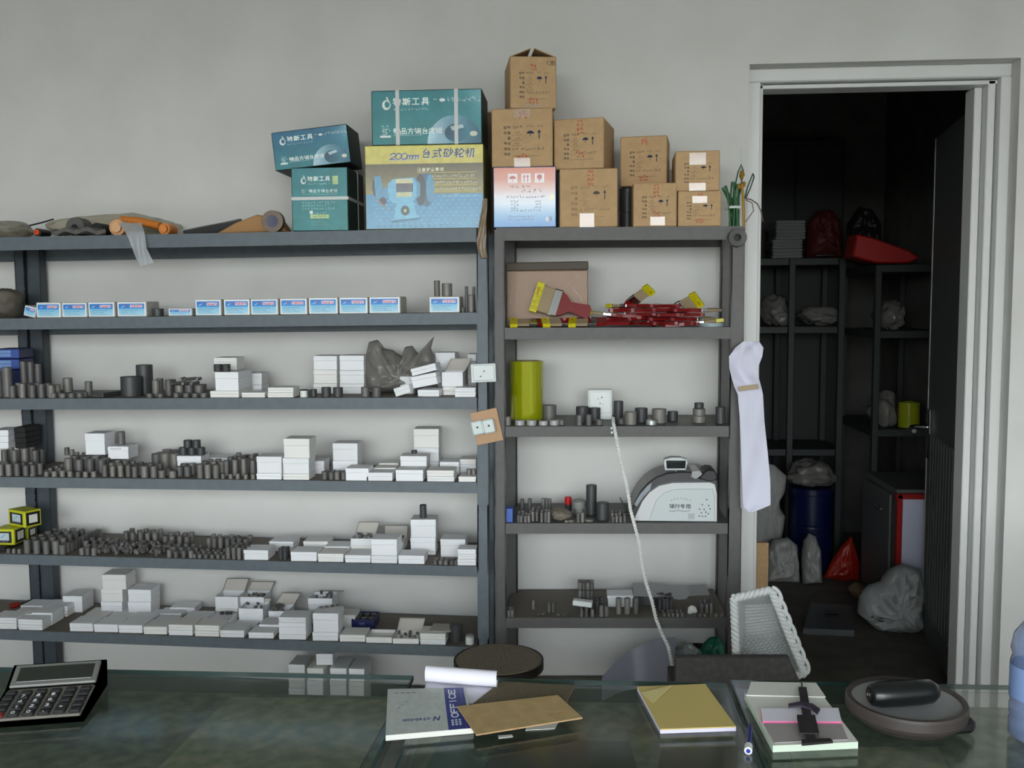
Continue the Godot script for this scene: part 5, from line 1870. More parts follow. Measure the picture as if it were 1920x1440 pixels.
# a stack of boxes from the shelf up; tops lists their upper edges in pixels from the lowest box up
func stack(s: String, x0: float, x1: float, yb: float, tops: Array, yw := 0.0, dep := 0.075, row := "") -> Dictionary:
	var xm := (x0 + x1) / 2
	var z := shelf_z(s, xm, yb)
	if row == "":
		row = "front" if z > 0.262 else ("middle" if z > 0.185 else "back")
	var base := rest(s, P(x0, 700, z).x, P(x1, 700, z).x)
	var d := {}
	for k in tops.size():
		var j := rng.randf_range(-0.6, 0.6) if k else 0.0
		d = white_box(s, x0 + j, x1 + j, tops[k], z - absf(j) * 0.001, base, row, k, yw + (rng.randf_range(-1.5, 1.5) if tops.size() > 1 else 0.0), dep)
		base = d.top
	return d

func open_stack(s: String, x0: float, x1: float, yb: float, tops: Array, lid_top: float, fill: int, lid_dx := 6.0, row := "") -> Dictionary:
	var d := {}
	var xm := (x0 + x1) / 2
	var z := shelf_z(s, xm, yb)
	if row == "":
		row = "front" if z > 0.262 else ("middle" if z > 0.185 else "back")
	var base := rest(s, P(x0, 700, z).x, P(x1, 700, z).x)
	for k in tops.size() - 1:
		d = white_box(s, x0, x1, tops[k], z, base, row, k)
		base = d.top
	return open_box(s, x0, x1, tops[-1], z, base, row, tops.size() - 1, lid_top, fill, lid_dx)

func slug_mesh(r: float, h: float, material: Material) -> ArrayMesh:
	var key := "%d_%d_%d" % [roundi(r * 10000), roundi(h * 2000), material.get_instance_id()]
	if not cyl_cache.has(key):
		var m := Mb.new()
		var b := minf(r * 0.12, 0.0012)
		m.lathe(PackedVector2Array([Vector2(0, 0), Vector2(r - b, 0), Vector2(r, b), Vector2(r, h - b), Vector2(r - b, h), Vector2(0, h)]), 18 if r > 0.009 else 12)
		var a := ArrayMesh.new()
		m.into(a, material)
		cyl_cache[key] = a
	return cyl_cache[key]

func slug_at(at: Vector3, r: float, h: float, label: String, called := "metal_slug", grp := "", lying := false, material: Material = null) -> MeshInstance3D:
	r = roundf(r * 4000) / 4000.0
	h = roundf(h * 1000) / 1000.0
	var o := part_mesh(called, slug_mesh(r, h, material if material else M.slug[rng.randi() % 3]), self)
	o.position = at
	if lying:
		o.basis = yaw(rng.randf_range(0, 360)) * Basis(Vector3.RIGHT, PI / 2)
		o.position = at + Vector3(0, r, 0) - o.basis.y * h * 0.5
	tag(o, label, "metal slug", grp)
	return o

# one slug given in pixels: middle x, diameter and height, on the plane z, standing at base (or on the shelf)
func slug(s: String, x: float, d: float, h: float, z: float, label: String, called := "metal_slug", grp := "", base := -1.0, material: Material = null) -> MeshInstance3D:
	var k := mpp(x, 800, z)
	var a := P(x, 800, z)
	var b := sy(s, a.x) + 0.0007 if base < 0.0 else base
	return slug_at(Vector3(a.x, b, z - d * k / 2), d * k / 2, h * k, label, called, grp, false, material)

# rows of slugs running back from the shelf's edge: n across x0..x1 (pixels), rows deep
func cluster(s: String, x0: float, x1: float, n: int, off: float, rows: int, pitch: float, d: float, h: float, where: String, called := "metal_slug", material: Material = null) -> void:
	var z0 := ZF - 0.006 - off
	for i in n:
		var px := (x0 + x1) / 2 if n == 1 else lerpf(x0, x1, float(i) / (n - 1))
		for r in rows:
			var z := z0 - r * pitch
			if z < 0.05:
				break
			var k := mpp(px, 800, z0)
			var a := P(px, 800, z0)
			var rad := d * k / 2 * rng.randf_range(0.94, 1.0)
			var x := a.x + rng.randf_range(-1, 1) * 0.0015
			var lab := where
			if n > 1:
				lab += ", %s from left" % ORD[i + 1]
			if rows > 1:
				lab += ", %s row" % (ORD[r + 1] if r else "front")
			slug_at(Vector3(x, sy(s, x) + 0.0007, z - rad + rng.randf_range(-1, 1) * 0.001), rad, h * k * rng.randf_range(0.9, 1.05), short(lab), "metal_stub" if d < 10.2 and called == "metal_slug" else called, where.replace("grey metal", "metal"), false, material)

func blue_label_face(v: int) -> StandardMaterial3D:
	var p := Pic.new(160, 96, Color(0.93, 0.94, 0.95), GL, 200 + v)
	p.ramp(6, 9, 152, 44, Color(0.10, 0.47, 0.80), Color(0.16, 0.55, 0.85))
	p.ramp(6, 44, 152, 92, Color(0.48, 0.76, 0.90), Color(0.72, 0.87, 0.93))
	p.rect(70, 16, 142, 36, Color(0.84, 0.80, 0.88))
	p.text("????", 73, 17, 17, Color(0.85, 0.25, 0.28), 2.6, 0, 1.0)
	p.line(Vector2(22, 34), Vector2(40, 24), 4, Color(0.85, 0.86, 0.92))
	p.line(Vector2(40, 26), Vector2(54, 18), 5, Color(0.75, 0.30, 0.38))
	for k in 3:
		p.text("?????????" if k != 1 else "???????", 18, 52 + k * 13, 9, Color(0.25, 0.42, 0.55), 1.0, 0, 1.25)
	return printed(p.tex(), 0.4)

func navy_face() -> StandardMaterial3D:
	var p := Pic.new(120, 64, Color(0.12, 0.27, 0.58), GL, 220)
	p.rect(10, 6, 80, 54, Color(0.42, 0.55, 0.75))
	p.rect(10, 24, 80, 36, Color(0.32, 0.46, 0.70))
	return printed(p.tex(), 0.4)

func battery_face() -> StandardMaterial3D:
	var p := Pic.new(140, 96, Color(0.76, 0.77, 0.12), GL, 221)
	p.rect(12, 12, 126, 86, Color(0.07, 0.08, 0.14))
	p.rect(32, 22, 108, 70, Color(0.72, 0.78, 0.80))
	p.line(Vector2(50, 52), Vector2(80, 34), 5, Color(0.35, 0.62, 0.72))
	p.text("?????", 30, 72, 11, Color(0.8, 0.82, 0.8), 1.5, 0, 1.3)
	return printed(p.tex(), 0.4)

func build_left_shelves() -> void:
	var m: Mb
	var o: Node3D
	# ------------------------------ second shelf: cartons with blue labels
	var bl := [blue_label_face(0), blue_label_face(1)]
	var edge := grained(Color(0.84, 0.83, 0.80), 0.8, noise_tex(61, 0.05, Color(0.85, 0.85, 0.85), Color(1, 1, 1)), 5.0)
	var rows := [[68, 115, 567], [116, 163.5, 567], [165, 216, 566], [220, 275, 565.5], [366, 415.5, 561], [420, 469, 560.5], [470, 522, 560], [525, 576.5, 559], [579, 634, 557.5], [636, 690, 557], [692, 751, 556], [805, 862, 556]]
	for k in rows.size():
		var r = rows[k]
		var z := ZF - 0.008 - (k % 3) * 0.002
		var x := P((r[0] + r[1]) / 2, 590, z).x
		var where: String
		if k == 11:
			where = "blue-labelled white carton with two metal slugs standing on it"
		elif k < 4:
			where = "blue-labelled white carton, %s of the four left of the short dark slug" % ["first from the left", "second from the left", "third from the left", "last"][k]
		else:
			where = "blue-labelled white carton, %s in the long row right of the flat carton" % (["first", "second", "third", "fourth", "fifth", "sixth", "last"][k - 4])
		carton("label_carton", where, "carton", r[0], r[2], r[1], 592, z, 0.10, bl[k % 2], edge, rng.randf_range(-1.5, 1.5), sy("L2", x) + 0.0006, 0.0, "blue-labelled cartons on the second shelf")
	o = carton("label_carton", "flat blue-labelled carton lying alone right of the short dark slug", "carton", 316, 578, 360, 593, ZF - 0.01, 0.09, bl[1], edge, 3.0, sy("L2", P(338, 590, ZF).x) + 0.0006, 0.0, "blue-labelled cartons on the second shelf")
	o = carton("label_carton", "leaning blue-labelled carton at the left end of the second shelf", "carton", 43, 574, 66, 597, ZF - 0.015, 0.08, bl[0], edge, 0.0, sy("L2", P(52, 590, ZF).x) + 0.0046, -14.0, "blue-labelled cartons on the second shelf")
	slug("L2", 300, 20, 14, ZF - 0.02, "short dark metal slug alone between two blue-labelled cartons, second shelf", "metal_slug", "", -1.0, M.slug_dark)
	var bt := P(833, 556, ZF - 0.008).y + 0.0008
	slug("L2", 822, 11, 29, ZF - 0.03, "taller slim metal rod on the blue-labelled carton, second shelf", "metal_rod", "", bt)
	slug("L2", 840, 19, 24, ZF - 0.03, "thicker metal slug on the blue-labelled carton, second shelf", "metal_slug", "", bt)
	for q in [[870, 5, 9, "shortest stub beside the right upright, second shelf", 0.01], [877, 6, 48, "thin tall rod nearest the labelled carton at the second shelf's right end", 0.03], [885, 12, 32, "thick light-topped slug at the right end of the second shelf", 0.012], [890.5, 5, 47, "thin tall rod against the right upright on the second shelf", 0.03]]:
		slug("L2", q[0], q[1], q[2], ZF - q[4], "grey metal " + q[3], "metal_rod")
	bag("paper_lump", "crumpled brown grey lump at the left end of the second shelf", "lump", 12, 596, sy("L2", P(12, 596, ZF).x) + 0.0008, 0.20, 50, 56, 0.13, mat(Color(0.40, 0.38, 0.34), 0.8), 55, 0.24)

	# ------------------------------ third shelf
	var nv := navy_face()
	var nside := mat(Color(0.07, 0.13, 0.34), 0.5)
	var y3 := sy("L3", P(25, 745, 0.22).x) + 0.0006
	o = carton("blue_box", "dark blue box, lowest of the stack at the left end of the third shelf", "box", 18, 693, 42, 740, 0.20, 0.10, nside, nside, 0.0, y3, 0.0, "dark blue boxes")
	var bsz: Vector3 = o.get_meta("size")
	y3 += bsz.y + 0.0006
	o = carton("blue_box", "labelled blue box in the middle of the left end stack", "box", -8, 673, 36, 692, 0.21, 0.10, nv, nside, 6.0, y3, 0.0, "dark blue boxes")
	bsz = o.get_meta("size")
	y3 += bsz.y + 0.0006
	carton("blue_box", "labelled blue box on top of the left end stack, third shelf", "box", -10, 654, 36, 672, 0.21, 0.10, nv, nside, 6.0, y3, 0.0, "dark blue boxes")
	cluster("L3", -4, 14, 2, 0.03, 1, 0.03, 17, 52, "tall grey metal slug in front of the blue boxes, third shelf", "metal_rod")
	cluster("L3", 24, 96, 5, 0.0, 2, 0.035, 12, 25, "upright grey metal slug in the left front rows of the third shelf")
	cluster("L3", 46, 73, 3, 0.105, 1, 0.03, 11, 62, "tall thin grey metal rod standing by the left post, third shelf", "metal_rod")
	cluster("L3", 100, 150, 4, 0.0, 2, 0.026, 13, 9, "low grey metal disc left of the big dark slugs, third shelf", "metal_disc")
	slug("L3", 126, 17, 32, ZF - 0.08, "upright metal slug behind the low discs, third shelf")
	slug("L3", 166, 13, 27, ZF - 0.06, "upright metal slug between the low discs and a flat slab, third shelf")
	m = Mb.new()
	m.box(Vector3(0, 0.008, 0), Vector3(0.045, 0.016, 0.09), 0.002)
	var sp := P(200, 744, ZF - 0.06)
	single("metal_slab", "flat dark metal slab lying left of the big dark slugs", "slab", m, M.slug_dark, Vector3(sp.x, sy("L3", sp.x) + 0.0007, sp.z), yaw(-12))
	slug("L3", 240, 36, 36, ZF - 0.04, "broad dark metal slug in front of the tallest one, third shelf", "metal_slug", "", -1.0, M.slug_dark)
	slug("L3", 268, 29, 54, ZF - 0.115, "tallest big dark metal slug on the third shelf", "metal_slug", "", -1.0, M.slug_dark)
	cluster("L3", 281, 301, 2, 0.0, 1, 0.03, 13, 9, "low grey metal disc at the foot of the big dark slugs", "metal_disc")
	cluster("L3", 293, 316, 2, 0.045, 2, 0.03, 14, 30, "upright grey metal slug just right of the big dark slugs")
	cluster("L3", 331, 382, 4, 0.0, 1, 0.03, 13, 9, "low grey metal disc before the heaped rods, third shelf", "metal_disc")
	cluster("L3", 336, 372, 3, 0.04, 2, 0.034, 16, 21, "grey metal slug carrying the heaped rods, third shelf")
	for k in 6:
		var lp := P(336 + k * 7.5, 745, 0.25 - (k % 2) * 0.02)
		slug_at(Vector3(lp.x, sy("L3", lp.x) + 0.0375 + (0.012 if k % 2 else 0.0), lp.z), 0.0055, 0.05, "grey metal rod, %s of those lying on the third shelf heap" % ORD[k + 1], "metal_rod", "lying rods on the third shelf", true)
	var d := stack("L3", 393, 448, 0.308, [733], 0.0, 0.13)
	d = white_box("L3", 402, 447, 697.5, 0.306, d.top, "front", 1, 0.0, 0.13)
	for q in [[409.5, 15.5], [425, 15]]:
		for l in 4:
			slug("L3", q[0], q[1], 3.2, 0.296, "dark metal disc, %s of the %s pile on a white box" % [["lowest", "second", "third", "topmost"][l], "left" if q[0] < 420 else "right"], "metal_disc", "dark discs stacked on the white box", d.top + l * 0.0058, M.slug_dark)
	white_box("L3", 400, 444, 670.5, 0.222, d.top, "front", 2)
	stack("L3", 448, 491, 0.16, [722, 699.5])
	stack("L3", 452, 497, 0.309, [736])
	stack("L3", 501, 550, 0.31, [736.5, 726.5])
	stack("L3", 587, 632, 0.18, [719.5, 693.5, 667])
	stack("L3", 636, 683, 0.185, [720, 694.5, 666.5])
	o = thing("white_tin", "small white tin with a dark lid before the tall white stacks", "tin", P(570, 744, 0.296) * Vector3(1, 0, 1) + Vector3(0, sy("L3", P(570, 744, 0.296).x) + 0.0007, 0))
	m = Mb.new()
	m.lathe(PackedVector2Array([Vector2(0, 0), Vector2(0.0115, 0), Vector2(0.012, 0.001), Vector2(0.012, 0.021), Vector2(0, 0.021)]), 20)
	part("tin_body", m, M.white_plastic, o)
	m = Mb.new()
	m.lathe(PackedVector2Array([Vector2(0.0122, 0.0212), Vector2(0.0122, 0.0245), Vector2(0, 0.025)]), 20)
	part("tin_lid", m, M.black_soft, o)
	slug("L3", 588, 12, 14, ZF - 0.03, "dark metal slug right of the small white tin", "metal_slug", "", -1.0, M.slug_dark)
	cluster("L3", 611, 632, 2, 0.004, 1, 0.03, 18, 19, "dark metal slug at the foot of the tall white stacks", "metal_slug", M.slug_dark)
	cluster("L3", 684, 706, 2, 0.004, 1, 0.03, 17, 19, "grey metal slug at the foot of the grey plastic bag")
	soft_bag("plastic_bag", "dark grey crumpled plastic bag slumped between the white stacks, third shelf", "bag", [[684, 700], [686, 664], [692, 641], [707, 637], [716, 652], [736, 656], [754, 668], [761, 650], [773, 648], [783, 662], [793, 660], [804, 645], [814, 631], [808, 653], [816, 672], [817, 700], [822, 746], [688, 746]], 752, 706, 0.14, 0.055, sy("L3", P(750, 740, 0.14).x) + 0.001, M.bag_grey, 71, 0.3)
	# boxes at the right end
	stack("L3", 749, 776, 0.20, [725, 706])
	d = stack("L3", 815, 853, 0.115, [727, 702.5, 661])
	stack("L3", 876, 893, 0.10, [726, 702, 664])
	d = stack("L3", 782, 824, 0.29, [731], -4.0, 0.09)
	var e := white_box("L3", 773, 822, 702, 0.285, d.top + 0.011, "front", 1, -3.0, 0.08, 11.0)
	white_box("L3", 771, 820, 686, 0.283, float(e.top) + 0.0035, "front", 2, -3.0, 0.08, 14.0)
	white_box("L3", 740, 772, 724, 0.307, sy("L3", P(756, 740, 0.307).x) + 0.009, "front", 0, -6.0, 0.04, 17.0)
	d = stack("L3", 830, 872, 0.245, [725], 0.0, 0.085)
	open_box("L3", 828, 868, 698, 0.243, d.top, "middle", 1, 672, 0, 12.0)
	stack("L3", 852, 892.5, 0.311, [735, 727], 0.0, 0.06)

	# ------------------------------ fourth shelf
	var y4 := sy("L4", P(12, 890, 0.28).x) + 0.0006
	cluster("L4", -6, 56, 5, 0.004, 2, 0.034, 11, 22, "grey metal slug in the left end front rows, fourth shelf")
	cluster("L4", 2, 60, 4, 0.10, 2, 0.04, 12, 40, "tall grey metal slug behind the left end rows, fourth shelf", "metal_rod")
	var yy := y4 + 0.072
	for k in 3:
		m = Mb.new()
		m.box(Vector3(0, 0.0105, 0), Vector3(0.062, 0.0205, 0.09), 0.001)
		var fx := P(-2, 800, 0.18)
		single("flat_white_box", ["lowest", "middle", "top"][k] + " flat white box of three over the left end slugs, fourth shelf", "box", m, M.white_card[0], Vector3(fx.x, yy + k * 0.0212, 0.135), yaw(k - 1.0), "flat white boxes at the left end")
	for k in 4:
		m = Mb.new()
		m.box(Vector3(0, 0.009, 0), Vector3(0.04, 0.0175, 0.09), 0.001)
		var fx := P(35, 800, 0.18)
		single("dark_case", ["lowest", "second lowest", "second highest", "highest"][k] + " dark flat case of the pile by the left post, fourth shelf", "case", m, M.black_soft, Vector3(fx.x, yy + k * 0.0182, 0.13), yaw(1.5 - k), "dark flat cases by the left post")
	cluster("L4", 54, 54, 1, 0.004, 9, 0.028, 8, 5, "low grey metal disc in the line leading back to the left post", "metal_disc")
	cluster("L4", 81, 170, 7, 0.0, 1, 0.03, 10, 11, "short grey metal slug in the front line under the handwritten box")
	cluster("L4", 88, 106, 2, 0.05, 3, 0.035, 9, 12, "short grey metal slug left of the tall slug block, fourth shelf")
	cluster("L4", 121, 183, 4, 0.075, 4, 0.038, 14.5, 27, "tall grey metal slug in the block under the left white box")
	var ly := P(126, 840, 0.17)
	for k in 3:
		slug("L4", 121 + k * 9, 9, 14 - k * 4, 0.165, "small metal slug, %s of three atop the tall slug block" % ["leftmost", "middle", "rightmost"][k], "metal_slug", "slugs on top of the tall slug block", sy("L4", ly.x) + 0.048)
	d = white_box("L4", 158, 196, 812.5, 0.17, sy("L4", P(176, 840, 0.17).x) + 0.052, "middle", 1)
	cluster("L4", 190, 236, 4, 0.012, 3, 0.045, 10.5, 21, "grey metal slug in the rows under the handwritten box, fourth shelf")
	d = white_box("L4", 201, 240.5, 837, 0.185, sy("L4", P(220, 862, 0.185).x) + 0.041, "middle", 1)
	var hw: Node3D = d.node
	m = Mb.new()
	for k in 5:
		var hx := -0.026 + k * 0.008
		var hy := (float(d.top) - hw.position.y) - 0.0085
		m.tube(PackedVector3Array([Vector3(hx, hy - 0.003, float(d.dep) / 2 + 0.0002), Vector3(hx + 0.003, hy + 0.003, float(d.dep) / 2 + 0.0002), Vector3(hx + 0.006, hy - 0.002, float(d.dep) / 2 + 0.0002)]), 0.0006, 5)
	part("handwriting", m, M.black, hw)
	d.open = null
	slug("L4", 223, 14, 24, 0.16, "grey metal slug standing on the handwritten white box", "metal_slug", "", d.top)
	cluster("L4", 246, 246, 1, 0.004, 2, 0.04, 12, 20, "grey metal slug right of the handwritten box's rows")
	cluster("L4", 265, 283, 2, 0.002, 2, 0.042, 13, 22, "grey metal slug of medium height before the brownish slug block")
	cluster("L4", 298, 318, 2, 0.002, 2, 0.04, 14, 14, "low grey metal slug before the pyramid box, fourth shelf")
	cluster("L4", 330, 346, 2, 0.03, 2, 0.04, 14, 20, "grey metal slug in front of the pyramid box's foot")
	cluster("L4", 287, 322, 3, 0.125, 3, 0.042, 18, 32, "tall grey metal slug in the block left of the pyramid box")
	d = stack("L4", 331, 377, 0.205, [855])
	for q in [[339, 0, "bottom left"], [355, 0, "bottom middle"], [372, 0, "bottom right"], [348, 1, "top left"], [364, 1, "top right"]]:
		slug("L4", q[0], 15.5, 14, 0.19 + 0.006 * (1 - q[1]), "dark metal slug at %s of the small pyramid on a white box" % q[2], "metal_slug", "slug pyramid on the fourth shelf", float(d.top) + q[1] * 0.0235, M.slug_dark)
	stack("L4", 380, 436, 0.12, [872, 858])
	cluster("L4", 370, 400, 3, 0.002, 3, 0.046, 12.5, 27, "tall grey metal slug right of the pyramid box, fourth shelf")
	cluster("L4", 420, 470, 4, 0.05, 4, 0.04, 11, 31, "tall thin grey metal slug left of the tallest white stack", "metal_rod")
	cluster("L4", 414, 470, 5, 0.0, 1, 0.03, 8, 10, "small grey metal slug in front of the tall thin slugs")
	stack("L4", 480, 528, 901.5, [887.5, 856])
	stack("L4", 530, 580, 901.5, [888.5, 859, 822.5])
	stack("L4", 585, 608, 0.20, [864], 0.0, 0.07)
	slug("L4", 620, 7, 16, 0.18, "thin dark metal rod between two white stacks, fourth shelf", "metal_rod", "", -1.0, M.slug_dark)
	cluster("L4", 606, 641, 4, 0.008, 2, 0.03, 11, 15, "grey metal slug in the small cluster between white stacks, fourth shelf")
	stack("L4", 623, 671, 0.20, [864, 831])
	stack("L4", 647, 691, 902.5, [878])
	stack("L4", 710, 747, 0.18, [868.5])
	stack("L4", 700, 742, 0.245, [877])
	stack("L4", 686, 736, 903, [886])
	d = stack("L4", 775, 823, 0.13, [866, 840, 804])
	stack("L4", 749, 800, 0.235, [882, 855])
	stack("L4", 741, 793.5, 904, [881])
	slug("L4", 775, 11, 6, 0.21, "small dark metal disc on the white box beneath the tallest back stack", "metal_disc", "", P(775, 853.5, 0.235).y + 0.0006, M.slug_dark)
	slug("L4", 805, 9, 9, 0.27, "dark metal stub between the two right front stacks, fourth shelf", "metal_slug", "", -1.0, M.slug_dark)
	stack("L4", 800, 852, 904, [893.5, 882])
	stack("L4", 824, 861, 0.19, [866])
	stack("L4", 862, 893, 0.165, [871, 861])
	d = stack("L4", 859, 893, 905, [893.5])
	for k in 2:
		slug("L4", 878 + k * 9, 9, 11, 0.29, "grey metal slug, %s of two on the last white box, fourth shelf" % ["left", "right"][k], "metal_slug", "slugs on the last white box", d.top)

	# ------------------------------ fifth shelf
	var yel := mat(Color(0.74, 0.75, 0.12), 0.45)
	var bat := battery_face()
	var y5 := rest("L5", P(6, 1020, 0.2).x - 0.066, P(6, 1020, 0.2).x + 0.066)
	m = Mb.new()
	m.box(Vector3(0, 0.007, 0), Vector3(0.13, 0.014, 0.19), 0.001)
	var bp := P(6, 1020, 0.2)
	single("dark_board", "dark board under the yellow and black boxes, fifth shelf", "board", m, M.black_soft, Vector3(bp.x, y5, 0.2), yaw(0))
	y5 += 0.0146
	o = carton("yellow_box", "lower left yellow and black box at the left end of the fifth shelf", "box", -12, 992, 27, 1016, 0.27, 0.07, bat, yel, 0.0, y5, 0.0, "yellow and black boxes")
	bsz = o.get_meta("size")
	carton("yellow_box", "lower right yellow and black box behind the front one", "box", 25, 990, 52, 1012, 0.19, 0.06, bat, yel, 0.0, y5, 0.0, "yellow and black boxes")
	carton("yellow_box", "top yellow and black box of the small pile, fifth shelf", "box", 9, 957, 54, 990, 0.235, 0.06, bat, yel, -28.0, y5 + bsz.y + 0.0006, 0.0, "yellow and black boxes")
	for yb in get_children().filter(func(c): return String(c.name).begins_with("yellow_box")):
		var ys5: Vector3 = yb.get_meta("size")
		for q in [[0.8, M.black], [0.5, M.paper_warm]]:
			m = Mb.new()
			m.box(Vector3(ys5.x / 2 + 0.0004, ys5.y / 2, 0), Vector3(0.0012 if q[0] > 0.6 else 0.0018, ys5.y * q[0], ys5.z * q[0]))
			part("side_label", m, q[1], yb)
	cluster("L5", 2, 22, 3, 0.0, 1, 0.03, 7, 9, "short grey metal slug in front of the yellow boxes, fifth shelf")
	cluster("L5", 36, 91, 4, 0.0, 5, 0.042, 12, 25, "tall grey metal slug in the left rows of the fifth shelf")
	cluster("L5", 104, 104, 1, 0.0, 11, 0.0235, 13, 17, "grey metal slug in the line running back across the fifth shelf")
	cluster("L5", 140, 164, 3, 0.0, 2, 0.045, 10, 14, "grey metal slug right of the line running back, fifth shelf")
	cluster("L5", 150, 196, 4, 0.10, 2, 0.04, 10, 12, "small grey metal slug in the sparse middle rows, fifth shelf")
	cluster("L5", 226, 280, 5, 0.15, 2, 0.045, 10, 23, "tall grey metal slug in the back row behind the heap", "metal_rod")
	cluster("L5", 300, 340, 4, 0.135, 2, 0.045, 10, 21, "grey metal slug in the back row right of the heap")
	cluster("L5", 306, 348, 4, 0.0, 3, 0.04, 9.5, 14, "grey metal slug in the front rows right of the heap")
	cluster("L5", 354, 410, 6, 0.0, 3, 0.032, 8.5, 8, "low grey metal slug in the middle front rows, fifth shelf")
	cluster("L5", 382, 452, 7, 0.13, 2, 0.045, 9.5, 19, "grey metal slug in the back rows left of the first white box")
	cluster("L5", 418, 450, 4, 0.0, 3, 0.036, 9, 21, "grey metal slug in the front rows left of the first white box")
	# a loose heap nobody would count
	var mm := MultiMesh.new()
	mm.transform_format = MultiMesh.TRANSFORM_3D
	mm.mesh = slug_mesh(0.0055, 0.014, M.slug[0])
	mm.instance_count = 150
	for k in 150:
		var q := P(172 + rng.randf() * 126, 1040, ZF)
		var z := ZF - 0.016 - rng.randf() * 0.13
		var bs := Basis.from_euler(Vector3(rng.randf_range(0, PI), rng.randf_range(0, TAU), 0))
		var lift := 0.006 + rng.randf() * 0.010
		mm.set_instance_transform(k, Transform3D(bs, Vector3(q.x, sy("L5", q.x) + 0.001 + lift, z) - bs.y * 0.007 + Vector3(0, 0.002, 0)))
	var heap := MultiMeshInstance3D.new()
	heap.name = "slug_heap"
	heap.multimesh = mm
	add_child(heap)
	tag(heap, "loose heap of small grey metal slugs on the fifth shelf", "metal slugs")
	heap.set_meta("kind", "stuff")
	stack("L5", 456, 503, 1053.5, [1031.5])
	cluster("L5", 518, 527, 2, 0.012, 2, 0.03, 9, 22, "dark metal slug between the first two white stacks, fifth shelf", "metal_slug", M.slug_dark)
	stack("L5", 503, 550, 0.20, [1038, 1026, 1015.5])
	stack("L5", 544, 594, 1055.5, [1035])
	stack("L5", 595, 644, 1057, [1038])
	stack("L5", 568, 615, 0.20, [1039, 1026.5, 1015])
	stack("L5", 608, 655, 0.235, [1036, 1024.5])
	d = open_stack("L5", 657, 697, 0.215, [1036, 1023, 1010], 979, 9, 6)
	open_stack("L5", 712, 757, 0.16, [1028, 1015], 986, 5, 1)
	stack("L5", 646, 695, 1058.5, [1041])
	stack("L5", 695, 745, 1059, [1042, 1011])
	stack("L5", 746, 796, 1060, [1041.5])
	d = stack("L5", 769, 817, 0.20, [1035, 1008, 974], 2.0)
	slug("L5", 790, 13, 25, 0.185, "dark metal slug standing on the tallest white stack, fifth shelf", "metal_rod", "", d.top, M.slug_dark)
	stack("L5", 825, 873, 0.22, [1011])
	cluster("L5", 812, 852, 5, 0.0, 2, 0.03, 9, 8, "low metal slug in the small patch before the right end stacks, fifth shelf")
	stack("L5", 857, 893, 1061.5, [1048.5, 1039, 1030], 0.0, 0.06)

	# ------------------------------ sixth shelf
	for q in [[-18, 31, 1181, [1169, 1158]], [33, 80, 1182, [1172, 1161.5]], [18, 62, 0.265, [1167, 1151]], [59, 98, 0.262, [1164, 1149]], [38, 86, 0.185, [1147, 1136]], [82, 126, 0.175, [1146, 1136]]]:
		stack("L6", q[0], q[1], q[2], q[3])
	m = Mb.new()
	m.box(Vector3(0, 0.012, 0), Vector3(0.03, 0.024, 0.03), 0.001)
	var nb := P(104, 1138, 0.07)
	single("navy_box", "tiny navy box behind the left end white boxes, sixth shelf", "box", m, nside, Vector3(nb.x, sy("L6", nb.x) + 0.0006, 0.07))
	o = thing("screwdriver", "red-handled screwdriver lying at the back left of the sixth shelf", "screwdriver", Vector3.ZERO)
	m = Mb.new()
	var s0 := P(18, 1138, 0.12)
	var ys := sy("L6", s0.x)
	m.tube(PackedVector3Array([Vector3(s0.x, ys + 0.012, 0.12), P(36, 1128, 0.10) * Vector3(1, 0, 1) + Vector3(0, ys + 0.014, 0)]), 0.010, 10)
	part("handle", m, mat(Color(0.55, 0.12, 0.07), 0.4), o)
	m = Mb.new()
	m.tube(PackedVector3Array([P(36, 1128, 0.10) * Vector3(1, 0, 1) + Vector3(0, ys + 0.014, 0), P(56, 1118, 0.07) * Vector3(1, 0, 1) + Vector3(0, ys + 0.02, 0)]), 0.003, 8)
	part("shaft", m, M.slug_dark, o)
	stack("L6", 117, 154, 0.125, [1117.5], 0.0, 0.08)
	d = stack("L6", 188, 229, 0.12, [1128.5, 1104.5])
	white_box("L6", 190, 236, 1077.5, 0.125, d.top, "back", 2)
	stack("L6", 239, 283, 0.125, [1129, 1105.5])
	# the field of low boxes, four across and three deep
	for q in [[129.5, 174, 1184.5, 1168.5], [175, 221, 1186, 1170.5], [221.5, 267, 1187.5, 1172], [268, 313, 1190, 1175]]:
		stack("L6", q[0], q[1], q[2], [q[3]])
	for q in [[146, 190, 1160.5], [193, 236, 1161.5], [238, 282, 1160], [284, 326, 1166]]:
		stack("L6", q[0], q[1], 0.228, [q[2]])
	for q in [[161, 205, 1151.5], [206, 247, 1152], [248, 292, 1153.5]]:
		stack("L6", q[0], q[1], 0.15, [q[2]], 0.0, 0.068)
	stack("L6", 315, 361.5, 1192, [1182, 1171.5])
	stack("L6", 364, 411, 1194, [1183, 1172.5])
	stack("L6", 411.5, 458, 1197, [1182])
	stack("L6", 465, 513, 1199.5, [1186])
	stack("L6", 295, 340, 0.150, [1164, 1153], 0.0, 0.068)
	stack("L6", 341, 387, 0.228, [1169, 1158])
	stack("L6", 388, 431, 0.228, [1163])
	stack("L6", 318, 365, 0.10, [1150, 1139])
	stack("L6", 432, 477, 0.228, [1174])
	cluster("L6", 404, 420, 3, 0.145, 1, 0.03, 8, 20, "dark metal rod before the left open white box, sixth shelf", "metal_rod", M.slug_dark)
	open_stack("L6", 403, 446, 0.125, [1141.5, 1119], 1085, 0, 8)
	d = open_stack("L6", 447, 493, 0.17, [1163, 1141], 1122, 4, 3)
	open_stack("L6", 450, 495, 0.105, [1140, 1119.5], 1091, 9, 8)
	stack("L6", 484, 523, 0.255, [1181, 1171])
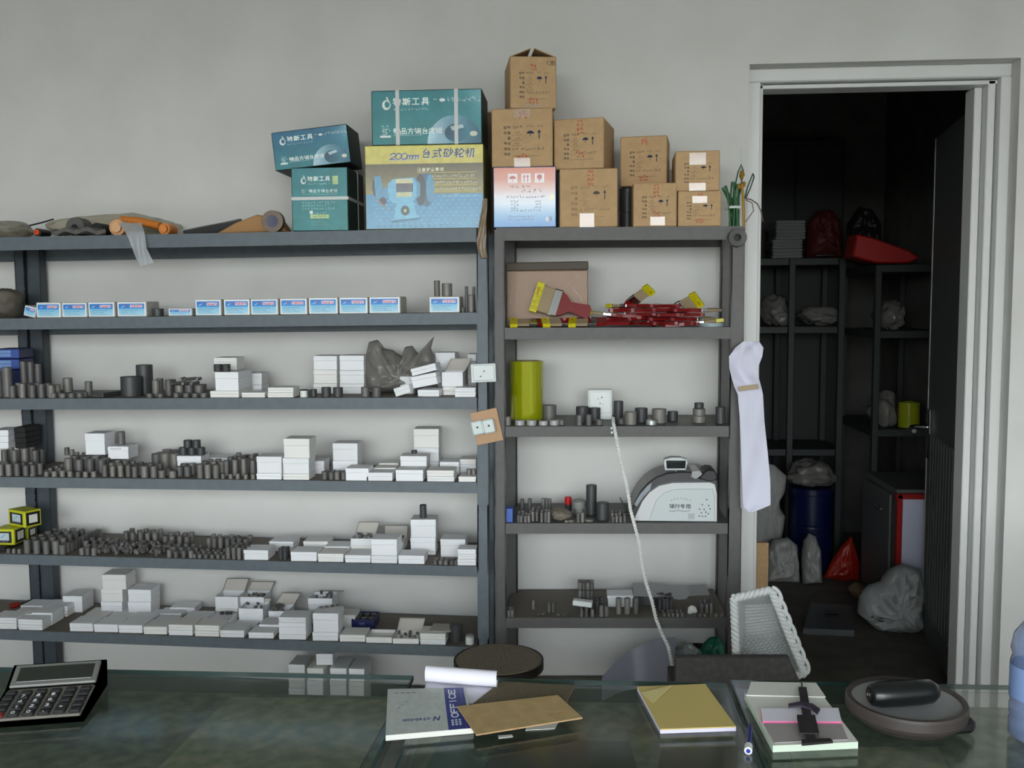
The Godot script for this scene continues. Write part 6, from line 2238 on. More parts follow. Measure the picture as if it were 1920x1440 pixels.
	open_stack("L6", 503, 540, 0.16, [1163, 1146], 1112, 10, 13)
	stack("L6", 522, 574, 1202, [1190, 1167.5, 1157.5])
	open_stack("L6", 577, 623, 0.15, [1161, 1133, 1122], 1108, 8, 12)
	d = stack("L6", 585, 634, 1203.5, [1185.5, 1150])
	for k in 4:
		slug("L6", 594 + k * 10, 8, 3, 0.27 - k * 0.008, "small metal disc, %s of four on the tall double white stack" % ["first", "second", "third", "last"][k], "metal_disc", "discs on the double white stack", d.top)
	stack("L6", 636, 666, 0.18, [1153], 0.0, 0.07)
	# navy tray of slugs
	o = thing("navy_tray", "navy blue open tray of dark slugs on the sixth shelf", "tray", Vector3.ZERO)
	var t0 := P(681, 1187, 0.19)
	var ty := rest("L6", t0.x - 0.04, t0.x + 0.04)
	m = Mb.new()
	var tw := 0.075
	m.box(Vector3(t0.x, ty + 0.016, 0.19), Vector3(tw, 0.032, 0.002))
	m.box(Vector3(t0.x, ty + 0.016, 0.19 - 0.085), Vector3(tw, 0.032, 0.002))
	m.box(Vector3(t0.x, ty + 0.001, 0.1475), Vector3(tw, 0.002, 0.083))
	for sg in [-1, 1]:
		m.box(Vector3(t0.x + sg * tw / 2, ty + 0.016, 0.1475), Vector3(0.002, 0.032, 0.087))
	part("tray_body", m, mat(Color(0.11, 0.14, 0.33), 0.4), o)
	m = Mb.new()
	m.box(Vector3(t0.x - 0.004, ty + 0.018, 0.1912), Vector3(0.018, 0.007, 0.0006))
	part("tray_label", m, mat(Color(0.34, 0.38, 0.58), 0.5), o)
	for k in 6:
		slug_at(Vector3(t0.x - 0.024 + (k % 3) * 0.024, ty + 0.0025, 0.168 - (k / 3) * 0.04), 0.0105, 0.03, "dark metal slug, %s of the %s row in the navy tray" % [["left", "middle", "right"][k % 3], ["front", "back"][k / 3]], "metal_slug", "slugs in the navy tray", false, M.slug_dark)
	stack("L6", 636, 685, 1206, [1190.5])
	open_stack("L6", 686, 735, 1208.5, [1195], 1188, 0, 0)
	open_stack("L6", 736, 785, 1210, [1197.5], 1159, 8, 6)
	stack("L6", 787, 836, 1212, [1199.5, 1188])
	m = Mb.new()
	var fl := P(828, 1187, 0.27)
	m.box(Vector3(0, 0.0012, 0), Vector3(0.072, 0.002, 0.075), 0.0005)
	single("card_lid", "loose grey card lid on the last white box of the sixth shelf", "lid", m, M.card_inside, Vector3(fl.x, P(811, 1188, 0.3135).y + 0.0012, 0.262), yaw(-4))
	slug("L6", 849, 25, 33, 0.29, "large dark metal slug right of the last white box, sixth shelf", "metal_slug", "", -1.0, M.slug_dark)
	o = thing("white_tin", "small white tin at the right end of the sixth shelf", "tin", Vector3(P(881, 1210, 0.29).x, sy("L6", P(881, 1210, 0.29).x) + 0.0007, 0.29))
	m = Mb.new()
	m.lathe(PackedVector2Array([Vector2(0, 0), Vector2(0.0135, 0), Vector2(0.014, 0.001), Vector2(0.014, 0.024), Vector2(0, 0.024)]), 20)
	part("tin_body", m, M.white_plastic, o)
	m = Mb.new()
	m.lathe(PackedVector2Array([Vector2(0.0125, 0.0242), Vector2(0.0125, 0.030), Vector2(0, 0.030)]), 20)
	part("tin_lid", m, mat(Color(0.62, 0.62, 0.60), 0.5), o)
	# ------------------------------ lowest shelf: dusty boxes seen over the counter
	for q in [[575, 606, 0.29, [1304, 1276, 1253]], [618, 650, 0.29, [1304, 1276, 1253]], [653, 683, 0.29, [1305, 1278, 1254]]]:
		d = stack("L7", q[0], q[1], q[2], q[3], 0.0, 0.11)
	white_box("L7", 592, 624, 1226, 0.27, P(606, 1253, 0.29).y + 0.003, "front", 3, 3.0, 0.05)
	d = stack("L7", 540, 572, 0.17, [1290, 1262, 1246], 0.0, 0.09)


func name_white_boxes() -> void:
	# labels: counted along each row of each shelf from the left
	var keys := {}
	for d in wboxes:
		var k: String = d.shelf + d.row
		if not keys.has(k):
			keys[k] = []
		keys[k].append(d)
	for k in keys:
		var list: Array = keys[k]
		list.sort_custom(func(a, b): return a.x < b.x)
		# boxes closer than half a width belong to one stack
		var idx := 0
		var lastx := -1e9
		var stacks := []
		for d in list:
			if d.x - lastx > 0.025:
				stacks.append([])
				idx += 1
			lastx = d.x
			stacks[-1].append(d)
		for i in stacks.size():
			var st: Array = stacks[i]
			st.sort_custom(func(a, b): return a.node.position.y < b.node.position.y)
			for l in st.size():
				var d = st[l]
				var lv := "single"
				if st.size() == 2:
					lv = ["lower", "upper"][l]
				elif st.size() > 2:
					lv = ["bottom", "second-lowest", "third-lowest", "fourth-lowest", "fifth-lowest"][l] if l < st.size() - 1 else "topmost"
				var kind := "white box"
				if d.open is bool and d.open:
					kind = "open-lidded white box"
				elif d.open == null:
					kind = "handwritten white box"
				var sn: String = ORD[String(d.shelf).substr(1).to_int()] if d.shelf != "L7" else "lowest"
				tag(d.node, "%s %s, %s from left in %s row, %s shelf of long rack" % [lv, kind, ORD[i + 1], d.row, sn], "box", "white boxes on the %s shelf" % sn)


# ---------------------------------------------------------------- narrow rack, and things between the racks and the counter
func make_brush(red: Material, bris: Material, card: Material) -> Node3D:
	# lies along +x: header card and bristles at 0, handle end at 0.185
	var o := Node3D.new()
	var m := Mb.new()
	m.box(Vector3(0.030, 0, 0), Vector3(0.056, 0.009, 0.048), 0.002)
	part("bristles", m, bris, o)
	m = Mb.new()
	m.box(Vector3(0.070, 0, 0), Vector3(0.028, 0.011, 0.050), 0.002)
	part("ferrule", m, M.chrome, o)
	m = Mb.new()
	var pr := PackedVector2Array([Vector2(0.083, -0.023), Vector2(0.098, -0.019), Vector2(0.118, -0.009), Vector2(0.150, -0.011), Vector2(0.176, -0.013), Vector2(0.185, -0.006), Vector2(0.185, 0.006), Vector2(0.176, 0.013), Vector2(0.150, 0.011), Vector2(0.118, 0.009), Vector2(0.098, 0.019), Vector2(0.083, 0.023)])
	m.prism(pr, -0.005, 0.005)
	for k in m.v.size():
		m.v[k] = Vector3(m.v[k].x, -m.v[k].z, m.v[k].y)
		m.n[k] = Vector3(m.n[k].x, -m.n[k].z, m.n[k].y)
	part("handle", m, red, o)
	m = Mb.new()
	var f := Mb.new()
	m.box(Vector3(0.009, 0, 0), Vector3(0.024, 0.012, 0.056), 0.001)
	f.quad(Vector3(-0.002, 0.0063, -0.027), Vector3(-0.002, 0.0063, 0.027), Vector3(0.020, 0.0063, 0.027), Vector3(0.020, 0.0063, -0.027), Vector3.UP)
	f.quad(Vector3(-0.002, -0.0063, -0.027), Vector3(-0.002, -0.0063, 0.027), Vector3(0.020, -0.0063, 0.027), Vector3(0.020, -0.0063, -0.027), Vector3.DOWN)
	part("header_card", m, M.card_yellow, o, f, card)
	return o

func place_brush(src: Node3D, at: Vector3, bs: Basis, label: String, grp := "") -> void:
	var o: Node3D = src.duplicate()
	o.name = numbered("paint_brush")
	add_child(o, true)
	o.transform = Transform3D(bs, at)
	tag(o, label, "paint brush", grp)

func build_right_shelves() -> void:
	var m: Mb
	var o: Node3D
	M.card_yellow = mat(Color(0.78, 0.74, 0.08), 0.35)
	# ------------------------------ second shelf: wrapped box and paint brushes
	var z := 0.205
	var y2 := rest("R2", P(949, 610, z).x, P(1102, 610, z).x)
	var b0 := P(949, 507, z)
	var b1 := P(1102, 507, z)
	var bt := P(1025, 507, z).y
	var bw := b1.x - b0.x
	o = thing("wrapped_box", "brown cardboard box wrapped in crinkled clear film behind the brushes", "box", Vector3((b0.x + b1.x) / 2, y2, z - 0.068), yaw(1.0))
	m = Mb.new()
	m.box(Vector3(0, (bt - y2) / 2, 0), Vector3(bw, bt - y2, 0.13), 0.003)
	part("box_body", m, mat(Color(0.60, 0.485, 0.39), 0.45), o)
	m = Mb.new()
	var lt := P(1025, 491, z).y - y2
	m.box(Vector3(0, (bt - y2 + lt) / 2, 0.002), Vector3(bw + 0.002, lt - (bt - y2), 0.134), 0.003, null, Basis(Vector3.BACK, deg_to_rad(0.5)))
	part("lid_band", m, mat(Color(0.34, 0.31, 0.27), 0.7), o)
	var g := []
	m = Mb.new()
	var hb2 := bt - y2
	for q in [[0.10, 0.15, 0.14, 0.80], [0.30, 0.30, 0.34, 0.75], [0.40, 0.55, 0.52, 0.95], [0.86, 0.10, 0.82, 0.55], [0.93, 0.45, 0.72, 0.93], [0.98, 0.70, 0.80, 0.98], [0.68, 0.62, 0.80, 0.80], [0.20, 0.66, 0.45, 0.70], [0.88, 0.20, 0.95, 0.40], [0.04, 0.30, 0.06, 0.72]]:
		var pts := PackedVector3Array()
		for k in 9:
			var t := k / 8.0
			pts.append(Vector3((lerpf(q[0], q[2], t) - 0.5) * bw + rng.randf_range(-1, 1) * 0.003, lerpf(q[1], q[3], t) * hb2, 0.0655))
		m.tube(pts, 0.0026, 6, 0.0008)
	part("film_folds", m, clear(Color(0.86, 0.83, 0.80), 0.25, 0.12), o)
	var red := mat(Color(0.46, 0.05, 0.06), 0.3)
	var bris := mat(Color(0.60, 0.53, 0.42), 0.85)
	var p := Pic.new(48, 112, Color(0.80, 0.76, 0.08), GL, 301)
	for k in 4:
		p.text("????", 6, 8 + k * 26, 10, Color(0.25, 0.24, 0.05), 2.0, 0, 1.0)
	p.rect(8, 60, 20, 74, Color(0.55, 0.15, 0.08))
	var card := printed(p.tex(), 0.3)
	var src := make_brush(red, bris, card)
	var bare := make_brush(red, bris, card)
	var hc := bare.get_node("header_card")
	bare.remove_child(hc)
	hc.free()
	var pg := "paint brushes heaped on the second shelf"
	for layer in 5:
		var half: float = [160.0, 142.0, 112.0, 80.0, 48.0][layer]
		var mid: float = [1192.0, 1196.0, 1208.0, 1222.0, 1226.0][layer]
		var ang0: float = [-38.0, -141.0, -33.0, -146.0, -40.0][layer]
		var nb: int = [9, 8, 6, 5, 3][layer]
		for k in nb:
			var px := mid - half + 2.0 * half * k / (nb - 1)
			var zz := 0.275 + rng.randf_range(-0.012, 0.012)
			var bs := yaw(ang0 + rng.randf_range(-6, 6)) * Basis(Vector3.RIGHT, deg_to_rad(rng.randf_range(-11, 11)))
			var tip := P(px, 610, zz)
			var c := tip - bs.x * 0.185
			c.y = sy("R2", tip.x) + 0.0105 + layer * 0.0138
			if minf(c.x, tip.x) < P(958, 610, 0.2).x or maxf(c.x, tip.x) > P(1356, 610, 0.2).x:
				continue
			if c.x - 0.02 < P(1104, 600, 0.2).x and c.z < 0.225:
				continue
			place_brush(src if (layer * 3 + k) % 9 == 4 else bare, c, bs.scaled_local(Vector3(1, 1, 0.62)), "red-handled paint brush in the brush pile, %s layer, handle end %s from left" % [["bottom", "second", "third", "fourth", "top"][layer], ORD[k + 1]], pg)
	bare.free()
	# the ones that stick out: frame with the flat side to the camera
	var up := Basis(Vector3(1, 0, 0), Vector3(0, 0, 1), Vector3(0, -1, 0))
	for q in [[1002, 556, 0.245, -17.0, 1.75, "largest silver-cased paint brush leaning against the wrapped brown box"], [1220, 541, 0.235, -138.0, 0.72, "paint brush sticking up above the heap with its yellow card on top"], [1310, 560, 0.235, -146.0, 1.05, "wide paint brush with its yellow card raised at the right end of the heap"]]:
		var bs: Basis = Basis(Vector3.BACK, deg_to_rad(q[3])) * up
		var at := P(q[0], q[1], q[2])
		bs = Basis(Vector3.RIGHT, deg_to_rad(-12.0 if q[4] > 1.2 else 35.0)) * bs.scaled_local(Vector3(1.0 if q[4] > 1.2 else 0.95, 1.0, q[4]))
		place_brush(src, at, bs, q[5])
	for q in [[958, 604, 0.285, 4.0, "paint brush lying at the left end of the heap, yellow card foremost"], [1018, 611, 0.30, 8.0, "front paint brush lying below the silver-cased one"], [1068, 602, 0.295, -3.0, "paint brush lying with silver ferrule bared at the front of the heap"]]:
		var at := P(q[0], q[1], q[2])
		at.y = sy("R2", at.x) + 0.0155
		place_brush(src, at, yaw(q[3]) * Basis(Vector3.RIGHT, deg_to_rad(20)), q[4])
	for q in [[1354, 600, 0.25, 176.0, "last paint brush at the right upright, handle pointing left"], [1100, 585, 0.21, -10.0, "paint brush whose small yellow card touches the wrapped box's corner"]]:
		var at := P(q[0], q[1], q[2])
		at.y = maxf(at.y, sy("R2", at.x) + 0.012)
		place_brush(src, at, yaw(q[3]) * Basis(Vector3.BACK, deg_to_rad(-6)), q[4])
	src.free()
	m = Mb.new()
	var ra := P(1334, 611, 0.28)
	m.lathe(PackedVector2Array([Vector2(0.030, -0.005), Vector2(0.038, -0.006), Vector2(0.038, 0.006), Vector2(0.030, 0.005), Vector2(0.030, -0.005)]), 28)
	single("tape_ring", "pale blue grey ring of tape lying flat near the right upright", "tape", m, mat(Color(0.55, 0.62, 0.63), 0.5), Vector3(ra.x, sy("R2", ra.x) + 0.0068, ra.z))

	# ------------------------------ third shelf
	var yel := mat(Color(0.62, 0.64, 0.06), 0.12, 0.25)
	var tc := P(986, 780, 0.235)
	var tr := mpp(986, 730, 0.235) * 31.5
	var y3 := sy("R3", tc.x) + 0.0007
	m = Mb.new()
	m.lathe(PackedVector2Array([Vector2(0, 0), Vector2(tr * 1.05, 0), Vector2(tr * 1.05, 0.006), Vector2(0, 0.006)]), 28)
	single("metal_disc", "large grey metal disc under the yellow tape rolls", "disc", m, M.slug[0], Vector3(tc.x, y3, 0.235 - tr))
	var th := P(986, 678, 0.235).y - y3 - 0.0065
	o = thing("tape_column", "tall column of shiny yellow-green tape at the left of the narrow rack", "tape", Vector3(tc.x, y3 + 0.0065, 0.235 - tr))
	m = Mb.new()
	m.lathe(PackedVector2Array([Vector2(0, 0), Vector2(tr - 0.001, 0), Vector2(tr, 0.001), Vector2(tr, th - 0.001), Vector2(tr - 0.001, th), Vector2(tr * 0.8, th), Vector2(tr * 0.8, th - 0.006)]), 36)
	part("tape_body", m, yel, o)
	m = Mb.new()
	m.lathe(PackedVector2Array([Vector2(tr * 0.8, th - 0.001), Vector2(tr * 0.72, th - 0.001), Vector2(tr * 0.72, th - 0.05), Vector2(0, th - 0.05)]), 28)
	part("core", m, M.kraft_dark, o)
	cluster("R3", 951, 951, 1, 0.004, 1, 0.03, 14, 17, "grey metal slug at the left front corner, narrow rack's third shelf")
	cluster("R3", 975, 1040, 4, 0.002, 1, 0.03, 19, 10, "low white grey metal disc before the yellow tape column", "metal_disc", mat(Color(0.66, 0.66, 0.66), 0.5, 0.3))
	slug("R3", 1030, 26, 30, 0.20, "broad grey metal slug right of the yellow tape column")
	slug("R3", 1053, 12, 10, 0.30, "grey metal disc left of the paired slugs, third shelf", "metal_disc")
	slug("R3", 1092, 24, 29, 0.225, "broad dark metal slug behind the paired slugs, third shelf", "metal_slug", "", -1.0, M.slug_dark)
	cluster("R3", 1087, 1104, 2, 0.002, 1, 0.03, 12, 21, "upright grey metal slug of the pair before the broad dark slug")
	slug("R3", 1115, 22, 25, 0.20, "dark metal slug below the white socket box", "metal_slug", "", -1.0, M.slug_dark)
	slug("R3", 1124, 15, 11, 0.305, "low metal disc left of the cable end", "metal_disc")
	slug("R3", 1160, 18, 36, 0.17, "tall dark metal slug right of the white socket box", "metal_slug", "", -1.0, M.slug_dark)
	slug("R3", 1165, 20, 11, 0.285, "low dark metal disc right of the cable end", "metal_disc", "", -1.0, M.slug_dark)
	slug("R3", 1183, 23, 25, 0.30, "broad grey metal slug at the middle front, third shelf")
	slug("R3", 1203, 24, 27, 0.24, "dark metal slug behind the broad middle one, third shelf", "metal_slug", "", -1.0, M.slug_dark)
	slug("R3", 1222, 21, 9, 0.305, "shiny low metal disc in front of the pale ring slug", "metal_disc", "", -1.0, M.alu)
	slug("R3", 1237, 27, 27, 0.26, "pale grey metal slug in the right half, third shelf", "metal_slug", "", -1.0, M.slug[2])
	slug("R3", 1262, 20, 18, 0.20, "dark metal slug behind the pale grey one", "metal_slug", "", -1.0, M.slug_dark)
	d_stack_r3()
	slug("R3", 1352, 19, 32, 0.28, "dark metal slug by the right upright, third shelf", "metal_slug", "", -1.0, M.slug_dark)
	# white socket box standing at the back
	var so := P(1125, 775, 0.16)
	var sw := mpp(1125, 750, 0.16) * 46
	var s_top := P(1125, 731, 0.16).y
	var s_y := sy("R3", so.x) + 0.0007
	o = thing("socket_box", "white socket box standing among the slugs on the narrow rack", "socket", Vector3(so.x, s_y, 0.14))
	m = Mb.new()
	m.box(Vector3(0, (s_top - s_y) / 2, 0), Vector3(sw, s_top - s_y, 0.035), 0.003)
	part("box_body", m, M.white_plastic, o)
	m = Mb.new()
	m.box(Vector3(0, (s_top - s_y) * 0.58, 0.019), Vector3(sw * 0.86, (s_top - s_y) * 0.72, 0.004), 0.0015)
	part("face_plate", m, M.white_plastic, o)
	for q in [[0.006, 0.75, 0.0032], [-0.006, 0.70, 0.0022], [0.0, 0.55, 0.0028], [0.009, 0.52, 0.002]]:
		m = Mb.new()
		m.box(Vector3(q[0], (s_top - s_y) * q[1], 0.0212), Vector3(q[2], q[2] * 1.6, 0.0008))
		part("slot", m, M.black, o)
	# ------------------------------ twisted white cable falling across the rack
	o = thing("twisted_cable", "twisted white cable hanging in front of the narrow rack", "cable", Vector3.ZERO)
	var cp := Curve3D.new()
	var path := [[1150, 783, ZF - 0.06], [1150, 793, ZF - 0.005], [1152, 802, ZF + 0.012], [1160, 845, ZF + 0.014], [1168, 880, ZF + 0.014], [1177, 920, ZF + 0.014], [1182, 955, ZF + 0.014], [1190, 985, ZF + 0.014], [1199, 1020, ZF + 0.014], [1204, 1060, ZF + 0.014], [1212, 1095, ZF + 0.014], [1222, 1125, ZF + 0.014], [1230, 1160, ZF + 0.016], [1240, 1185, ZF + 0.03], [1253, 1212, ZF + 0.05], [1260, 1245, ZF + 0.06], [1262, 1285, ZF + 0.06]]
	for k in path.size():
		var q := P(path[k][0], path[k][1], path[k][2])
		var a := P(path[maxi(k - 1, 0)][0], path[maxi(k - 1, 0)][1], path[maxi(k - 1, 0)][2])
		var b := P(path[mini(k + 1, path.size() - 1)][0], path[mini(k + 1, path.size() - 1)][1], path[mini(k + 1, path.size() - 1)][2])
		cp.add_point(q, (a - b) / 6.0, (b - a) / 6.0)
	var len := cp.get_baked_length()
	for s in 2:
		var pts := PackedVector3Array()
		var steps := int(len / 0.0028)
		for k in steps + 1:
			var at := len * k / steps
			var q := cp.sample_baked(at)
			var t := (cp.sample_baked(minf(at + 0.002, len)) - cp.sample_baked(maxf(at - 0.002, 0))).normalized()
			var sx := t.cross(Vector3.BACK).normalized()
			var ph := at / 0.019 * TAU + s * PI
			pts.append(q + (sx * cos(ph) + Vector3.BACK * sin(ph)) * 0.003)
		m = Mb.new()
		m.tube(pts, 0.0033, 6)
		part("strand", m, mat(Color(0.88, 0.88, 0.86), 0.5), o)
	for q in [[1147, 803], [1147.5, 811]]:
		m = Mb.new()
		m.blob(P(q[0], q[1], ZF + 0.005), Vector3(0.0045, 0.0045, 0.004), 3, 0.1, 1.0, 12, 8)
		part("cable_end", m, M.white_plastic, o)

	# ------------------------------ fourth shelf
	m = Mb.new()
	m.box(Vector3(0, 0.022, 0), Vector3(0.0225, 0.044, 0.045), 0.001)
	var bb := P(955.5, 980, 0.29)
	single("blue_box", "small bright blue box at the left end of the narrow rack's fourth shelf", "box", m, mat(Color(0.23, 0.38, 0.68), 0.5), Vector3(bb.x, sy("R4", bb.x) + 0.0007, 0.285))
	cluster("R4", 970, 991, 4, 0.0, 3, 0.034, 6.5, 14, "thin grey metal stub next to the small blue box")
	cluster("R4", 977, 992, 2, 0.135, 2, 0.03, 7, 26, "tall thin metal rod behind the stubs by the blue box", "metal_rod")
	cluster("R4", 998, 1006, 2, 0.02, 3, 0.04, 6.5, 19, "grey metal rod between the two stub groups", "metal_rod")
	cluster("R4", 1015, 1028, 3, 0.0, 2, 0.045, 6.5, 20, "grey metal rod of the second front group, fourth shelf", "metal_rod")
	cluster("R4", 1017, 1030, 3, 0.16, 1, 0.03, 6.5, 26, "tall metal rod at the back above the second front group", "metal_rod")
	var pb := P(1052, 975, 0.25)
	bag("paper_packet", "crumpled beige paper packet in front of the red tub", "packet", 1051, 976, sy("R4", pb.x) + 0.0008, 0.265, 40, 22, 0.07, mat(Color(0.47, 0.44, 0.39), 0.8), 91, 0.25)
	slug("R4", 1065, 13, 15, 0.14, "small red tub beside the pale spool, fourth shelf", "red_tub", "", sy("R4", pb.x) + 0.02, mat(Color(0.75, 0.10, 0.12), 0.35))
	slug("R4", 1065, 12, 12, 0.14, "metal stub under the red tub, fourth shelf", "metal_slug", "", -1.0, M.slug_dark)
	var sp := P(1085, 980, 0.20)
	o = thing("pale_spool", "pale grey spool left of the tall dark tube", "spool", Vector3(sp.x, sy("R4", sp.x) + 0.0007, 0.18))
	m = Mb.new()
	var k4 := mpp(1085, 960, 0.2)
	m.lathe(PackedVector2Array([Vector2(0, 0), Vector2(9 * k4, 0), Vector2(9 * k4, 0.018), Vector2(13.5 * k4, 0.019), Vector2(13.5 * k4, 0.042), Vector2(12.5 * k4, 0.0435), Vector2(8 * k4, 0.0435), Vector2(8 * k4, 0.046), Vector2(0, 0.046)]), 24)
	part("spool_body", m, mat(Color(0.50, 0.50, 0.49), 0.5), o)
	cluster("R4", 1084, 1092, 2, 0.0, 1, 0.03, 7, 19, "metal rod standing before the pale spool", "metal_rod")
	cluster("R4", 1060, 1074, 4, 0.0, 1, 0.03, 6, 5, "tiny metal stub before the beige packet")
	slug("R4", 1109, 20, 58, 0.215, "tallest dark metal tube on the narrow rack's fourth shelf", "metal_tube", "", -1.0, M.slug_dark)
	slug("R4", 1130, 24, 33, 0.285, "stout dark metal slug right of the tallest tube", "metal_slug", "", -1.0, M.slug_dark)
	slug("R4", 1104, 18, 4, 0.305, "flat metal disc at the foot of the tallest tube", "metal_disc")
	cluster("R4", 1150, 1172, 4, 0.0, 3, 0.04, 6.5, 13, "small metal stub left of the money counter")
	m = Mb.new()
	var sA := P(1176, 968, 0.2)
	var sB := P(1162, 932, 0.2)
	sA.y = sy("R4", sA.x) + 0.006
	m.tube(PackedVector3Array([sA, sB]), 0.0042, 8, 0.0015)
	single("pointed_rod", "slim pointed dark rod leaning behind the cable", "rod", m, M.slug_dark)
	build_money_counter()

	# ------------------------------ fifth shelf
	cluster("R5", 952, 957, 2, 0.0, 2, 0.03, 6.5, 13, "metal stub in the left front corner, narrow rack's fifth shelf")
	slug("R5", 998, 6, 18, 0.24, "lone thin metal rod in the left third, fifth shelf", "metal_rod")
	cluster("R5", 1028, 1037, 2, 0.045, 1, 0.03, 6.5, 19, "thin metal rod of the pair in the left third, fifth shelf", "metal_rod")
	for q in [[1007, 0.30], [1016, 0.295], [1045, 0.305]]:
		slug("R5", q[0], 8, 4, q[1], "tiny flat metal disc scattered in the left front, fifth shelf", "metal_disc", "scattered discs on the fifth shelf")
	var lr := P(1064, 1157, 0.3)
	slug_at(Vector3(lr.x, sy("R5", lr.x) + 0.0008, 0.29), 0.004, 0.035, "thin metal rod lying flat before the white eraser block", "metal_rod", "", true)
	cluster("R5", 1086, 1110, 4, 0.09, 3, 0.03, 8, 17, "metal slug of the lower layer in the tall heap, fifth shelf")
	for l in [1, 2]:
		for r in 2:
			for c in 4:
				var z5 := ZF - 0.12 - r * 0.03
				slug("R5", 1087 + c * 7.5, 8, 14, z5, "metal slug piled in the tall heap, %s layer, %s row, %s from left" % [["middle", "top"][l - 1], ["front", "back"][r], ORD[c + 1]], "metal_slug", "slugs of the tall heap", sy("R5", P(1098, 1150, z5).x) + 0.001 + l * 0.0262)
	cluster("R5", 1090, 1110, 3, 0.0, 2, 0.035, 7, 15, "metal slug standing under the white eraser block")
	m = Mb.new()
	m.box(Vector3(0, 0.0085, 0), Vector3(0.062, 0.017, 0.03), 0.002)
	var er := P(1092, 1150, 0.29)
	single("eraser_block", "bright white block lying tilted on top of the small slugs", "block", m, M.white_plastic, Vector3(er.x, sy("R5", er.x) + 0.0262, 0.275), Basis(Vector3.BACK, deg_to_rad(-5)) * yaw(-6))
	cluster("R5", 1120, 1130, 2, 0.04, 3, 0.03, 9, 21, "dark metal slug right of the tall heap, fifth shelf", "metal_slug", M.slug_dark)
	cluster("R5", 1129, 1138, 2, 0.0, 1, 0.03, 9, 21, "metal slug in front of the white box, fifth shelf")
	var z6 := 0.215
	var w0 := P(1163, 1150, z6)
	var wk := mpp(1163, 1130, z6)
	o = thing("white_carton", "white lidded box in the middle of the narrow rack's fifth shelf", "box", Vector3(w0.x, sy("R5", w0.x) + 0.0007, z6 - 0.035))
	var wh := P(1163, 1117, z6).y - sy("R5", w0.x)
	m = Mb.new()
	m.box(Vector3(0, wh * 0.36, 0), Vector3(46 * wk, wh * 0.72, 0.065), 0.001)
	part("base_tray", m, M.white_card[1], o)
	m = Mb.new()
	m.box(Vector3(0, wh * 0.86, 0), Vector3(49 * wk, wh * 0.24, 0.07), 0.001, null, Basis(Vector3.BACK, deg_to_rad(1.5)))
	part("lid", m, M.white_card[0], o)
	for k in 3:
		slug("R5", 1161 + k * 16.5, 11.5, 31, 0.29, "tall metal slug, %s of the three before the white box" % ["leftmost", "middle", "rightmost"][k], "metal_rod", "three tall slugs before the white box")
	cluster("R5", 1240, 1262, 4, 0.05, 3, 0.035, 8, 24, "dark metal rod in the group right of the cable, fifth shelf", "metal_rod", M.slug_dark)
	cluster("R5", 1248, 1282, 5, 0.0, 2, 0.03, 7, 8, "tiny metal stub in the right front row, fifth shelf")
	cluster("R5", 1319, 1338, 3, 0.03, 2, 0.04, 7, 22, "metal rod in the group by the right upright, fifth shelf", "metal_rod")
	cluster("R5", 1305, 1358, 6, 0.0, 1, 0.03, 7, 6, "tiny metal stub along the right front edge, fifth shelf")
	bag("paper_scrap", "small crumpled white paper scrap on the narrow rack's fifth shelf", "paper", 1298, 1153, sy("R5", P(1298, 1150, 0.27).x) + 0.0008, 0.28, 18, 15, 0.02, M.paper_warm, 92, 0.3)
	# rolled dark pad and curved paper
	m = Mb.new()
	var cd := P(1215, 1140, 0.16)
	m.lathe(PackedVector2Array([Vector2(0.028, 0.004), Vector2(0.030, 0), Vector2(0.056, 0), Vector2(0.058, 0.004), Vector2(0.058, 0.03), Vector2(0.055, 0.034), Vector2(0.030, 0.034), Vector2(0.028, 0.03)]), 32)
	single("grinding_ring", "broad dark ring lying under the curved paper, fifth shelf", "ring", m, M.slug_dark, Vector3(cd.x, rest("R5", cd.x - 0.06, cd.x + 0.06), 0.15))
	g = []
	for i in 30:
		var t := i / 29.0
		var row := []
		for j in 6:
			var px := lerpf(1188, 1330, t)
			var py := 1108 - 6 * sin(t * 2.6) + 22 * pow(t, 1.1) - 16 * maxf(0, t - 0.6) / 0.4
			var q := P(px, py, 0.20)
			row.append(Vector3(q.x, q.y + 0.003 - j * 0.0035 + (0.002 * j if t > 0.7 else 0.0), 0.12 + j * 0.018))
		g.append(row)
	m = Mb.new()
	m.sheet(g, 0.0008)
	single("curved_paper", "pale curved sheet of paper lying over the dark ring, fifth shelf", "paper", m, mat(Color(0.66, 0.66, 0.66), 0.7))

	# ------------------------------ lowest shelf
	slug("R6", 1231, 28, 46, 0.235, "stout black cylinder on the lowest shelf of the narrow rack", "black_cylinder", "", -1.0, M.black_soft)
	g = []
	for i in 22:
		var t := i / 21.0
		var row := []
		for j in 8:
			var u := j / 7.0
			var tx := lerpf(1128, 1264, t)
			var yt := lerpf(1262, 1186, pow(t, 0.8) if t < 0.7 else minf(1.0, pow(t, 0.8)))
			var q := P(tx, lerpf(yt, 1300 - 6 * sin(t * 3.0), u), 0.25)
			q.z = 0.29 - 0.07 * sin(t * PI) + 0.02 * u
			q.y = maxf(q.y, sy("R6", q.x) + 0.0015)
			row.append(q)
		g.append(row)
	m = Mb.new()
	m.sheet(g, 0.0008)
	single("plastic_sheet", "greyish curved plastic sheet leaning on the narrow rack's lowest shelf", "plastic", m, clear(Color(0.56, 0.56, 0.61), 0.8, 0.35))
	var bn := P(1313, 1240, 0.17)
	var ry := P(1313, 1222, 0.17).y
	var fy := rest("R6", bn.x - 0.08, bn.x + 0.08)
	var br := mpp(1313, 1222, 0.17) * 48
	o = thing("round_bin", "round dark bin holding crumpled plastic on the narrow rack's lowest shelf", "bin", Vector3(bn.x, fy, 0.17))
	m = Mb.new()
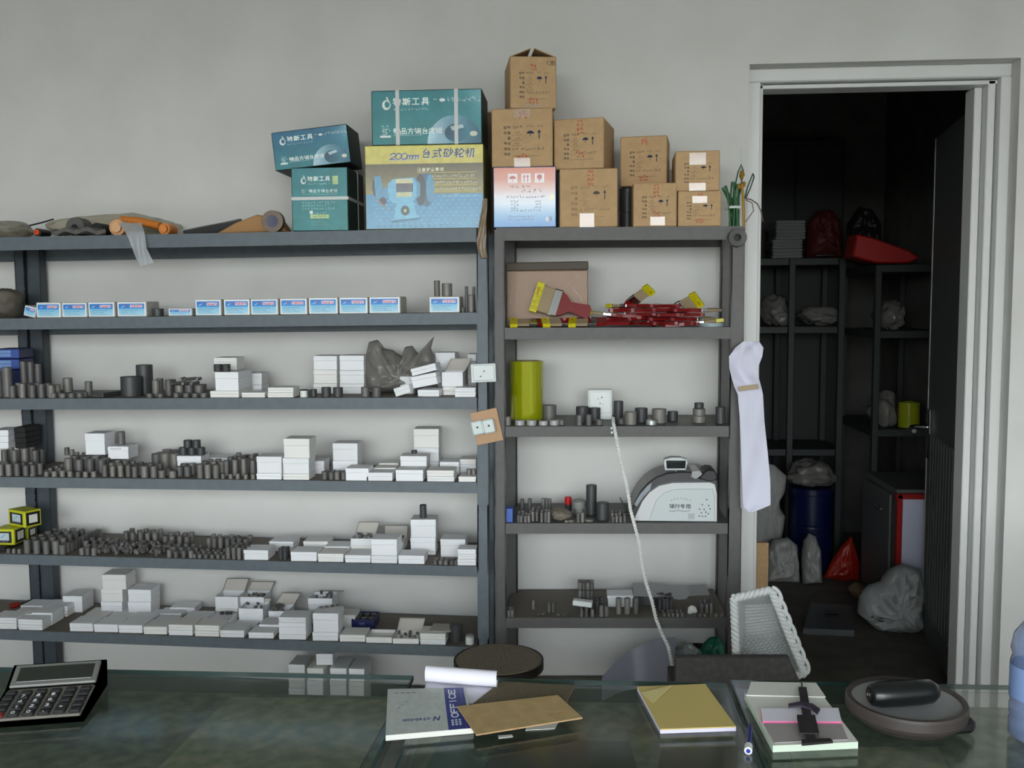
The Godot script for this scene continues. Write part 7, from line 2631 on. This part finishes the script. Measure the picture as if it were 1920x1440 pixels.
	m.lathe(PackedVector2Array([Vector2(0, 0), Vector2(br * 0.8, 0), Vector2(br, ry - fy - 0.006), Vector2(br * 1.03, ry - fy - 0.003), Vector2(br * 1.0, ry - fy), Vector2(br * 0.96, ry - fy - 0.004), Vector2(br * 0.93, ry - fy - 0.04), Vector2(0, ry - fy - 0.05)]), 32)
	part("bin_body", m, mat(Color(0.13, 0.135, 0.14), 0.45), o)
	bag("white_plastic", "crumpled whitish plastic in the left half of the round bin", "plastic", 1292, 1232, ry - 0.045, 0.18, 46, 44, 0.07, clear(Color(0.74, 0.76, 0.77), 0.85, 0.3), 94, 0.3)
	bag("green_plastic", "crumpled green plastic bag in the right half of the round bin", "plastic", 1337, 1230, ry - 0.045, 0.17, 42, 56, 0.07, mat(Color(0.08, 0.42, 0.32), 0.4), 95, 0.3)
	build_near_things()

func d_stack_r3() -> void:
	var z := 0.25
	var k := mpp(1312, 780, z)
	var x := P(1312, 780, z).x
	var y := sy("R3", x) + 0.0007
	for q in [[0, 26, 13, "lowest, widest pale metal disc of the small stack by the right upright"], [13.5, 24, 13, "middle pale metal disc of the small stack by the right upright"], [27, 18, 11, "top dark metal disc of the small stack by the right upright"]]:
		slug_at(Vector3(x, y + q[0] * k, z - 0.02), q[1] * k / 2, q[2] * k, q[3], "metal_disc", "", false, M.slug_dark if q[0] > 20 else M.slug[2])

func build_money_counter() -> void:
	var z1 := 0.295
	var z0 := 0.12
	var a := P(1265, 980, z1)
	var y := rest("R4", P(1187, 980, z1).x, P(1346, 980, z1).x)
	var o := thing("money_counter", "white and grey money counter with a small raised display on the fourth shelf", "money counter", Vector3(0, 0, 0))
	var pp := func(l: Array, z: float) -> PackedVector2Array:
		var r := PackedVector2Array()
		for q in l:
			var w := P(q[0], q[1], z)
			r.append(Vector2(w.x, maxf(w.y, y)))
		return r
	var m := Mb.new()
	m.prism(pp.call([[1187, 983], [1184, 957], [1190, 940], [1200, 922], [1214, 906], [1231, 894], [1250, 887], [1275, 884.5], [1318, 885], [1342, 893], [1346, 905], [1346, 983]], z1 - 0.02), z0, z1 - 0.02, null, 0.004)
	part("dark_shell", m, mat(Color(0.20, 0.20, 0.205), 0.3), o)
	m = Mb.new()
	m.prism(pp.call([[1188, 983], [1194, 963], [1204, 941], [1218, 923], [1236, 911], [1262, 905.5], [1300, 905], [1330, 904.5], [1340, 908], [1344, 926], [1344, 983]], z1), z0 + 0.02, z1, null, 0.004)
	part("white_shell", m, mat(Color(0.78, 0.79, 0.79), 0.35), o)
	# inset side panel with print
	var p := Pic.new(380, 200, Color(0.75, 0.78, 0.78), GL, 330)
	var ink := Color(0.22, 0.24, 0.26)
	for k in 7:
		var t := -0.5 + k / 6.0
		p.text("?", 120 + k * 18, 62 + t * t * 44 - 10, 14, Color(0.45, 0.47, 0.48), 1.5)
	p.text("银行专用", 116, 92, 32, ink, 3.4, 0.0, 0.98)
	for k in 12:
		p.line(Vector2(116 + k * 10, 136 + 3 * sin(k * 0.9)), Vector2(126 + k * 10, 136 + 3 * sin((k + 1) * 0.9)), 2.5, ink)
	for q in [[330, 66], [305, 96], [342, 102], [290, 124], [316, 126], [350, 122], [300, 146], [326, 142], [288, 166], [306, 168], [324, 168], [340, 152]]:
		p.oval(q[0], q[1], 4, 4, ink)
	p.rect(224, 150, 262, 186, Color(0.66, 0.68, 0.68))
	m = Mb.new()
	var f := Mb.new()
	m.prism(pp.call([[1217, 983], [1221, 962], [1230, 939], [1244, 925], [1262, 918], [1290, 916.5], [1336, 917], [1340, 930], [1341, 983]], z1 + 0.004), z1 - 0.01, z1 + 0.004, f, 0.0015)
	part("side_panel", m, mat(Color(0.75, 0.78, 0.78), 0.35), o, f, printed(p.tex(), 0.35))
	# chute at the front, glossy top window, knob
	m = Mb.new()
	m.prism(pp.call([[1189, 946], [1200, 927], [1213, 912], [1222, 905], [1219, 918], [1206, 932], [1194, 950]], z1 - 0.008), z0 + 0.03, z1 - 0.008)
	part("chute", m, mat(Color(0.55, 0.58, 0.60), 0.25), o)
	m = Mb.new()
	m.prism(pp.call([[1298, 884], [1312, 883], [1318, 890], [1304, 898], [1296, 894]], z1 - 0.004), z0 + 0.05, z1 - 0.004)
	part("top_window", m, mat(Color(0.62, 0.63, 0.63), 0.15), o)
	m = Mb.new()
	m.prism(pp.call([[1310, 897], [1322, 884], [1328, 881], [1340, 882], [1345, 892], [1344, 900], [1330, 903]], z1 + 0.002), z0 + 0.08, z1 + 0.002, null, 0.003)
	part("feed_knob", m, M.black, o)
	# raised display on a short neck
	m = Mb.new()
	m.tube(PackedVector3Array([P(1267, 888, z1 - 0.05), P(1267, 880, z1 - 0.05)]), 0.006, 10)
	part("neck", m, M.chrome, o)
	var bz := z1 - 0.035
	m = Mb.new()
	m.prism(pp.call([[1247, 882], [1244, 868], [1246, 861], [1258, 857.5], [1276, 857.5], [1288, 861], [1290, 868], [1286, 882]], bz), bz - 0.03, bz, null, 0.002)
	var dsp := part("display_housing", m, mat(Color(0.72, 0.74, 0.74), 0.25, 0.3), o)
	m = Mb.new()
	m.prism(pp.call([[1250, 878.5], [1249, 863.5], [1286, 863.5], [1285, 878.5]], bz + 0.0012), bz - 0.001, bz + 0.0012)
	part("display_glass", m, mat(Color(0.10, 0.11, 0.11), 0.1), dsp)

func build_near_things() -> void:
	var m: Mb
	var o: Node3D
	# --- white switch box on the post between the racks
	var sc := P(907, 699, ZF + 0.012)
	o = thing("switch_box", "white switch box fixed askew to the post between the racks", "switch", sc, Basis(Vector3.BACK, deg_to_rad(2.0)))
	var k := mpp(907, 699, ZF)
	m = Mb.new()
	m.box(Vector3(0, 0, 0), Vector3(46 * k, 34 * k, 0.024), 0.002)
	part("back_box", m, M.white_plastic, o)
	m = Mb.new()
	m.box(Vector3(0.001, 0.001, 0.014), Vector3(40 * k, 29 * k, 0.006), 0.002)
	part("face_plate", m, mat(Color(0.84, 0.87, 0.86), 0.3), o)
	for q in [[0.003, 0.006], [-0.008, -0.010]]:
		m = Mb.new()
		m.box(Vector3(q[0], q[1], 0.0172), Vector3(0.007, 0.0025, 0.0008), 0.0, null, Basis(Vector3.BACK, 0.6))
		part("slot", m, M.black, o)
	# --- cardboard with two sockets
	var cc := P(912, 800, ZF + 0.008)
	o = thing("cardboard_sheet", "brown cardboard piece carrying two white sockets on the post between the racks", "cardboard", cc, Basis(Vector3.BACK, deg_to_rad(12)))
	m = Mb.new()
	m.box(Vector3(0.002, 0, 0), Vector3(50 * k, 62 * k, 0.006), 0.001)
	part("sheet", m, mat(Color(0.74, 0.60, 0.47), 0.8), o)
	for s in 2:
		m = Mb.new()
		var w := Vector3(-0.026 + s * 0.036, 0.004 - s * 0.002, 0.014)
		m.box(w, Vector3(0.036, 0.044, 0.022), 0.004)
		var sk := part("socket", m, mat(Color(0.82, 0.86, 0.85), 0.3), o)
		m = Mb.new()
		m.box(w + Vector3(0.001, 0.002, 0.0112), Vector3(0.006, 0.006, 0.001), 0.0005)
		part("hole", m, M.black, sk)
	# --- papers hanging at the right side of the narrow rack
	var g := []
	var rows := [[640, 1392, 1424], [652, 1378, 1431], [668, 1366, 1430], [690, 1366, 1420], [708, 1370, 1420], [726, 1377, 1426], [740, 1383, 1429], [790, 1388, 1433], [850, 1389, 1440], [900, 1390, 1443], [942, 1392, 1443], [956, 1394, 1410]]
	for r in rows:
		var row := []
		for j in 9:
			var u := j / 8.0
			var q := P(lerpf(r[1], r[2], u), r[0] + (0.0 if r[0] < 940 else (3.0 if u > 0.4 else -2.0)), 0.36)
			q.z = 0.365 + 0.010 * sin(u * 5.0 + r[0] * 0.03) + (0.01 * sin(r[0] * 0.25 + u * 7) if r[0] < 730 else 0.0)
			row.append(q)
		g.append(row)
	o = thing("hanging_papers", "bunch of white papers hanging on the narrow rack's right side by the door", "paper", Vector3.ZERO)
	m = Mb.new()
	m.sheet(g, 0.001)
	part("front_sheet", m, mat(Color(0.82, 0.82, 0.88), 0.8), o)
	g = []
	for r in [[740, 1386, 1420], [850, 1388, 1412], [930, 1388, 1412], [953, 1389, 1408]]:
		var row := []
		for j in 6:
			var q := P(lerpf(r[1], r[2], j / 5.0), r[0], 0.345)
			q.z = 0.345 + 0.004 * sin(j * 1.2)
			row.append(q)
		g.append(row)
	m = Mb.new()
	m.sheet(g, 0.001)
	part("back_sheet", m, mat(Color(0.70, 0.70, 0.70), 0.8), o)
	m = Mb.new()
	var tp := P(1403, 727, 0.383)
	m.box(tp, Vector3(0.058, 0.014, 0.002), 0.0005, null, Basis(Vector3.BACK, 0.12))
	part("tape", m, mat(Color(0.60, 0.52, 0.38), 0.35), o)
	# --- yellow strip beside the narrow rack's right upright
	m = Mb.new()
	var ya := P(1389.5, 1135, 0.30)
	m.box(Vector3(0, ya.y / 2, 0), Vector3(0.007, ya.y, 0.006), 0.001)
	single("yellow_strip", "thin yellow strip standing beside the narrow rack's right upright", "strip", m, mat(Color(0.70, 0.62, 0.10), 0.5), Vector3(ya.x + 0.004, 0, 0.30))
	# --- stool
	var st := H(935, 1236, 0.47)
	o = thing("round_stool", "round wooden stool between the long rack and the counter", "stool", Vector3(st.x, 0, st.z))
	var R := 0.131
	m = Mb.new()
	m.lathe(PackedVector2Array([Vector2(0, 0.474), Vector2(R * 0.5, 0.474), Vector2(R * 0.93, 0.472), Vector2(R * 0.97, 0.468), Vector2(R * 0.97, 0.45), Vector2(0, 0.45)].duplicate()), 48)
	part("seat", m, grained(Color(0.60, 0.55, 0.48), 0.6, noise_tex(71, 0.05, Color(0.65, 0.65, 0.62), Color(1, 1, 1)), 8.0), o)
	m = Mb.new()
	m.lathe(PackedVector2Array([Vector2(R * 0.965, 0.471), Vector2(R, 0.470), Vector2(R, 0.446), Vector2(R * 0.96, 0.444)]), 48)
	part("rim", m, mat(Color(0.16, 0.14, 0.125), 0.4, 0.3), o)
	for j in 4:
		var an := PI / 4 + j * PI / 2
		var d := Vector3(cos(an), 0, sin(an))
		m = Mb.new()
		m.tube(PackedVector3Array([d * R * 0.85 + Vector3(0, 0.45, 0), d * R * 1.2 + Vector3(0, 0.001, 0)]), 0.011, 10)
		part("leg", m, M.black, o)
	m = Mb.new()
	var ring := PackedVector3Array()
	for j in 25:
		var an := TAU * j / 24
		ring.append(Vector3(cos(an), 0, sin(an)) * R * 1.07 + Vector3(0, 0.17, 0))
	m.tube(ring, 0.007, 8)
	part("foot_ring", m, M.black, o)
	# --- dark chest and the wicker basket on it
	var zc := 0.74
	var c0 := P(1266, 1232, zc)
	var c1 := P(1479, 1232, zc)
	var c2 := P(1499, 1276, zc)
	var sl := (c2.x - c1.x) / (c1.y - c2.y)
	var xb := c1.x + sl * c1.y * 0.35
	o = thing("dark_chest", "dark wooden open box behind the counter, before the narrow rack's right side", "chest", Vector3.ZERO)
	var wood := grained(Color(0.31, 0.30, 0.285), 0.6, noise_tex(73, 0.03, Color(0.7, 0.7, 0.7), Color(1, 1, 1)), 5.0)
	m = Mb.new()
	m.prism(PackedVector2Array([Vector2(c0.x, 0), Vector2(c0.x, c0.y), Vector2(c1.x, c1.y), Vector2(c2.x, c2.y), Vector2(c2.x, 0)]), zc - 0.02, zc, null, 0.003)
	part("front_board", m, wood, o)
	m = Mb.new()
	var bh := c0.y - 0.13
	m.box(Vector3((c0.x + c2.x) / 2, bh / 2, zc - 0.15), Vector3(c2.x - c0.x - 0.01, bh, 0.255), 0.003)
	part("body", m, wood, o)
	build_basket(zc - 0.03, bh + 0.001)

func strand_wall(mb: Mb, a0: Vector3, a1: Vector3, b0: Vector3, b1: Vector3, nrows: int, out: Vector3) -> void:
	# rows of woven strands from edge a (a0-a1) to edge b (b0-b1)
	for r in nrows:
		var t := (r + 0.5) / nrows
		var p := a0.lerp(b0, t)
		var q := a1.lerp(b1, t)
		var n := maxi(8, int(p.distance_to(q) / 0.007))
		var pts := PackedVector3Array()
		for k in n + 1:
			pts.append(p.lerp(q, float(k) / n) + out * 0.0026 * cos(k * PI + r * PI))
		mb.tube(pts, a0.distance_to(b0) / nrows * 0.56, 6)

func build_basket(zc: float, floor_y: float) -> void:
	var white := mat(Color(0.84, 0.85, 0.84), 0.6)
	var o := thing("wicker_basket", "white woven basket tipped on its side on the dark chest by the door", "basket", Vector3.ZERO)
	var zf := zc - 0.02
	var zb := zc - 0.20
	var F0 := P(1376, 1122, zf)
	var F1 := P(1446, 1106, zf)
	var F2 := P(1508, 1262, zf)
	F2.y = maxf(F2.y, floor_y + 0.012)
	var F3 := P(1384, 1250, zf)
	F3.y = floor_y + 0.012
	var B0 := P(1392, 1128, zb)
	var B1 := P(1452, 1126, zb)
	var B2 := P(1470, 1188, zb)
	var B3 := P(1392, 1200, zb)
	B2.y = maxf(B2.y, floor_y + 0.006)
	B3.y = maxf(B3.y, floor_y + 0.006)
	var walls := [["top_wall", F0, F1, B0, B1, Vector3(0, 1, 0)], ["side_wall", F1, F2, B1, B2, Vector3(1, 0.3, 0)], ["bottom_wall", F3, F2, B3, B2, Vector3(0, 1, 0)], ["side_wall", F0, F3, B0, B3, Vector3(1, 0, 0)]]
	for w in walls:
		var m := Mb.new()
		strand_wall(m, w[1], w[2], w[3], w[4], 15, w[5])
		part(w[0], m, white, o)
	var m := Mb.new()
	strand_wall(m, B0, B1, B3, B2, 12, Vector3(0, 0, 1))
	part("base", m, white, o)
	# thick plaited rim
	for e in [[F0, F1], [F1, F2], [F3, F2], [F0, F3]]:
		var a: Vector3 = e[0]
		var b: Vector3 = e[1]
		for s in 2:
			m = Mb.new()
			var n := maxi(16, int(a.distance_to(b) / 0.004))
			var pts := PackedVector3Array()
			var t := (b - a).normalized()
			var u := t.cross(Vector3.BACK).normalized()
			for k in n + 1:
				var ph := k * 0.004 / 0.026 * TAU + s * PI
				pts.append(a.lerp(b, float(k) / n) + (u * cos(ph) + Vector3.BACK * sin(ph)) * 0.0062)
			m.tube(pts, 0.0068, 8)
			part("rim_strand", m, white, o)
	# loops along the right rim
	for k in 7:
		m = Mb.new()
		var c := F1.lerp(F2, (k + 0.6) / 7.3)
		var t := (F2 - F1).normalized()
		var out := Vector3(0.9, 0.35, 0.2).normalized()
		var pts := PackedVector3Array()
		for j in 13:
			var an := PI * j / 12.0
			pts.append(c - t * 0.026 * cos(an) + out * (0.005 + 0.013 * sin(an)))
		m.tube(pts, 0.0052, 7)
		part("rim_loop", m, white, o)
